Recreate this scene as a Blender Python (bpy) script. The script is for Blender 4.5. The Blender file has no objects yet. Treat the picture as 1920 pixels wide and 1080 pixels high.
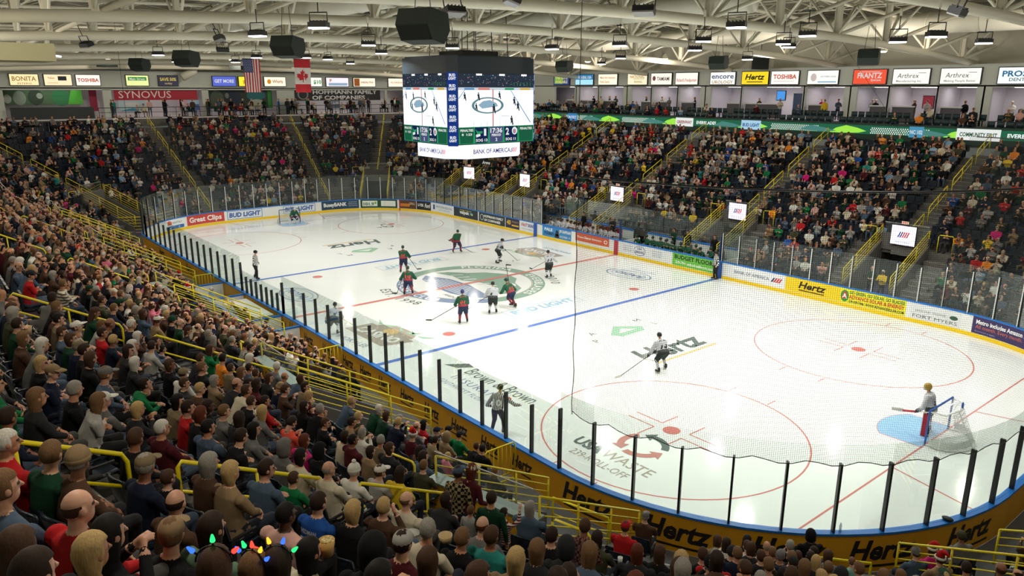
import bpy, math, random
import numpy as np
from mathutils import Vector, Matrix, Euler
from mathutils.kdtree import KDTree
random.seed(7); rng = np.random.default_rng(7)
PI = math.pi
SC = bpy.context.scene
COL = SC.collection

# ------------------------------------------------------------------ camera
CAMPOS = Vector((35.959, -26.264, 11.582)); YAW, PITCH, ROLL = math.radians(140.618), math.radians(-14.989), math.radians(.159)
FPX = 1398.13
fw = Vector((math.cos(YAW)*math.cos(PITCH), math.sin(YAW)*math.cos(PITCH), math.sin(PITCH)))
rt = fw.cross(Vector((0, 0, 1))).normalized(); up = rt.cross(fw)
r2 = rt*math.cos(ROLL)+up*math.sin(ROLL); u2 = -rt*math.sin(ROLL)+up*math.cos(ROLL)
cd = bpy.data.cameras.new('camera'); cam = bpy.data.objects.new('camera', cd); COL.objects.link(cam)
cd.sensor_width = 36; cd.lens = FPX/1920*36; cd.clip_start = .3; cd.clip_end = 400
cam.matrix_world = Matrix(((r2.x, u2.x, -fw.x, CAMPOS.x), (r2.y, u2.y, -fw.y, CAMPOS.y), (r2.z, u2.z, -fw.z, CAMPOS.z), (0, 0, 0, 1)))
SC.camera = cam
def px(p):
    d = Vector(p)-CAMPOS; z = d.dot(fw)
    return (960+FPX*d.dot(r2)/z, 540-FPX*d.dot(u2)/z, z) if z > .1 else (-9999, -9999, -1)
def ray_z(a, b, z):
    d = fw+r2*((a-960)/FPX)-u2*((b-540)/FPX)
    return CAMPOS+d*((z-CAMPOS.z)/d.z)

# ------------------------------------------------------------------ world, exposure, render quality
W = bpy.data.worlds.new('world'); SC.world = W; W.use_nodes = True
W.node_tree.nodes['Background'].inputs[0].default_value = (.86, .9, .82, 1); W.node_tree.nodes['Background'].inputs[1].default_value = .12
SC.view_settings.view_transform = 'Standard'; SC.view_settings.look = 'None'
SC.view_settings.exposure = 0.0; SC.view_settings.gamma = 1.0; SC.view_settings.use_curve_mapping = False
cy = SC.cycles
cy.use_denoising = True; cy.max_bounces = 5; cy.diffuse_bounces = 3; cy.glossy_bounces = 2; cy.transmission_bounces = 2
cy.transparent_max_bounces = 20; cy.sample_clamp_indirect = 6; cy.caustics_reflective = False; cy.caustics_refractive = False

# ------------------------------------------------------------------ the hall's hanging flood lamps: positions (z is the lens)
LAMP_POWER = 262.; LAMP_COL = (1., .985, .93)
LAMPS = [(14.6,-13.4,14.3),(4.4,-8.8,13.4),(-2.5,-4.2,13.4),(5,-4.6,13.4),(7.5,-.4,13.4),(11.7,-.1,13.4),(1.8,10.7,13.4),(16.2,0,13.4),(17.3,4.1,13.4),(19.9,1.5,13.5),
 (22,4.4,13.3),(24.2,2.4,13.3),(-11.5,-4.6,13.4),(-13.1,-2.3,13.4),(-13.7,-7,13.4),(7.2,-15,13.4),(12.4,-15,13.4),(-25.5,-8.6,13.4),(-13.7,-13,13.4),
 (20.5,-4,13.5),(-23.4,-4.9,13.4),(12.8,3.9,13.3),(7.8,15.7,13.3),(-20,3,13.4),(-21,10,13.4),(-8,9,13.4),(25,-2,14.6),(26.5,6.5,13.6),(22.5,11.5,13.5),(14,10,13.6),(-5,16,13.3),(27,-6,14.8)]
DARK_LAMPS = [(2,-14.6,13.5),(-6,-11.8,13.4),(17.3,-13.1,13.6),(21,-9.2,13.6),(27.2,-8.5,13.7),(27,-3.4,13.5),(21.3,-14.3,13.5),(-3.4,-18.7,13.3)]

FILL_POWER = 540.
FILL_LAMPS = [(x, y, 14.1-.0008*y*y+.3) for x in (-42, -33, -24, -15, -6, 3, 12, 21, 30) for y in (-24.5, 24.5)]+[(-41, -10, 14), (-41, 1, 14.2), (-41, 12, 14), (37, -19, 14), (38, -9, 14.2), (38, 6, 14.3)]  # lamps added over the stands to brighten the crowd

# ------------------------------------------------------------------ materials
def mat(name, col, rough=.6, metal=0., emit=0., spec=.5, noise=0., nscale=5., bump=0.):
    m = bpy.data.materials.new(name); m.use_nodes = True; nt = m.node_tree; b = nt.nodes['Principled BSDF']
    c = tuple(col)+(1,)
    b.inputs['Base Color'].default_value = c; b.inputs['Roughness'].default_value = rough; b.inputs['Metallic'].default_value = metal
    b.inputs['Specular IOR Level'].default_value = spec
    if emit: b.inputs['Emission Color'].default_value = c; b.inputs['Emission Strength'].default_value = emit
    if noise or bump:
        tc = nt.nodes.new('ShaderNodeTexCoord'); n = nt.nodes.new('ShaderNodeTexNoise'); n.inputs['Scale'].default_value = nscale; n.inputs['Detail'].default_value = 4
        nt.links.new(tc.outputs['Object'], n.inputs['Vector'])
        if noise:
            mx = nt.nodes.new('ShaderNodeMix'); mx.data_type = 'RGBA'
            mx.inputs[6].default_value = tuple(max(0, v*(1-noise)) for v in col)+(1,); mx.inputs[7].default_value = tuple(min(1, v*(1+noise)) for v in col)+(1,)
            nt.links.new(n.outputs['Fac'], mx.inputs[0]); nt.links.new(mx.outputs[2], b.inputs['Base Color'])
        if bump:
            bp = nt.nodes.new('ShaderNodeBump'); bp.inputs['Strength'].default_value = bump; nt.links.new(n.outputs['Fac'], bp.inputs['Height']); nt.links.new(bp.outputs[0], b.inputs['Normal'])
    return m
def emi(name, col, s=1.):
    m = bpy.data.materials.new(name); m.use_nodes = True; nt = m.node_tree; nt.nodes.clear()
    e = nt.nodes.new('ShaderNodeEmission'); o = nt.nodes.new('ShaderNodeOutputMaterial'); e.inputs[0].default_value = tuple(col)+(1,); e.inputs[1].default_value = s
    nt.links.new(e.outputs[0], o.inputs[0]); return m
def see_through(name, tint, gloss, rough=.05, grid=None, gridcol=(.02, .02, .02), fresnel=False, film=0., filmcol=(.8, .9, .85)):
    m = bpy.data.materials.new(name); m.use_nodes = True; nt = m.node_tree; nt.nodes.clear(); N = nt.nodes.new; L = nt.links.new
    o = N('ShaderNodeOutputMaterial'); t = N('ShaderNodeBsdfTransparent'); t.inputs[0].default_value = tuple(tint)+(1,)
    mx = N('ShaderNodeMixShader')
    if grid:
        cell, wid = grid
        uv = N('ShaderNodeUVMap'); sp = N('ShaderNodeSeparateXYZ'); L(uv.outputs[0], sp.inputs[0]); outs = []
        for i in (0, 1):
            a = N('ShaderNodeMath'); a.operation = 'MULTIPLY'; a.inputs[1].default_value = 1/cell; L(sp.outputs[i], a.inputs[0])
            f = N('ShaderNodeMath'); f.operation = 'FRACT'; L(a.outputs[0], f.inputs[0])
            l = N('ShaderNodeMath'); l.operation = 'LESS_THAN'; l.inputs[1].default_value = wid/cell; L(f.outputs[0], l.inputs[0]); outs.append(l)
        q = N('ShaderNodeMath'); q.operation = 'MAXIMUM'; L(outs[0].outputs[0], q.inputs[0]); L(outs[1].outputs[0], q.inputs[1])
        d = N('ShaderNodeBsdfDiffuse'); d.inputs[0].default_value = tuple(gridcol)+(1,)
        L(q.outputs[0], mx.inputs[0]); L(t.outputs[0], mx.inputs[1]); L(d.outputs[0], mx.inputs[2])
    else:
        g = N('ShaderNodeBsdfGlossy'); g.inputs['Roughness'].default_value = rough; g.inputs[0].default_value = (1, 1, 1, 1)
        if fresnel:
            fr = N('ShaderNodeFresnel'); fr.inputs[0].default_value = 1.45; ml = N('ShaderNodeMath'); ml.operation = 'MULTIPLY'; ml.inputs[1].default_value = gloss
            L(fr.outputs[0], ml.inputs[0]); L(ml.outputs[0], mx.inputs[0])
        else: mx.inputs[0].default_value = gloss
        src = t
        if film:
            df = N('ShaderNodeBsdfDiffuse'); df.inputs[0].default_value = tuple(filmcol)+(1,); tr = N('ShaderNodeBsdfTranslucent'); tr.inputs[0].default_value = tuple(filmcol)+(1,)
            m1 = N('ShaderNodeMixShader'); m1.inputs[0].default_value = .5; L(df.outputs[0], m1.inputs[1]); L(tr.outputs[0], m1.inputs[2])
            m2 = N('ShaderNodeMixShader'); m2.inputs[0].default_value = film; L(t.outputs[0], m2.inputs[1]); L(m1.outputs[0], m2.inputs[2]); src = m2
        L(src.outputs[0], mx.inputs[1]); L(g.outputs[0], mx.inputs[2])
    L(mx.outputs[0], o.inputs[0]); return m
def facecol(name, rough=.85, attr='tint'):
    m = mat(name, (.5, .5, .5), rough, spec=.2); nt = m.node_tree; a = nt.nodes.new('ShaderNodeAttribute'); a.attribute_name = attr
    nt.links.new(a.outputs['Color'], nt.nodes['Principled BSDF'].inputs['Base Color']); return m
def srgb(h):
    c = [int(h[i:i+2], 16)/255 for i in (0, 2, 4)]
    return tuple(v/12.92 if v <= .04045 else ((v+.055)/1.055)**2.4 for v in c)
_pal = {}
def paint(h, rough=.6, **k):
    key = (h, rough, tuple(k.items()))
    if key not in _pal: _pal[key] = mat('paint_'+h, srgb(h), rough, **k)
    return _pal[key]
def light(h, s=1.):
    key = (h, 'e', s)
    if key not in _pal: _pal[key] = emi('screen_'+h, srgb(h), s)
    return _pal[key]
YEL = mat('yellow_rail_paint', srgb('e8d410'), .35); CONC = mat('concrete', (.125, .118, .105), .85, noise=.25, nscale=3)
STEEL_W = mat('cream_painted_steel', srgb('e6e2cf'), .5); DARKM = mat('dark_metal', (.012, .012, .013), .5); ALU = mat('aluminium', (.6, .6, .6), .35, .8)
WALLG = mat('grey_wall_paint', srgb('c6ccc4'), .7); SEATM = mat('navy_seat_plastic', srgb('18222f'), .38); WHITE = mat('white_gloss_panel', srgb('e6e8e6'), .3)
BLUE = mat('blue_cap_rail', srgb('1a72c8'), .4); ORNG = mat('yellow_cover', srgb('d69a10'), .6, noise=.08, nscale=2); KICK = mat('yellow_kickplate', srgb('f0c808'), .4)
BLK = mat('black_lettering', (.006, .006, .007), .6); RUB = mat('grey_rubber_floor', (.11, .115, .115), .8, noise=.2, nscale=4)

# ------------------------------------------------------------------ mesh helpers
class MB:
    def __init__(s): s.v, s.f, s.m = [], [], []
    def add(s, vs, fs, m=0):
        o = len(s.v); s.v += [tuple(v) for v in vs]; s.f += [tuple(i+o for i in f) for f in fs]
        s.m += [m]*len(fs) if isinstance(m, int) else list(m); return s
    def box(s, c, d, m=0, rz=0., ry=0.):
        x, y, z = d[0]/2, d[1]/2, d[2]/2; R = Matrix.Rotation(rz, 3, 'Z') @ Matrix.Rotation(ry, 3, 'Y'); c = Vector(c)
        vs = [c+R@Vector((a*x, b*y, e*z)) for e in (-1, 1) for a, b in ((-1, -1), (1, -1), (1, 1), (-1, 1))]
        return s.add(vs, [(3, 2, 1, 0), (4, 5, 6, 7), (0, 1, 5, 4), (1, 2, 6, 5), (2, 3, 7, 6), (3, 0, 4, 7)], m)
    def quad(s, a, b, c, d, m=0): return s.add([a, b, c, d], [(0, 1, 2, 3)], m)
    def prism(s, poly, z0, z1, m=0):
        n = len(poly); vs = [(x, y, z0) for x, y in poly]+[(x, y, z1) for x, y in poly]
        return s.add(vs, [tuple(range(n))[::-1], tuple(range(n, 2*n))]+[(i, (i+1) % n, (i+1) % n+n, i+n) for i in range(n)], m)
    def tube(s, pts, r, m=0, n=6, closed=False, r1=None):
        pts = [Vector(p) for p in pts]; k = len(pts); rings = []; prev = None
        for i, p in enumerate(pts):
            a = pts[(i-1) % k] if (i or closed) else p; b = pts[(i+1) % k] if (i < k-1 or closed) else p
            t = (b-a).normalized() if (b-a).length else Vector((0, 0, 1))
            ref = prev if prev is not None and abs(prev.dot(t)) < .95 else (Vector((0, 0, 1)) if abs(t.z) < .9 else Vector((1, 0, 0)))
            u = (ref-t*ref.dot(t)).normalized(); w = t.cross(u); prev = u
            rr = r if r1 is None else r+(r1-r)*i/(k-1)
            rings.append([p+(u*math.cos(2*PI*j/n)+w*math.sin(2*PI*j/n))*rr for j in range(n)])
        vs = [v for g in rings for v in g]; fs = []
        for i in range(k if closed else k-1):
            A, B = i*n, ((i+1) % k)*n
            fs += [(A+j, A+(j+1) % n, B+(j+1) % n, B+j) for j in range(n)]
        if not closed: fs += [tuple(range(n))[::-1], tuple((k-1)*n+j for j in range(n))]
        return s.add(vs, fs, m)
    def lathe(s, prof, n=12, m=0, M=None):
        vs = [Vector((r*math.cos(2*PI*j/n), r*math.sin(2*PI*j/n), z)) for r, z in prof for j in range(n)]
        if M is not None: vs = [M@v for v in vs]
        fs = [(i*n+j, i*n+(j+1) % n, (i+1)*n+(j+1) % n, (i+1)*n+j) for i in range(len(prof)-1) for j in range(n)]
        return s.add(vs, fs+[tuple(range(n))[::-1], tuple((len(prof)-1)*n+j for j in range(n))], m)
    def mesh(s, name, mats, smooth=False):
        me = bpy.data.meshes.new(name); me.from_pydata(s.v, [], s.f)
        for q in (mats if isinstance(mats, (list, tuple)) else [mats]): me.materials.append(q)
        me.polygons.foreach_set('material_index', s.m)
        if smooth: me.polygons.foreach_set('use_smooth', [True]*len(s.f))
        me.update(); return me
    def build(s, name, mats, parent=None, smooth=False): return obj(name, s.mesh(name, mats, smooth), parent)
def obj(name, me, parent=None):
    o = bpy.data.objects.new(name, me); COL.objects.link(o)
    if parent is not None:
        o.parent = parent; o.matrix_parent_inverse = parent.matrix_basis.inverted()
    return o
def tag(o, label=None, cat=None, group=None, kind=None):
    for k, v in (('label', label), ('category', cat), ('group', group), ('kind', kind)):
        if v: o[k] = v
    return o
def thing(name, label, cat, loc=(0, 0, 0), rz=0., group=None):
    o = bpy.data.objects.new(name, None); COL.objects.link(o); o.location = loc; o.rotation_euler = (0, 0, rz); o.empty_display_size = .2
    return tag(o, label, cat, group)
def struct(o): return tag(o, kind='structure')
def copy_tree(o, parent=None):
    c = o.copy(); COL.objects.link(c)
    if parent is not None: c.parent = parent
    for ch in list(o.children): copy_tree(ch, c)
    return c
def local(name, mb, mats, parent, smooth=False):            # a part built in its thing's own frame
    o = bpy.data.objects.new(name, mb.mesh(name, mats, smooth)); COL.objects.link(o); o.parent = parent; return o

# ------------------------------------------------------------------ lettering (outline font turned into flat meshes)
_txt = {}
def glyphs(t, bold=0., shear=0., space=1.):
    k = (t, bold, shear, space)
    if k not in _txt:
        c = bpy.data.curves.new('t', 'FONT'); c.body = t; c.offset = bold; c.shear = shear; c.space_character = space; c.resolution_u = 2; c.size = 1.
        o = bpy.data.objects.new('t', c); COL.objects.link(o); bpy.context.view_layer.update()
        me = o.evaluated_get(bpy.context.evaluated_depsgraph_get()).to_mesh()
        vs = [(v.co.x, v.co.y) for v in me.vertices]; fs = [tuple(p.vertices) for p in me.polygons]
        bpy.data.objects.remove(o); bpy.data.curves.remove(c)
        xs = [v[0] for v in vs]; x0, x1 = min(xs), max(xs)
        _txt[k] = ([((x-(x0+x1)/2)/.69, y/.69) for x, y in vs], fs, (x1-x0)/.69)      # cap height 1, baseline 0
    return _txt[k]
def letter(mb, t, fn, cx, y0, h, w=None, m=0, **k):
    """write t centred on cx with its baseline at y0, cap height h, squeezed into width w; fn maps (x, y) into space"""
    vs, fs, wid = glyphs(t, **k); sx = h if not w else min(h*1.6, w/wid)
    mb.add([fn(cx+x*sx, y0+y*h) for x, y in vs], fs, m)
def rect(mb, fn, x0, x1, y0, y1, m=0, nx=1):
    for i in range(nx):
        a = x0+(x1-x0)*i/nx; b = x0+(x1-x0)*(i+1)/nx
        mb.quad(fn(a, y0), fn(b, y0), fn(b, y1), fn(a, y1), m)
def ellipse(mb, fn, cx, cy_, rx, ry, m=0, n=28, hole=0., a0=0, a1=2*PI):
    P = [(cx+rx*math.cos(a0+(a1-a0)*i/n), cy_+ry*math.sin(a0+(a1-a0)*i/n)) for i in range(n+1)]
    if hole:
        Q = [(cx+(x-cx)*hole, cy_+(y-cy_)*hole) for x, y in P]
        for i in range(n): mb.quad(fn(*P[i]), fn(*P[i+1]), fn(*Q[i+1]), fn(*Q[i]), m)
    else: mb.add([fn(*p) for p in P[:-1]], [tuple(range(n))], m)
def poly(mb, fn, pts, m=0): mb.add([fn(*p) for p in pts], [tuple(range(len(pts)))], m)

# ------------------------------------------------------------------ the rink's outline: s runs round the boards, d outwards
HX, HY, RC = 21.95, 4.42, 8.53; CL = RC*PI/2; PER = 4*HX+4*HY+4*CL
def base(s):
    s %= PER
    if s > PER-HX: s -= PER
    if s <= HX: return s, -HY-RC, 0., -1.
    s -= HX
    if s <= CL: a = s/RC; return HX+RC*math.sin(a), -HY-RC*math.cos(a), math.sin(a), -math.cos(a)
    s -= CL
    if s <= 2*HY: return HX+RC, -HY+s, 1., 0.
    s -= 2*HY
    if s <= CL: a = s/RC; return HX+RC*math.cos(a), HY+RC*math.sin(a), math.cos(a), math.sin(a)
    s -= CL
    if s <= 2*HX: return HX-s, HY+RC, 0., 1.
    s -= 2*HX
    if s <= CL: a = s/RC; return -HX-RC*math.sin(a), HY+RC*math.cos(a), -math.sin(a), math.cos(a)
    s -= CL
    if s <= 2*HY: return -HX-RC, HY-s, -1., 0.
    s -= 2*HY
    a = s/RC; return -HX-RC*math.cos(a), -HY-RC*math.sin(a), -math.cos(a), -math.sin(a)
def pt(s, d, z): x, y, nx, ny = base(s); return Vector((x+nx*d, y+ny*d, z))
S_FAR = HX+2*CL+2*HY+HX                                            # s of the far side's middle; x = S_FAR - s
def sfar(x): return S_FAR-x
SEND = S_FAR+HX+CL+HY                                              # middle of the far end; y = SEND - s
def facing(s): _, _, nx, ny = base(s); return math.atan2(-ny, -nx)-PI/2   # rz that turns +y towards the ice
def samples(s0, s1, step=.6):
    n = max(1, int(math.ceil((s1-s0)/step))); return [s0+(s1-s0)*i/n for i in range(n+1)]
def sweep(mb, s0, s1, prof, mats, step=.6, close=False, capends=True):
    S = samples(s0, s1, step); n = len(prof); vs = [pt(s, q[0], q[1]+(q[2](s) if len(q) > 2 else 0)) for s in S for q in prof]; k = n if close else n-1
    fs = []; ms = []
    for i in range(len(S)-1):
        for j in range(k): fs.append((i*n+j, i*n+(j+1) % n, (i+1)*n+(j+1) % n, (i+1)*n+j)); ms.append(mats[j] if isinstance(mats, (list, tuple)) else mats)
    if close and capends:
        fs += [tuple(range(n)), tuple((len(S)-1)*n+j for j in range(n))[::-1]]; ms += [ms[0]]*2
    return mb.add(vs, fs, ms)
def sdf(x, y):
    qx, qy = abs(x)-HX, abs(y)-HY
    return math.hypot(max(qx, 0), max(qy, 0))+min(max(qx, qy), 0)-RC
# ================================================================== RINK
def s_of(x, y):
    if y > HY and x < -HX: return S_FAR+HX+RC*math.atan2(-(x+HX), y-HY)
    if y < -HY and x < -HX: return SEND+HY+RC*math.atan2(-(y+HY), -(x+HX))
    if x < -HX: return SEND-y
    if x > HX and y > HY: return HX+CL+2*HY+RC*math.atan2(y-HY, x-HX)
    return S_FAR-x
ICE = mat('ice', srgb('eef2ee'), .1, spec=.3, noise=.02, nscale=.6)
mb = MB(); O = [pt(s, .0, 0) for s in samples(0, PER, .5)[:-1]]
mb.add(O, [tuple(range(len(O)))]); struct(mb.build('floor_ice', ICE))
G = lambda x, y: Vector((x, y, .004)); G2 = lambda x, y: Vector((x, y, .007))
def near_read(cx, cy_, z=.006): return lambda x, y: Vector((cx-y, cy_+x, z))       # reads upright for someone at the near end
def far_read(cx, cy_, z=.006): return lambda x, y: Vector((cx+y, cy_-x, z))
def side_read(cx, cy_, z=.006, rot=0.):
    c, s_ = math.cos(rot), math.sin(rot); return lambda x, y: Vector((cx+x*c-y*s_, cy_+x*s_+y*c, z))
def arc_read(cx, cy_, R, a0, z=.008, inward=False):
    """x runs along an arc of radius R; clockwise with the tops outwards, or anticlockwise with the tops inwards"""
    if inward: return lambda x, y: Vector((cx+(R-y)*math.cos(a0+x/R), cy_+(R-y)*math.sin(a0+x/R), z))
    return lambda x, y: Vector((cx+(R+y)*math.cos(a0-x/R), cy_+(R+y)*math.sin(a0-x/R), z))
IM = [mat('ice_paint_'+h, srgb(h), .1, spec=.3) for h in ('d8867f', '5f80cc', '9cc8ec', '8fae9c', '8496b4', '6a7672', 'e0c48c', 'a4c8dc', 'f0f2ee', 'b2aa9c', 'a4ceb0', 'c88e86')]
RED, BLU, CREASE, GRN, NAVY, INK, SAND, PALE, ICEW, TAUPE, LGRN, BRICK = range(12)
mb = MB()
def clipw(x, y): return math.hypot(max(abs(x)-HX, 0), max(abs(y)-HY, 0))
rect(mb, G, -.15, .15, -12.95, 12.95, RED); rect(mb, G, 8.69, 8.99, -12.95, 12.95, BLU); rect(mb, G, -8.99, -8.69, -12.95, 12.95, BLU)
gy = HY+math.sqrt(RC**2-(27.07-HX)**2)
for sx in (-1, 1):
    rect(mb, G, sx*27.07-.03, sx*27.07+.03, -gy, gy, RED)
    for sy in (-1, 1):
        a, b = Vector((sx*27.1, sy*3.35)), Vector((sx*30.46, sy*4.27)); n = Vector((0, .03))
        mb.quad(G(a.x, a.y-.03), G(b.x, b.y-.03), G(b.x, b.y+.03), G(a.x, a.y+.03), RED)
        cx, cy_ = sx*20.98, sy*6.706
        ellipse(mb, G, cx, cy_, 4.6, 4.6, RED, 64, hole=.988); ellipse(mb, G2, cx, cy_, .31, .31, RED, 20)
        for ux in (-1, 1):
            rect(mb, G, cx+ux*.87-.025, cx+ux*.87+.025, cy_-5.15, cy_-4.6, RED); rect(mb, G, cx+ux*.87-.025, cx+ux*.87+.025, cy_+4.6, cy_+5.15, RED)
            for uy in (-1, 1):
                rect(mb, G, min(cx+ux*.6, cx+ux*1.8), max(cx+ux*.6, cx+ux*1.8), cy_+uy*.23-.025, cy_+uy*.23+.025, RED)
                rect(mb, G, cx+ux*.6-.025, cx+ux*.6+.025, min(cy_+uy*.23, cy_+uy*1.1), max(cy_+uy*.23, cy_+uy*1.1), RED)
        ellipse(mb, G2, sx*7.3, sy*6.706, .31, .31, RED, 20)
    # crease
    P = [(sx*27.04, -1.22)]+[(sx*27.04-sx*1.83*math.cos(a)*1.0, 1.83*math.sin(a)) for a in [math.radians(-42+84*i/16) for i in range(17)]]+[(sx*27.04, 1.22)]
    poly(mb, G, P, CREASE)
    for i in range(len(P)-1):
        a, b = P[i], P[i+1]; mb.tube([(a[0], a[1], .0), (b[0], b[1], .0)], .012, RED, 4)
struct(mb.build('floor_line_markings', IM))
# centre emblem and the painted advertisements
mb = MB()
ellipse(mb, G, 0, 0, 4.55, 4.55, GRN, 48, hole=.835, a0=-.35, a1=PI+.45); ellipse(mb, G, 0, 0, 4.55, 4.55, NAVY, 48, hole=.835, a0=PI+.45, a1=2*PI-.35)
ellipse(mb, G, 0, 0, 3.78, 3.78, TAUPE, 56, hole=.985); rect(mb, lambda x, y: Vector((x, y, .0135)), -.15, .15, -4.55, 4.55, RED)
for t, a, inw in (('FLORIDA', math.radians(128), False), ('EVERBLADES', math.radians(48), False), ('HOCKEY CLUB', math.radians(262), True)):
    letter(mb, t, arc_read(0, 0, 3.92 if not inw else 4.42, a, inward=inw), 0, 0, .5, None, ICEW, space=1.2, bold=.03)
poly(mb, G, [(-3.5, -.3), (-3.2, .5), (-2.2, 1.3), (-1.6, 2.3), (-.4, 3.1), (.9, 2.9), (1.7, 2.1), (2.9, 1.6), (3.5, .7), (3.2, -.2), (2.4, -.1), (1.4, .6), (.3, .5), (-.9, -.1), (-2.1, .1)], GRN)
poly(mb, G2, [(-3.3, -1.2), (-1.6, -.5), (.4, -.4), (2.6, -.9), (3.5, -1.1), (2.9, -1.9), (1.2, -2.4), (-.9, -2.3), (-2.6, -1.9)], NAVY)
for i in range(7): rect(mb, lambda x, y: Vector((x, y, .010)), -2.6+.15*i, 2.2-.2*i, -2.1+.22*i, -2.04+.22*i, ICEW)
for i in range(6): mb.quad(*[Vector((x, y, .011)) for x, y in ((-2.4+.7*i, .1), (-2.25+.7*i, .1), (-1.9+.7*i, .8), (-2.05+.7*i, .8))], ICEW)
poly(mb, lambda x, y: Vector((x, y, .012)), [(1.5, 1.9), (1.9, 1.6), (2.4, 1.6), (2.0, 1.9)], ICEW)
letter(mb, 'ARENA', side_read(1.8, -2.9), 0, 0, .28, None, INK)
letter(mb, 'EST.', arc_read(0, 0, 5.6, math.radians(257), inward=True), 0, 0, .62, None, INK, space=1.15); letter(mb, '1998', arc_read(0, 0, 5.6, math.radians(282), inward=True), 0, 0, .62, None, INK, space=1.15)
letter(mb, '2010', arc_read(0, 0, 4.9, math.radians(60)), 0, 0, .6, None, INK, space=1.15)
for fn, k in ((near_read(16.0, .1), 0), (far_read(-15.7, 0), 1)):
    letter(mb, 'Hertz', fn, 0, 0, 1.35, 4.4, INK, bold=.03, shear=.25); rect(mb, fn, -2., 2.2, -.42, -.26, SAND)
for fn in (near_read(7.15, .1), far_read(-7.3, 0)):
    letter(mb, 'BUD LIGHT', fn, 0, .25, .62, 4.5, PALE, bold=.04, shear=.1)
    for a in ((-2.6, 2.6, -.02, .02), (-2.6, 2.6, 1.08, 1.12), (-2.6, -2.56, 0, 1.1), (2.56, 2.6, 0, 1.1)): rect(mb, fn, *a, PALE)
for fn in (near_read(12.6, .4), far_read(-12.8, -.4)):
    poly(mb, fn, [(-1.1, .2), (0, 1.1), (1.2, .2), (.8, -.3), (-.8, -.3)], LGRN); poly(mb, lambda x, y, f=fn: f(x, y)+Vector((0, 0, .003)), [(-.6, .1), (0, .6), (.6, .1)], ICEW)
    for t, x, y in (('P', -2.3, -.2), ('A', -1.7, .7), ('L', 2.1, 0), ('M', 1.7, .8)): letter(mb, t, fn, x, y, .4, None, INK)
fn = side_read(13.5, -9.15); letter(mb, 'Brown & Brown', fn, .5, 0, .72, 4.2, INK); letter(mb, 'INSURANCE', fn, .3, -.75, .42, 3.6, NAVY, space=1.2); letter(mb, 'SOUTHWEST FLORIDA', fn, .1, -1.3, .28, 3.4, NAVY, space=1.2)
poly(mb, fn, [(-2.9, -.1), (-2.3, .8), (-1.8, .7), (-2.2, .1)], INK)
for fn, z in ((side_read(5.2, -9.3, rot=.12), 0), (side_read(-4.0, 9.0, rot=PI), 1)):
    poly(mb, fn, [(-2.0, -.7), (1.5, -1.1), (2.1, .4), (-1.7, .75)], TAUPE); ellipse(mb, lambda x, y, f=fn: f(x, y)+Vector((0, 0, .002)), .2, .6, 1.5, .7, TAUPE, 24)
    f2 = lambda x, y, f=fn: f(x, y)+Vector((0, 0, .006)); letter(mb, 'CASINO', f2, 0, -.5, .7, 3., ICEW, bold=.03)
    f3 = lambda x, y, f=fn: f(x, y)+Vector((0, 0, .004)); ellipse(mb, f3, .1, .55, .45, .35, SAND)
    for a in (-.9, .5, 1.3): poly(mb, f3, [(a*1.2, 1.0), (a*1.2+.9, 1.45), (a*1.2+.5, .95)], LGRN); poly(mb, f3, [(a*1.2, 1.0), (a*1.2-.9, 1.4), (a*1.2-.3, .95)], LGRN)
    letter(mb, 'IMMOKALEE', fn, -.3, -1.75, .36, 2.8, NAVY)
fn = side_read(21.0, -9.95, rot=.02); letter(mb, 'USA', fn, -1.05, 0, .52, 1.2, INK, bold=.04); letter(mb, 'WASTE', fn, .62, 0, .5, 2.0, TAUPE); letter(mb, '239-ROLL-OFF', fn, .0, -.62, .36, 2.4, TAUPE)
for a0, c in ((.35, INK), (2.45, BRICK), (4.5, BRICK)):
    f = side_read(21.1, -8.35, rot=a0); P = [(.62*math.cos(t), .62*math.sin(t)) for t in [i*.2 for i in range(8)]]; Q = [(.88*math.cos(t), .88*math.sin(t)) for t in [i*.2 for i in range(8)]][::-1]
    poly(mb, f, P+Q, c); t = 1.4; poly(mb, lambda x, y, f=f: f(x, y)+Vector((0, 0, .002)), [(.45*math.cos(t), .45*math.sin(t)), (1.05*math.cos(t), 1.05*math.sin(t)), (.8*math.cos(t+.45), .8*math.sin(t+.45))], c)
for cx, cy_, r, t in ((-4.1, -9.4, 0, 'ROYAL'), (4.6, 9.2, PI, 'RADIO')):
    f = side_read(cx, cy_, rot=r); ellipse(mb, f, 0, 0, 1.75, .95, NAVY, 32, hole=.94); ellipse(mb, f, 0, 0, 1.35, .7, PALE, 32, hole=.93); letter(mb, t, f, 0, -.28, .5, 2.2, NAVY, bold=.03)
    letter(mb, 'CARIBBEAN' if t == 'ROYAL' else 'NETWORK', f, 0, -1.5, .3, 2.2, PALE)
ellipse(mb, G, -20.5, 6, .9, .4, INK, 20, hole=.8); letter(mb, 'USA', far_read(-20.4, 5.5), 0, 0, .5, None, INK)
struct(mb.build('floor_painted_emblems', IM))

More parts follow.
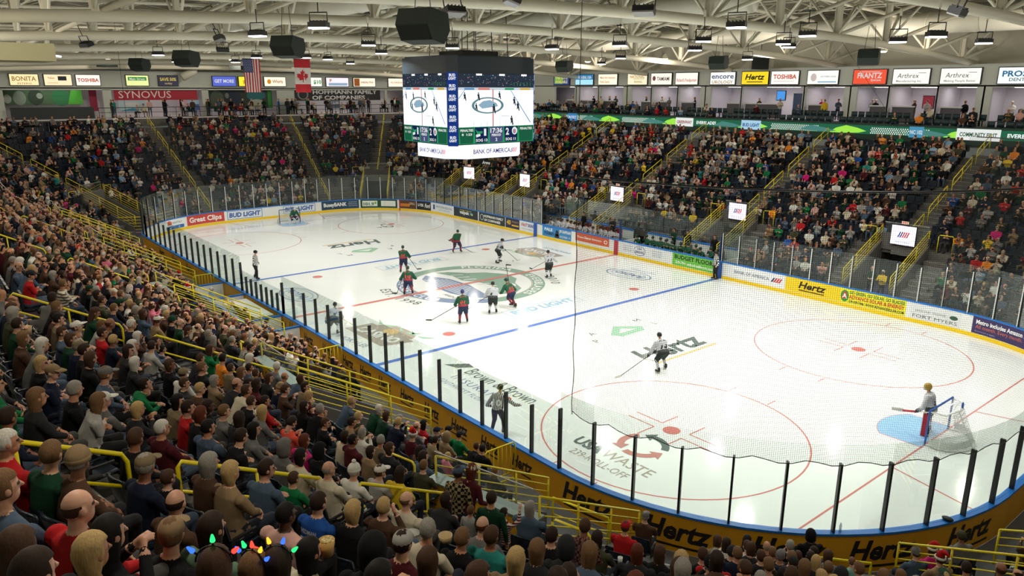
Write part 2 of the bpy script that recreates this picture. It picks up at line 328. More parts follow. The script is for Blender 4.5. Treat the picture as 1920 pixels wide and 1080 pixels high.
# ---- boards
def board_ring(name, s0, s1):
    t = thing(name, LBL[name], 'rink boards', pt((s0+s1)/2, .06, 0))
    a = MB(); sweep(a, s0, s1, [(0, .2), (0, 1.05)], 0); a.build('white_facing', WHITE, t)
    a = MB(); sweep(a, s0, s1, [(0, 0), (-.014, .01), (-.014, .19), (0, .2)], 0); a.build('kickplate', KICK, t)
    a = MB(); sweep(a, s0, s1, [(-.03, 1.05), (-.03, 1.11), (.17, 1.11), (.17, 1.05)], 0, close=True); a.build('cap_rail', BLUE, t)
    a = MB(); sweep(a, s0, s1, [(.13, 1.05), (.13, 0)], 0); a.build('outer_cover', ORNG, t); return t
LBL = {'near_side_boards': 'rink boards with yellow outer cover along the near side stands', 'near_end_boards': 'curved rink boards with big black lettering on yellow round the near end',
       'far_side_boards': 'rink boards under the team benches on the far long side', 'far_end_boards': 'curved rink boards behind the distant goal'}
RINGS = {}
RINGS['n'] = board_ring('near_side_boards', -HX, HX); RINGS['ne'] = board_ring('near_end_boards', HX, HX+2*CL+2*HY)
RINGS['f'] = board_ring('far_side_boards', S_FAR-HX, S_FAR+HX); RINGS['fe'] = board_ring('far_end_boards', S_FAR+HX, PER-HX)
def ring_of(s): s %= PER; return RINGS['n'] if (s < HX or s > PER-HX) else RINGS['ne'] if s < S_FAR-HX else RINGS['f'] if s < S_FAR+HX else RINGS['fe']
def inner(sc, off=.008): return lambda x, y: pt(sc-x, -off, y)
def outer(sc, off=.136): return lambda x, y: pt(sc+x, off, y)
def ad(a, b, bg, items, label=None, y0=.22, y1=1.04):
    s0, s1 = s_of(*a), s_of(*b); sc = (s0+s1)/2; w = abs(s0-s1)
    q = MB(); rect(q, inner(sc), -w/2, w/2, y0, y1, 0, nx=max(1, int(w/.5))); o = q.build('ad_panel', paint(bg, .35), ring_of(sc))
    if label: o['label'] = label
    cols = []; q = MB()
    for it in items:
        kind, c = it[0], it[1]; p = paint(c, .4)
        if p not in cols: cols.append(p)
        k = cols.index(p); f = inner(sc, .012+.002*len(cols))
        if kind == 't': _, _, txt, x, y, h, wd = it[:7]; letter(q, txt, f, x*w, y0+y*(y1-y0), h*(y1-y0), wd*w if wd else None, k, **(it[7] if len(it) > 7 else {}))
        elif kind == 'r': _, _, x0, x1, ya, yb = it; rect(q, f, x0*w, x1*w, y0+ya*(y1-y0), y0+yb*(y1-y0), k, nx=4)
        elif kind == 'e': _, _, x, y, rx, ry = it; ellipse(q, f, x*w, y0+y*(y1-y0), rx*w, ry*(y1-y0), k, 20)
        elif kind == 'p': poly(q, f, [(x*w, y0+y*(y1-y0)) for x, y in it[2]], k)
    if q.f:
        l = q.build('lettering', cols, o)
    return o
B = dict(bold=.03); Fe = -30.48
ad((-28.42, -9.97), (-29.56, -8.25), 'e8ecea', [('r', '2a6ab0', -.5, .5, .02, .36), ('t', 'e8ecea', '800-670-7710 NOW', 0, .08, .2, .9), ('p', 'd0603a', [(-.4, .5), (-.15, .5), (-.15, .75), (-.25, .9), (-.4, .9)]), ('t', '5a6a78', 'RENTALS', .15, .55, .2, .5)])
ad((-29.71, -7.95), (Fe, -4.56), 'c8453c', [('t', 'f0f0ec', 'Great Clips', 0, .28, .5, .86, B)])
for a, b in (((Fe, -4.37), (Fe, -1.08)), ((Fe, .78), (Fe, 4.06))):
    ad(a, b, 'e4e8ea', [('r', '4a8ac0', -.48, .48, .9, .95), ('r', '4a8ac0', -.48, .48, .05, .1), ('r', '4a8ac0', -.48, -.465, .05, .95), ('r', '4a8ac0', .465, .48, .05, .95), ('t', '1a58a8', 'BUD LIGHT', 0, .28, .46, .86, dict(bold=.04, shear=.1))])
ad((Fe, 4.65), (-29.61, 8.17), '24445e', [('t', 'f0f0ec', 'BuseyBANK', -.13, .35, .42, .62, B)]+[('t', 'c8d4dc', t, .34, y, .1, .24) for t, y in (('BUSINESS', .72), ('PERSONAL', .5), ('WEALTH MANAGEMENT', .28))])
ad((-29.54, 8.3), (-27.26, 11.09), '1f4a34', [x for cx in (-.25, .25) for x in (('r', 'e0e6dc', cx-.2, cx+.2, .2, .85), ('t', '1f5a34', '101.9', cx-.03, .3, .34, .28, B), ('e', '8ab83a', cx+.15, .6, .03, .16))])
ad((-27.08, 11.22), (-25.5, 12.1), '5a3a22', [('r', 'c87828', -.45, .1, .25, .6), ('t', 'f0e0c0', 'GRILL', .25, .5, .25, .35)])
ad((-25.45, 12.12), (-23.82, 12.74), '20201e', [('t', 'f0f0ec', 'U-TEK', -.22, .4, .3, .4, B), ('t', 'f0f0ec', 'Ford', .25, .3, .45, .4, dict(bold=.03, shear=.3))])
ad((-23.68, 12.77), (-20.38, 12.94), 'dfe4e6', [('p', '2a4a8a', [(-.45, .25), (-.38, .25), (-.38, .8), (-.45, .8)]), ('t', '4a5a80', 'PHYSICIANS REGIONAL', .06, .5, .24, .76), ('t', '8a94a8', 'HEALTHCARE SYSTEM', .06, .22, .12, .5)])
ad((-20.3, 12.95), (-16.6, 12.95), '202c34', [('t', 'f0f0ec', 'valpak', -.05, .4, .36, .4, B), ('e', '38a0d8', .22, .55, .04, .14), ('e', 'd8c820', .27, .5, .03, .12), ('t', 'd8c820', 'SAVINGS CENTER', 0, .75, .12, .6)])
ad((-16.45, 12.95), (-12.76, 12.95), '263434', [('e', 'b8c0bc', -.38, .5, .07, .34), ('e', '263434', -.38, .5, .05, .26), ('t', 'f0f0ec', 'HOFFMANN FAMILY', .07, .56, .24, .74, B), ('t', 'f0f0ec', 'OF COMPANIES', .02, .16, .24, .62, B)])
ad((-12.68, 12.95), (-10.86, 12.95), '2a2440', [('t', 'e0b838', '40', -.27, .35, .45, .3, B), ('t', 'c8a860', 'MONARCH', .2, .6, .18, .45), ('r', 'e0b838', -.05, .45, .25, .4)])
ad((-10.78, 12.95), (-8.9+.0, 12.95), 'e4e8ea', [('t', 'c03a44', 'FAST', -.2, .5, .3, .42, dict(bold=.03, shear=.2)), ('t', '2a4a9a', 'SIGNS', .24, .5, .3, .42, B), ('t', '8a94a8', 'Make Your Statement', 0, .2, .13, .7)])
ad((-7.99, 12.95), (-4.66, 12.95), '2f86c4', [('t', 'f0f0ec', 'PALE', -.28, .58, .26, .28, B), ('t', '1a2430', 'TOURIST', -.26, .2, .26, .36, B), ('e', '1c2228', .02, .5, .05, .3), ('r', '1c2228', -.06, .1, .05, .4), ('t', 'f0f0ec', 'JIM GAFFIGAN', .29, .62, .26, .38, B), ('t', 'f0f0ec', 'DECEMBER 19', .28, .15, .2, .36)])
ad((-4.19, 12.95), (-.69, 12.95), 'd8603a', [('t', 'f4ece4', 'Figure Skater Entrance', -.08, .4, .26, .72, B), ('e', 'f4ece4', .4, .5, .05, .24), ('e', 'd8603a', .4, .5, .03, .15)], y0=.42)
ad((.5, 12.95), (4.6, 12.95), 'e4e6e6', [('e', '3a5078', -.08, .5, .13, .42), ('e', 'e4e6e6', -.08, .5, .12, .38), ('t', '2a4070', 'USA', -.08, .6, .18, .1, B), ('t', '2a4070', 'GRADING', -.08, .3, .2, .2, B)]+[('t', '8a94a8', t, x, y, .1, .2) for x in (-.35, .3) for t, y in (('EXCAVATING', .7), ('PAVING & UTILITIES', .5), ('SITE WORK', .3))])
ad((5.11, 12.95), (8.69, 12.95), '6cc040', [('t', '182018', 'BUDGET FLOORS', 0, .56, .32, .9, B), ('t', 'f0f4e8', '239-791 anbudgetfloors.com', 0, .18, .2, .86, B)])
ad((9.4, 12.95), (13.4, 12.95), 'e8eaea', [('t', '2a3a68', 'BANK OF AMERICA', -.06, .4, .24, .6)]+[('p', c, [(x, .35), (x+.03, .35), (x+.07, .68), (x+.045, .68)]) for c, x in (('2a3a68', .27), ('c83a40', .31), ('c83a40', .35), ('c83a40', .39))])
ad((13.43, 12.95), (16.79, 12.95), 'f0cc10', [('t', '18160c', 'Hertz', 0, .35, .46, .5, dict(bold=.03, shear=.25)), ('r', '18160c', -.24, .22, .16, .23)])
ad((16.79, 12.95), (20.3, 12.95), 'e6e020', [('t', '2a6a3a', 'GO GREEN. GO SOLAR. GO BLADES!', .06, .7, .2, .84, B), ('t', 'c03028', 'ADVANCE SOLAR & ENERGY', .06, .38, .24, .84, B), ('t', '282c30', '239-939-7446  WWW.ADVANCESOLAR.COM', .06, .1, .16, .84, B), ('e', '2a8a3a', -.43, .5, .065, .4), ('p', 'c83030', [(-.48, .3), (-.44, .85), (-.39, .6), (-.41, .3)]), ('t', 'f0f0ec', 'A', -.43, .35, .3, None, B)])
ad((20.51, 12.95), (22.95, 12.92), 'dde0e0', [('t', '505858', 'FORT MYERS', 0, .12, .2, .9), ('t', '8a9090', 'JAGUAR', -.25, .5, .13, .3), ('t', '8a9090', 'RANGE ROVER', .08, .5, .13, .25), ('e', '2a5038', .36, .55, .08, .13)])
ad((23.49, 12.81), (26.6, 11.6), '35285c', [('t', 'f0f0ec', 'Metro includes Amazon Prime.', 0, .6, .24, .9, B), ('t', 'd87048', 'All month. Every month.', -.1, .32, .22, .7), ('t', 'b0a8c8', 'Restrictions apply.', -.3, .12, .08, .3)])
# the coloured line bands on the boards
for s, w, c in ((sfar(0), .4, 'b83444'), (sfar(8.84), .42, '1f55a8'), (sfar(-8.84), .42, '1f55a8'), (s_of(-27.07, gy), .12, 'b83444'), (s_of(-27.07, -gy), .12, 'b83444')):
    q = MB(); rect(q, inner(s, .02), -w/2, w/2, .0, 1.05); q.build('line_band', paint(c, .4), ring_of(s))
# black lettering on the outside of the boards
for x in (5.4, 7.3, 9.2, 10.7, 12.2, 13.83, 15.46, 17.13, 18.8, 20.4):
    q = MB(); f = outer(x); letter(q, 'Hertz', f, 0, .42, .4, .95, bold=.03, shear=.25); rect(q, f, -.46, .42, .26, .31, nx=2); q.build('lettering', BLK, RINGS['n'])
for x in (2.3, 3.9, -15, -12, -18):
    q = MB(); f = outer(x); letter(q, 'Hertz', f, 0, .36, .55, 1.2, bold=.03, shear=.25); q.build('lettering', BLK, RINGS['n'])
for a in (7.5, 25., 43., 58.5, 77.):
    q = MB(); f = outer(HX+RC*math.radians(a)); letter(q, 'Hertz', f, 0, .36, .52, 1.75, bold=.035, shear=.25); rect(q, f, -.82, .78, .14, .21, nx=4); q.build('lettering', BLK, RINGS['ne'])

# ---- glass and its posts
GLASS = see_through('rink_glass', (.925, .965, .95), .3, .02, fresnel=True)
HAZY = see_through('reflection_film_glass', (.95, .975, .965), .5, .04, fresnel=True, film=.04, filmcol=(.62, .74, .7))  # pale diffuse film stands in for light reflected off the far panes
POSTM = [mat('black_post', (.015, .016, .016), .4), mat('pale_post', (.62, .64, .62), .4)]
def glass_run(name, label, s0, s1, h=3.0, post_top=None, m=GLASS, n=None, pitch=1.22):
    t = thing(name, label, 'rink glass', pt((s0+s1)/2, .06, 1.11)); n = n or int(round((s1-s0)/pitch)); w = (s1-s0)/n
    for i in range(n):
        q = MB(); sweep(q, s0+i*w+.012, s0+(i+1)*w-.012, [(.045, 1.11), (.045, h), (.057, h), (.057, 1.11)], 0, close=True, step=.7); q.build('glass_pane', m, t)
    for i in range(n+1):
        s = s0+i*w; ph = post_top or h-.32; q = MB()
        P = [pt(s-.028, -.01, 0), pt(s+.028, -.01, 0), pt(s+.028, .11, 0), pt(s-.028, .11, 0)]; v = [p+Vector((0, 0, z)) for z in (1.1, ph) for p in P]
        q.add(v, [(3, 2, 1, 0), (4, 5, 6, 7), (0, 1, 5, 4), (1, 2, 6, 5), (2, 3, 7, 6), (3, 0, 4, 7)], [0, 0, 1, 0, 0, 0]); q.build('post', POSTM, t)
    return t
glass_run('rink_glass', 'clear glass panes with black posts along the near boards beside the yellow gates', 2.55, HX, 2.97)
glass_run('rink_glass', 'lower glass panes in front of the scorers at centre ice', -2.9, 2.55, 2.25, 2.0, pitch=.68)
glass_run('rink_glass', 'clear glass panes along the distant half of the near boards', -HX, -2.9, 2.97)
glass_run('rink_glass', 'tall curved glass with black posts under the safety net at the near end', HX, HX+CL+2*HY, 3.45, 2.95)
glass_run('rink_glass', 'glass around the near corner of the far boards', HX+CL+2*HY, S_FAR-HX, 3.45, 3.15, HAZY)
glass_run('rink_glass', 'glass panes with pale posts over the yellow rental and solar adverts', S_FAR-HX, S_FAR-8.95, 3.0, 2.9, HAZY)
glass_run('rink_glass', 'glass panes with pale posts on the far side beyond the benches', S_FAR+8.1, S_FAR+HX, 3.0, 2.9, HAZY)
glass_run('rink_glass', 'curved glass panes with pale posts behind the distant goal', S_FAR+HX, PER-HX, 3.45, 3.2, HAZY)
# ---- safety nets
NETM = see_through('black_netting', (1, 1, 1), 0, grid=(.047, .0045), gridcol=(.03, .035, .03))
NETD = see_through('fine_dark_netting', (1, 1, 1), 0, grid=(.05, .005), gridcol=(.03, .03, .03))
def netting(name, label, s0, s1, z1, m, droop):
    t = thing(name, label, 'safety net', pt((s0+s1)/2, .2, z1)); S = samples(s0, s1, .3); me = bpy.data.meshes.new('net_sheet'); vs, fs, uv = [], [], []
    zb = lambda s: 3.1-.16*abs(math.sin((s-s0)/1.22*PI)) if droop else 3.0
    for s in S: vs += [pt(s, .16, zb(s)), pt(s, .16, z1)]; uv += [(s-s0, zb(s)), (s-s0, z1)]
    for i in range(len(S)-1): fs.append((2*i, 2*i+2, 2*i+3, 2*i+1))
    me.from_pydata(vs, [], fs); ul = me.uv_layers.new(name='UVMap')
    for l in me.loops: ul.data[l.index].uv = uv[l.vertex_index]
    me.materials.append(m); obj('net_sheet', me, t)
    q = MB(); q.tube([pt(s, .16, z1) for s in S[::2]], .024, 0, 6); q.build('top_cable', DARKM, t)
    q = MB(); q.tube([pt(s, .165, zb(s)) for s in S], .011, 0, 5); q.build('bottom_rope', DARKM, t)
    q = MB(); q.tube([pt(s0+.03*math.sin(z*5), .16, 3.+(z1-3.)*z/20) for z in range(21)], .011, 0, 5); q.build('edge_rope', DARKM, t)
netting('safety_net', 'black safety net hanging above the near end glass, in front of the camera-side goal', HX+.55, HX+2*CL+2*HY, 9.45, NETM, True)
netting('safety_net', 'dark safety net hanging behind the distant goal', S_FAR+HX+3, PER-HX-.3, 8.6, NETD, False)

# ---- goals
NETW = see_through('white_goal_netting', (1, 1, 1), 0, grid=(.06, .013), gridcol=(.75, .78, .76))
def goal(x, sx, label, scol):
    t = thing('hockey_goal', label, 'goal', (x, 0, 0)); G_ = []; q = MB()
    q.tube([(x, -.945, 0), (x, -.945, 1.2), (x, -.92, 1.23), (x, .92, 1.23), (x, .945, 1.2), (x, .945, 0)], .035, 0, 8); q.build('goal_frame', paint(scol, .35), t)
    def arc(r, n=10, z=0, w=1.0): return [(x+sx*(.15+r*math.sin(math.pi*i/n)*w), -(.945+.12)*math.cos(math.pi*i/n), z) for i in range(n+1)]
    q = MB(); q.tube([(x, -.945, .03)]+arc(1.0, z=.03)[1:-1]+[(x, .945, .03)], .03, 0, 6); T = [(x, -.92, 1.2), (x+sx*.45, -.75, 1.17), (x+sx*.55, 0, 1.16), (x+sx*.45, .75, 1.17), (x, .92, 1.2)]
    q.tube(T, .022, 0, 6); q.tube([(x+sx*.55, 0, 1.16), (x+sx*1.12, 0, .05)], .02, 0, 6); q.build('base_frame', paint('d8dcda', .4), t)
    bot = arc(1.0, z=.04); top = []
    for i in range(11):
        u = i/10*4; k = min(3, int(u)); f = u-k; top.append(tuple(T[k][j]*(1-f)+T[k+1][j]*f for j in range(3)))
    me = bpy.data.meshes.new('goal_net'); vs = bot+top+[(x+sx*.02, 0, 1.2)]; fs = [(i, i+1, i+12, i+11) for i in range(10)]+[(11+i, 12+i, 22) for i in range(10)]
    me.from_pydata(vs, [], fs); ul = me.uv_layers.new(name='UVMap')
    for l in me.loops: v = me.vertices[l.vertex_index].co; ul.data[l.index].uv = (v.y*1.2+v.x, v.z+v.x*.3)
    me.materials.append(NETW); obj('goal_net', me, t)
    q = MB(); P = arc(.92, z=.06); q.add([p for p in P]+[(p[0], p[1], .3) for p in arc(.86)], [(i, i+1, i+12, i+11) for i in range(10)]); q.build('skirt', paint('dfe6e2', .6), t)
    q = MB(); q.lathe([(.035, 0), (.035, .16), (.02, .19), (.02, .22)], 8, 0, Matrix.Translation((x+sx*.52, .35, 1.16))); q.build('water_bottle_holder', paint('1a5ab0', .4), t)
goal(27.07, 1, 'goal with blue frame and white net beside the masked goaltender at the near end', '1b55a8')
goal(-27.07, -1, 'distant goal with slim blue frame at the far end of the ice', '34507c')
# ================================================================== STANDS
NROW, D0, ZR, DR = 18, 1.58, .42, .84
rowd = lambda k: D0+DR*k
def rake(s):                                                       # the near stands are a little steeper
    s = s % PER; s = s-PER if s > PER/2 else s
    return max(0., min(1., (s+32)/17)) if s < 0 else max(0., min(1., (56-s)/11))
def rowz(k, s=-60.): return .5+ZR*k+(.1+.05*k)*rake(s)
def incorner(s): _, _, nx, ny = base(s); return abs(nx*ny) > 1e-6
def fac(s, d): return (RC+d)/RC if incorner(s) else 1.
LED_S = [(-19.4, 0), (-7.6, 0), (4.6, 0), (16.1, 0), (24.0, 0), (31.2, 0), (HX+CL+2*HY+5.2, 1), (sfar(17.4), 1), (sfar(6.2), 1), (sfar(-5.1), 1), (sfar(-16.6), 1), (S_FAR+HX+1.8, 1), (S_FAR+HX+8.2, 2), (SEND+HY+6.5, 2)]
PORTALS = [(s % PER, k) for s, k in LED_S]
AISLES = [(s, 5, NROW, .62) for s, k in PORTALS]+[(SEND+4.9, 0, NROW, .6), (SEND-6.0, 0, NROW, .6)]
for s, k in PORTALS: AISLES += [(s-2.15, 0, 5, .5), (s+2.15, 0, 5, .5)]
def sdist(a, b): d = (a-b) % PER; return min(d, PER-d)
def blocked(s, k, pad=0.):
    """is row k open (no seating) at s: portals, benches, scorers"""
    d = rowd(k)+.4
    for p, _ in PORTALS:
        if k < 5 and sdist(s, p)*fac(s, d) < 1.4+pad: return True
    if k == NROW-1 and s > S_FAR-HX-8 and s < S_FAR+HX: return True
    if k < 2 and sdist(s, S_FAR) < 9.3+pad: return True
    if k < 2 and sdist(s, -.2) < 4.9+pad: return True
    return False
def in_aisle(s, k, pad=0.):
    for p, a, b, h in AISLES:
        if a <= k < b and sdist(s, p)*fac(s, rowd(k)+.4) < h+pad: return True
    return False
a = MB(); step = .3
for k in range(NROW):
    run = []; n = int(PER/step); ok = [not blocked((i+.5)*PER/n, k) for i in range(n)]
    i = 0
    while i < n:
        if not ok[i]: i += 1; continue
        j = i
        while j < n and ok[j]: j += 1
        z, d = rowz(k), rowd(k); e0 = lambda s, k=k: rowz(k-1, s)-rowz(k-1); e1 = lambda s, k=k: rowz(k, s)-rowz(k); sweep(a, i*PER/n, j*PER/n, [(d, 0 if k == 0 else z-ZR-.01, e0), (d, z, e1), (d+DR, z, e1)], 0, step=.8)
        for e in (i, j):
            se = e*PER/n; z = rowz(k, se); a.quad(pt(se, d, 0), pt(se, d+DR, 0), pt(se, d+DR, z), pt(se, d, z))
        i = j
struct(a.build('floor_terrace', CONC))
a = MB(); sweep(a, 0, PER, [(.14, .0), (D0+.0, .0)], 0); sweep(a, 0, PER, [(D0, .001), (D0+5*DR+3, .001)], 0); struct(a.build('floor_walkway', RUB))
# stairs in the aisles, with pale nosings
NOSE = mat('worn_step_edge', (.42, .42, .38), .6)
for p, k0, k1, hw in AISLES:
    a = MB()
    for k in range(k0, k1):
        d, z = rowd(k), rowz(k, p); ZS = z-rowz(k-1, p); f = fac(p, d); w = hw/f
        a.add([pt(p-w, d-.28, z-ZS), pt(p+w, d-.28, z-ZS), pt(p+w, d, z-ZS), pt(p-w, d, z-ZS), pt(p-w, d-.28, z-ZS/2), pt(p+w, d-.28, z-ZS/2), pt(p+w, d, z-ZS/2), pt(p-w, d, z-ZS/2)],
              [(0, 1, 5, 4), (4, 5, 6, 7), (0, 4, 7, 3), (1, 2, 6, 5)], 0)
        for dd, zz in ((d-.28, z-ZS/2), (d, z)): a.quad(pt(p-w, dd-.004, zz+.004), pt(p+w, dd-.004, zz+.004), pt(p+w, dd+.05, zz+.004), pt(p-w, dd+.05, zz+.004), 1)
    struct(a.build('floor_aisle_stairs', [CONC, NOSE]))
def whereabouts(s):
    s = s % PER; x, y, nx, ny = base(s)
    side = 'near side' if ny < -.99 else 'far side' if ny > .99 else 'far end' if nx < -.99 else 'near end' if nx > .99 else ('near' if ny < 0 else 'far')+(' goal corner' if nx > 0 else ' distant corner')
    return side
ordn = ['first', 'second', 'third', 'fourth', 'fifth', 'sixth', 'seventh', 'eighth', 'ninth', 'tenth', 'eleventh', 'twelfth', 'thirteenth', 'fourteenth', 'fifteenth', 'sixteenth', 'seventeenth', 'eighteenth', 'nineteenth', 'twentieth', 'twenty-first', 'twenty-second', 'twenty-third', 'twenty-fourth', 'twenty-fifth']
AN = {}                                                            # a spoken name for each stair
for i, (p, _) in enumerate(PORTALS): AN[round(p, 2)] = ['distant near-side', 'fourth near-side', 'scorers', 'yellow-ramp', 'near corner', 'santa-hat corner', 'far goal corner', 'solar advert', 'green bench', 'white bench', 'white bench distant', 'scoreboard corner', 'distant corner', 'zamboni corner'][i]
AN[round(SEND+4.9, 2)] = 'synovus'; AN[round(SEND-6.0, 2)] = 'canadian flag'
def rail_path(p, ka, kb, off=0., h=.88):
    P = []
    for k in (ka, kb): d = D0+DR*k+.2; P.append(pt(p+off/fac(p, d), d, rowz(k, p)+h))
    return P
for p, k0, k1, hw in AISLES:
    if k1 < NROW: continue
    spans = [(4.7, 7.3), (8.0, 10.7), (11.5, 14.5), (15.3, 17.6)] if k0 else [(.5, 3.4), (4.1, 7.3), (8.0, 10.7), (11.5, 14.5), (15.3, 17.6)]
    if k0 and rake(p) > .9: spans = [(4.7, 8.5), (9.3, 11.9), (12.6, 15.2), (15.9, 17.6)]
    for i, (ka, kb) in enumerate(spans):
        A, Bp = rail_path(p, ka, kb); a = MB(); dn = Vector((0, 0, 1)); v = (Bp-A)
        a.tube([A-dn*.92, A-dn*.09, A+v*.025, Bp-v*.025, Bp-dn*.09, Bp-dn*.92], .028, 0, 7); a.tube([A-dn*.42, Bp-dn*.42], .022, 0, 6); M_ = A.lerp(Bp, .5); a.tube([M_, M_-dn*.92], .022, 0, 6)
        o = a.build('handrail', YEL, None, True)
        tag(o, '%s yellow handrail up the %s stairs' % (['lowest', 'second', 'third', 'fourth', 'topmost'][i+(0 if not k0 else 1)] if not k0 else ['lowest', 'second', 'third', 'topmost'][i], AN[round(p, 2)]), 'handrail', 'yellow stair handrails')
# ---- portals through the stands
ORP = mat('yellow_panel', srgb('d8a018'), .6); METCAP = mat('grey_metal_cap', srgb('8fa09a'), .4, .3); TUN = mat('dark_tunnel', (.02, .02, .028), .8); PURP = mat('plum_ramp_wall', srgb('4a4668'), .7)
PGL = see_through('guard_glass', (.9, .93, .92), .5, .03, fresnel=True, film=.05)
def frame(p, d0=0.):
    """local frame at portal p: u along the stand, d outwards, straight even in the corners"""
    x, y, nx, ny = base(p); n = Vector((nx, ny, 0)); u = Vector((-ny, nx, 0)); o = Vector((x, y, 0)); return lambda a, d, z: o+u*a+n*d+Vector((0, 0, z))
for p, kind in PORTALS:
    L5 = rowz(5, p)-rowz(5); F0 = frame(p); F = lambda a, d, z, F0=F0, L5=L5: F0(a, d, z+(L5 if z > 2 else 0)); near = kind == 0; nm = AN[round(p, 2)]; dF = D0+5*DR
    PW = 1.25; t = thing('portal', ('stand entrance portal with ramp and yellow-faced parapet at the %s stairs' if near else 'stand entrance portal at the %s stairs') % nm, 'entrance portal', F(0, dF, 0), group='entrance portals through the stands')
    for e in (-1, 1):
        a = MB(); q = [F(e*PW, D0, 0), F(e*PW, dF, 0), F(e*PW, dF, 2.95), F(e*PW, D0, .85)]; q2 = [v+(F(e*.14, 0, 0)-F(0, 0, 0)) for v in q]
        a.add(q+q2, [(0, 1, 2, 3), (7, 6, 5, 4), (3, 2, 6, 7), (0, 3, 7, 4), (1, 5, 6, 2)]); a.build('side_wall', CONC, t)
    a = MB(); a.add([F(-PW, D0, .02), F(PW, D0, .02), F(PW, dF, .3), F(-PW, dF, .3)], [(0, 1, 2, 3)]); a.build('ramp_floor', PURP, t)
    a = MB(); a.add([F(-PW, dF, .2), F(PW, dF, .2), F(PW, dF, 2.5), F(-PW, dF, 2.5)]+[F(-PW, dF+1.5, .2), F(PW, dF+1.5, .2), F(PW, dF+1.5, 2.5), F(-PW, dF+1.5, 2.5)], [(4, 5, 6, 7), (0, 4, 7, 3), (1, 2, 6, 5), (3, 7, 6, 2), (0, 1, 5, 4)]); a.build('tunnel', TUN, t)
    hz = 3.36; a = MB(); c = [F(x, d, z) for z in (2.4, hz) for x, d in ((-PW-.1, dF-.18), (PW+.1, dF-.18), (PW+.1, dF+.12), (-PW-.1, dF+.12))]
    a.add(c, [(3, 2, 1, 0), (4, 5, 6, 7), (0, 1, 5, 4), (1, 2, 6, 5), (2, 3, 7, 6), (3, 0, 4, 7)]); a.build('parapet', CONC, t)
    if near:
        a = MB(); c = [F(x, d, z) for z in (hz, hz+.04) for x, d in ((-PW-.12, dF-.2), (PW+.12, dF-.2), (PW+.12, dF+.16), (-PW-.12, dF+.16))]; a.add(c, [(4, 5, 6, 7), (0, 1, 5, 4), (1, 2, 6, 5), (2, 3, 7, 6), (3, 0, 4, 7)]); a.build('cap', METCAP, t)
        a = MB(); f = lambda x, y: F(x, dF+.132, y); rect(a, f, -PW-.1, PW+.1, 2.62, hz); o = a.build('yellow_panel', ORP, t)
        a = MB(); f = lambda x, y: F(x, dF+.138, y); letter(a, 'Hertz', f, 0, 2.85, .36, 1.2, bold=.03, shear=.25); a.build('lettering', BLK, o)
    a = MB(); a.add([F(-PW, dF, hz), F(PW, dF, hz), F(PW, dF, hz+.62), F(-PW, dF, hz+.62)], [(0, 1, 2, 3)]); a.build('guard_glass', PGL, t)
    a = MB(); a.tube([F(-PW, dF, hz+.63), F(PW, dF, hz+.63)], .018, 0, 6); a.build('guard_rail', ALU, t)
    if kind == 1:
        a = MB(); c = [F(x, d, z) for z in (2.78, 3.98) for x, d in ((-.72, dF-.36), (.72, dF-.36), (.72, dF-.26), (-.72, dF-.26))]
        a.add(c, [(3, 2, 1, 0), (4, 5, 6, 7), (1, 2, 6, 5), (2, 3, 7, 6), (3, 0, 4, 7)]); o = a.build('display_screen', DARKM, t)
        f = lambda x, y: F(-x, dF-.365, y); a = MB(); rect(a, f, -.69, .69, 2.82, 3.94); a.build('lit_face', light('f2ecfa', 1.6), o)
        a = MB(); f = lambda x, y: F(-x, dF-.372, y)
        for i, c in enumerate((0, 0, 1, 1, 1)): x = -.32+i*.12; poly(a, f, [(x, 3.25), (x+.07, 3.25), (x+.2, 3.58), (x+.13, 3.58)], c)
        letter(a, 'BANK OF AMERICA', f, 0, 2.95, .07, .8, 0); a.build('lettering', [light('3a3f88'), light('d8303c', 1.2)], o)
        a = MB(); f = lambda x, y: F(-x, dF-.3, y); rect(a, f, -.2, .2, 4.03, 4.2); letter(a, 'EXIT', lambda x, y: F(-x, dF-.31, y), 0, 4.07, .1, None, 1, bold=.02); a.build('exit_sign', [light('f0c8b0', 1.), light('e04838', 1.)], t)
    for e in (-1, 1):
        a = MB(); A, C_ = F(e*(PW+.07), dF-.1, 2.9), F(e*(PW+.07), D0-.15, .85); dn = Vector((0, 0, 1))
        for j in range(5): a.tube([A+dn*(.12+.2*j), C_+dn*(.12+.2*j)], .026 if j == 4 else .015, 0, 6)
        for j in range(4): q = A.lerp(C_, j/3); a.tube([q, q+dn*.92], .024, 0, 6)
        a.build('ramp_railing', YEL, t, True)
    for e in (-1, 1):
        a = MB(); b0, b1 = F(e*1.75, dF+.1, 2.6), F(e*2.55, dF+.1, 2.6); dn = Vector((0, 0, 1)); a.tube([b0, b0+dn*.95, b0+dn*1.02+(b1-b0)*.08, b1+dn*1.02-(b1-b0)*.08, b1+dn*.95, b1], .026, 0, 6)
        tag(a.build('guard_loop', YEL, None, True), 'yellow bent guard loop on the %s of the %s portal top' % ('goal side' if e > 0 else 'centre side', nm), 'guard rail', 'yellow loops at the portal tops')
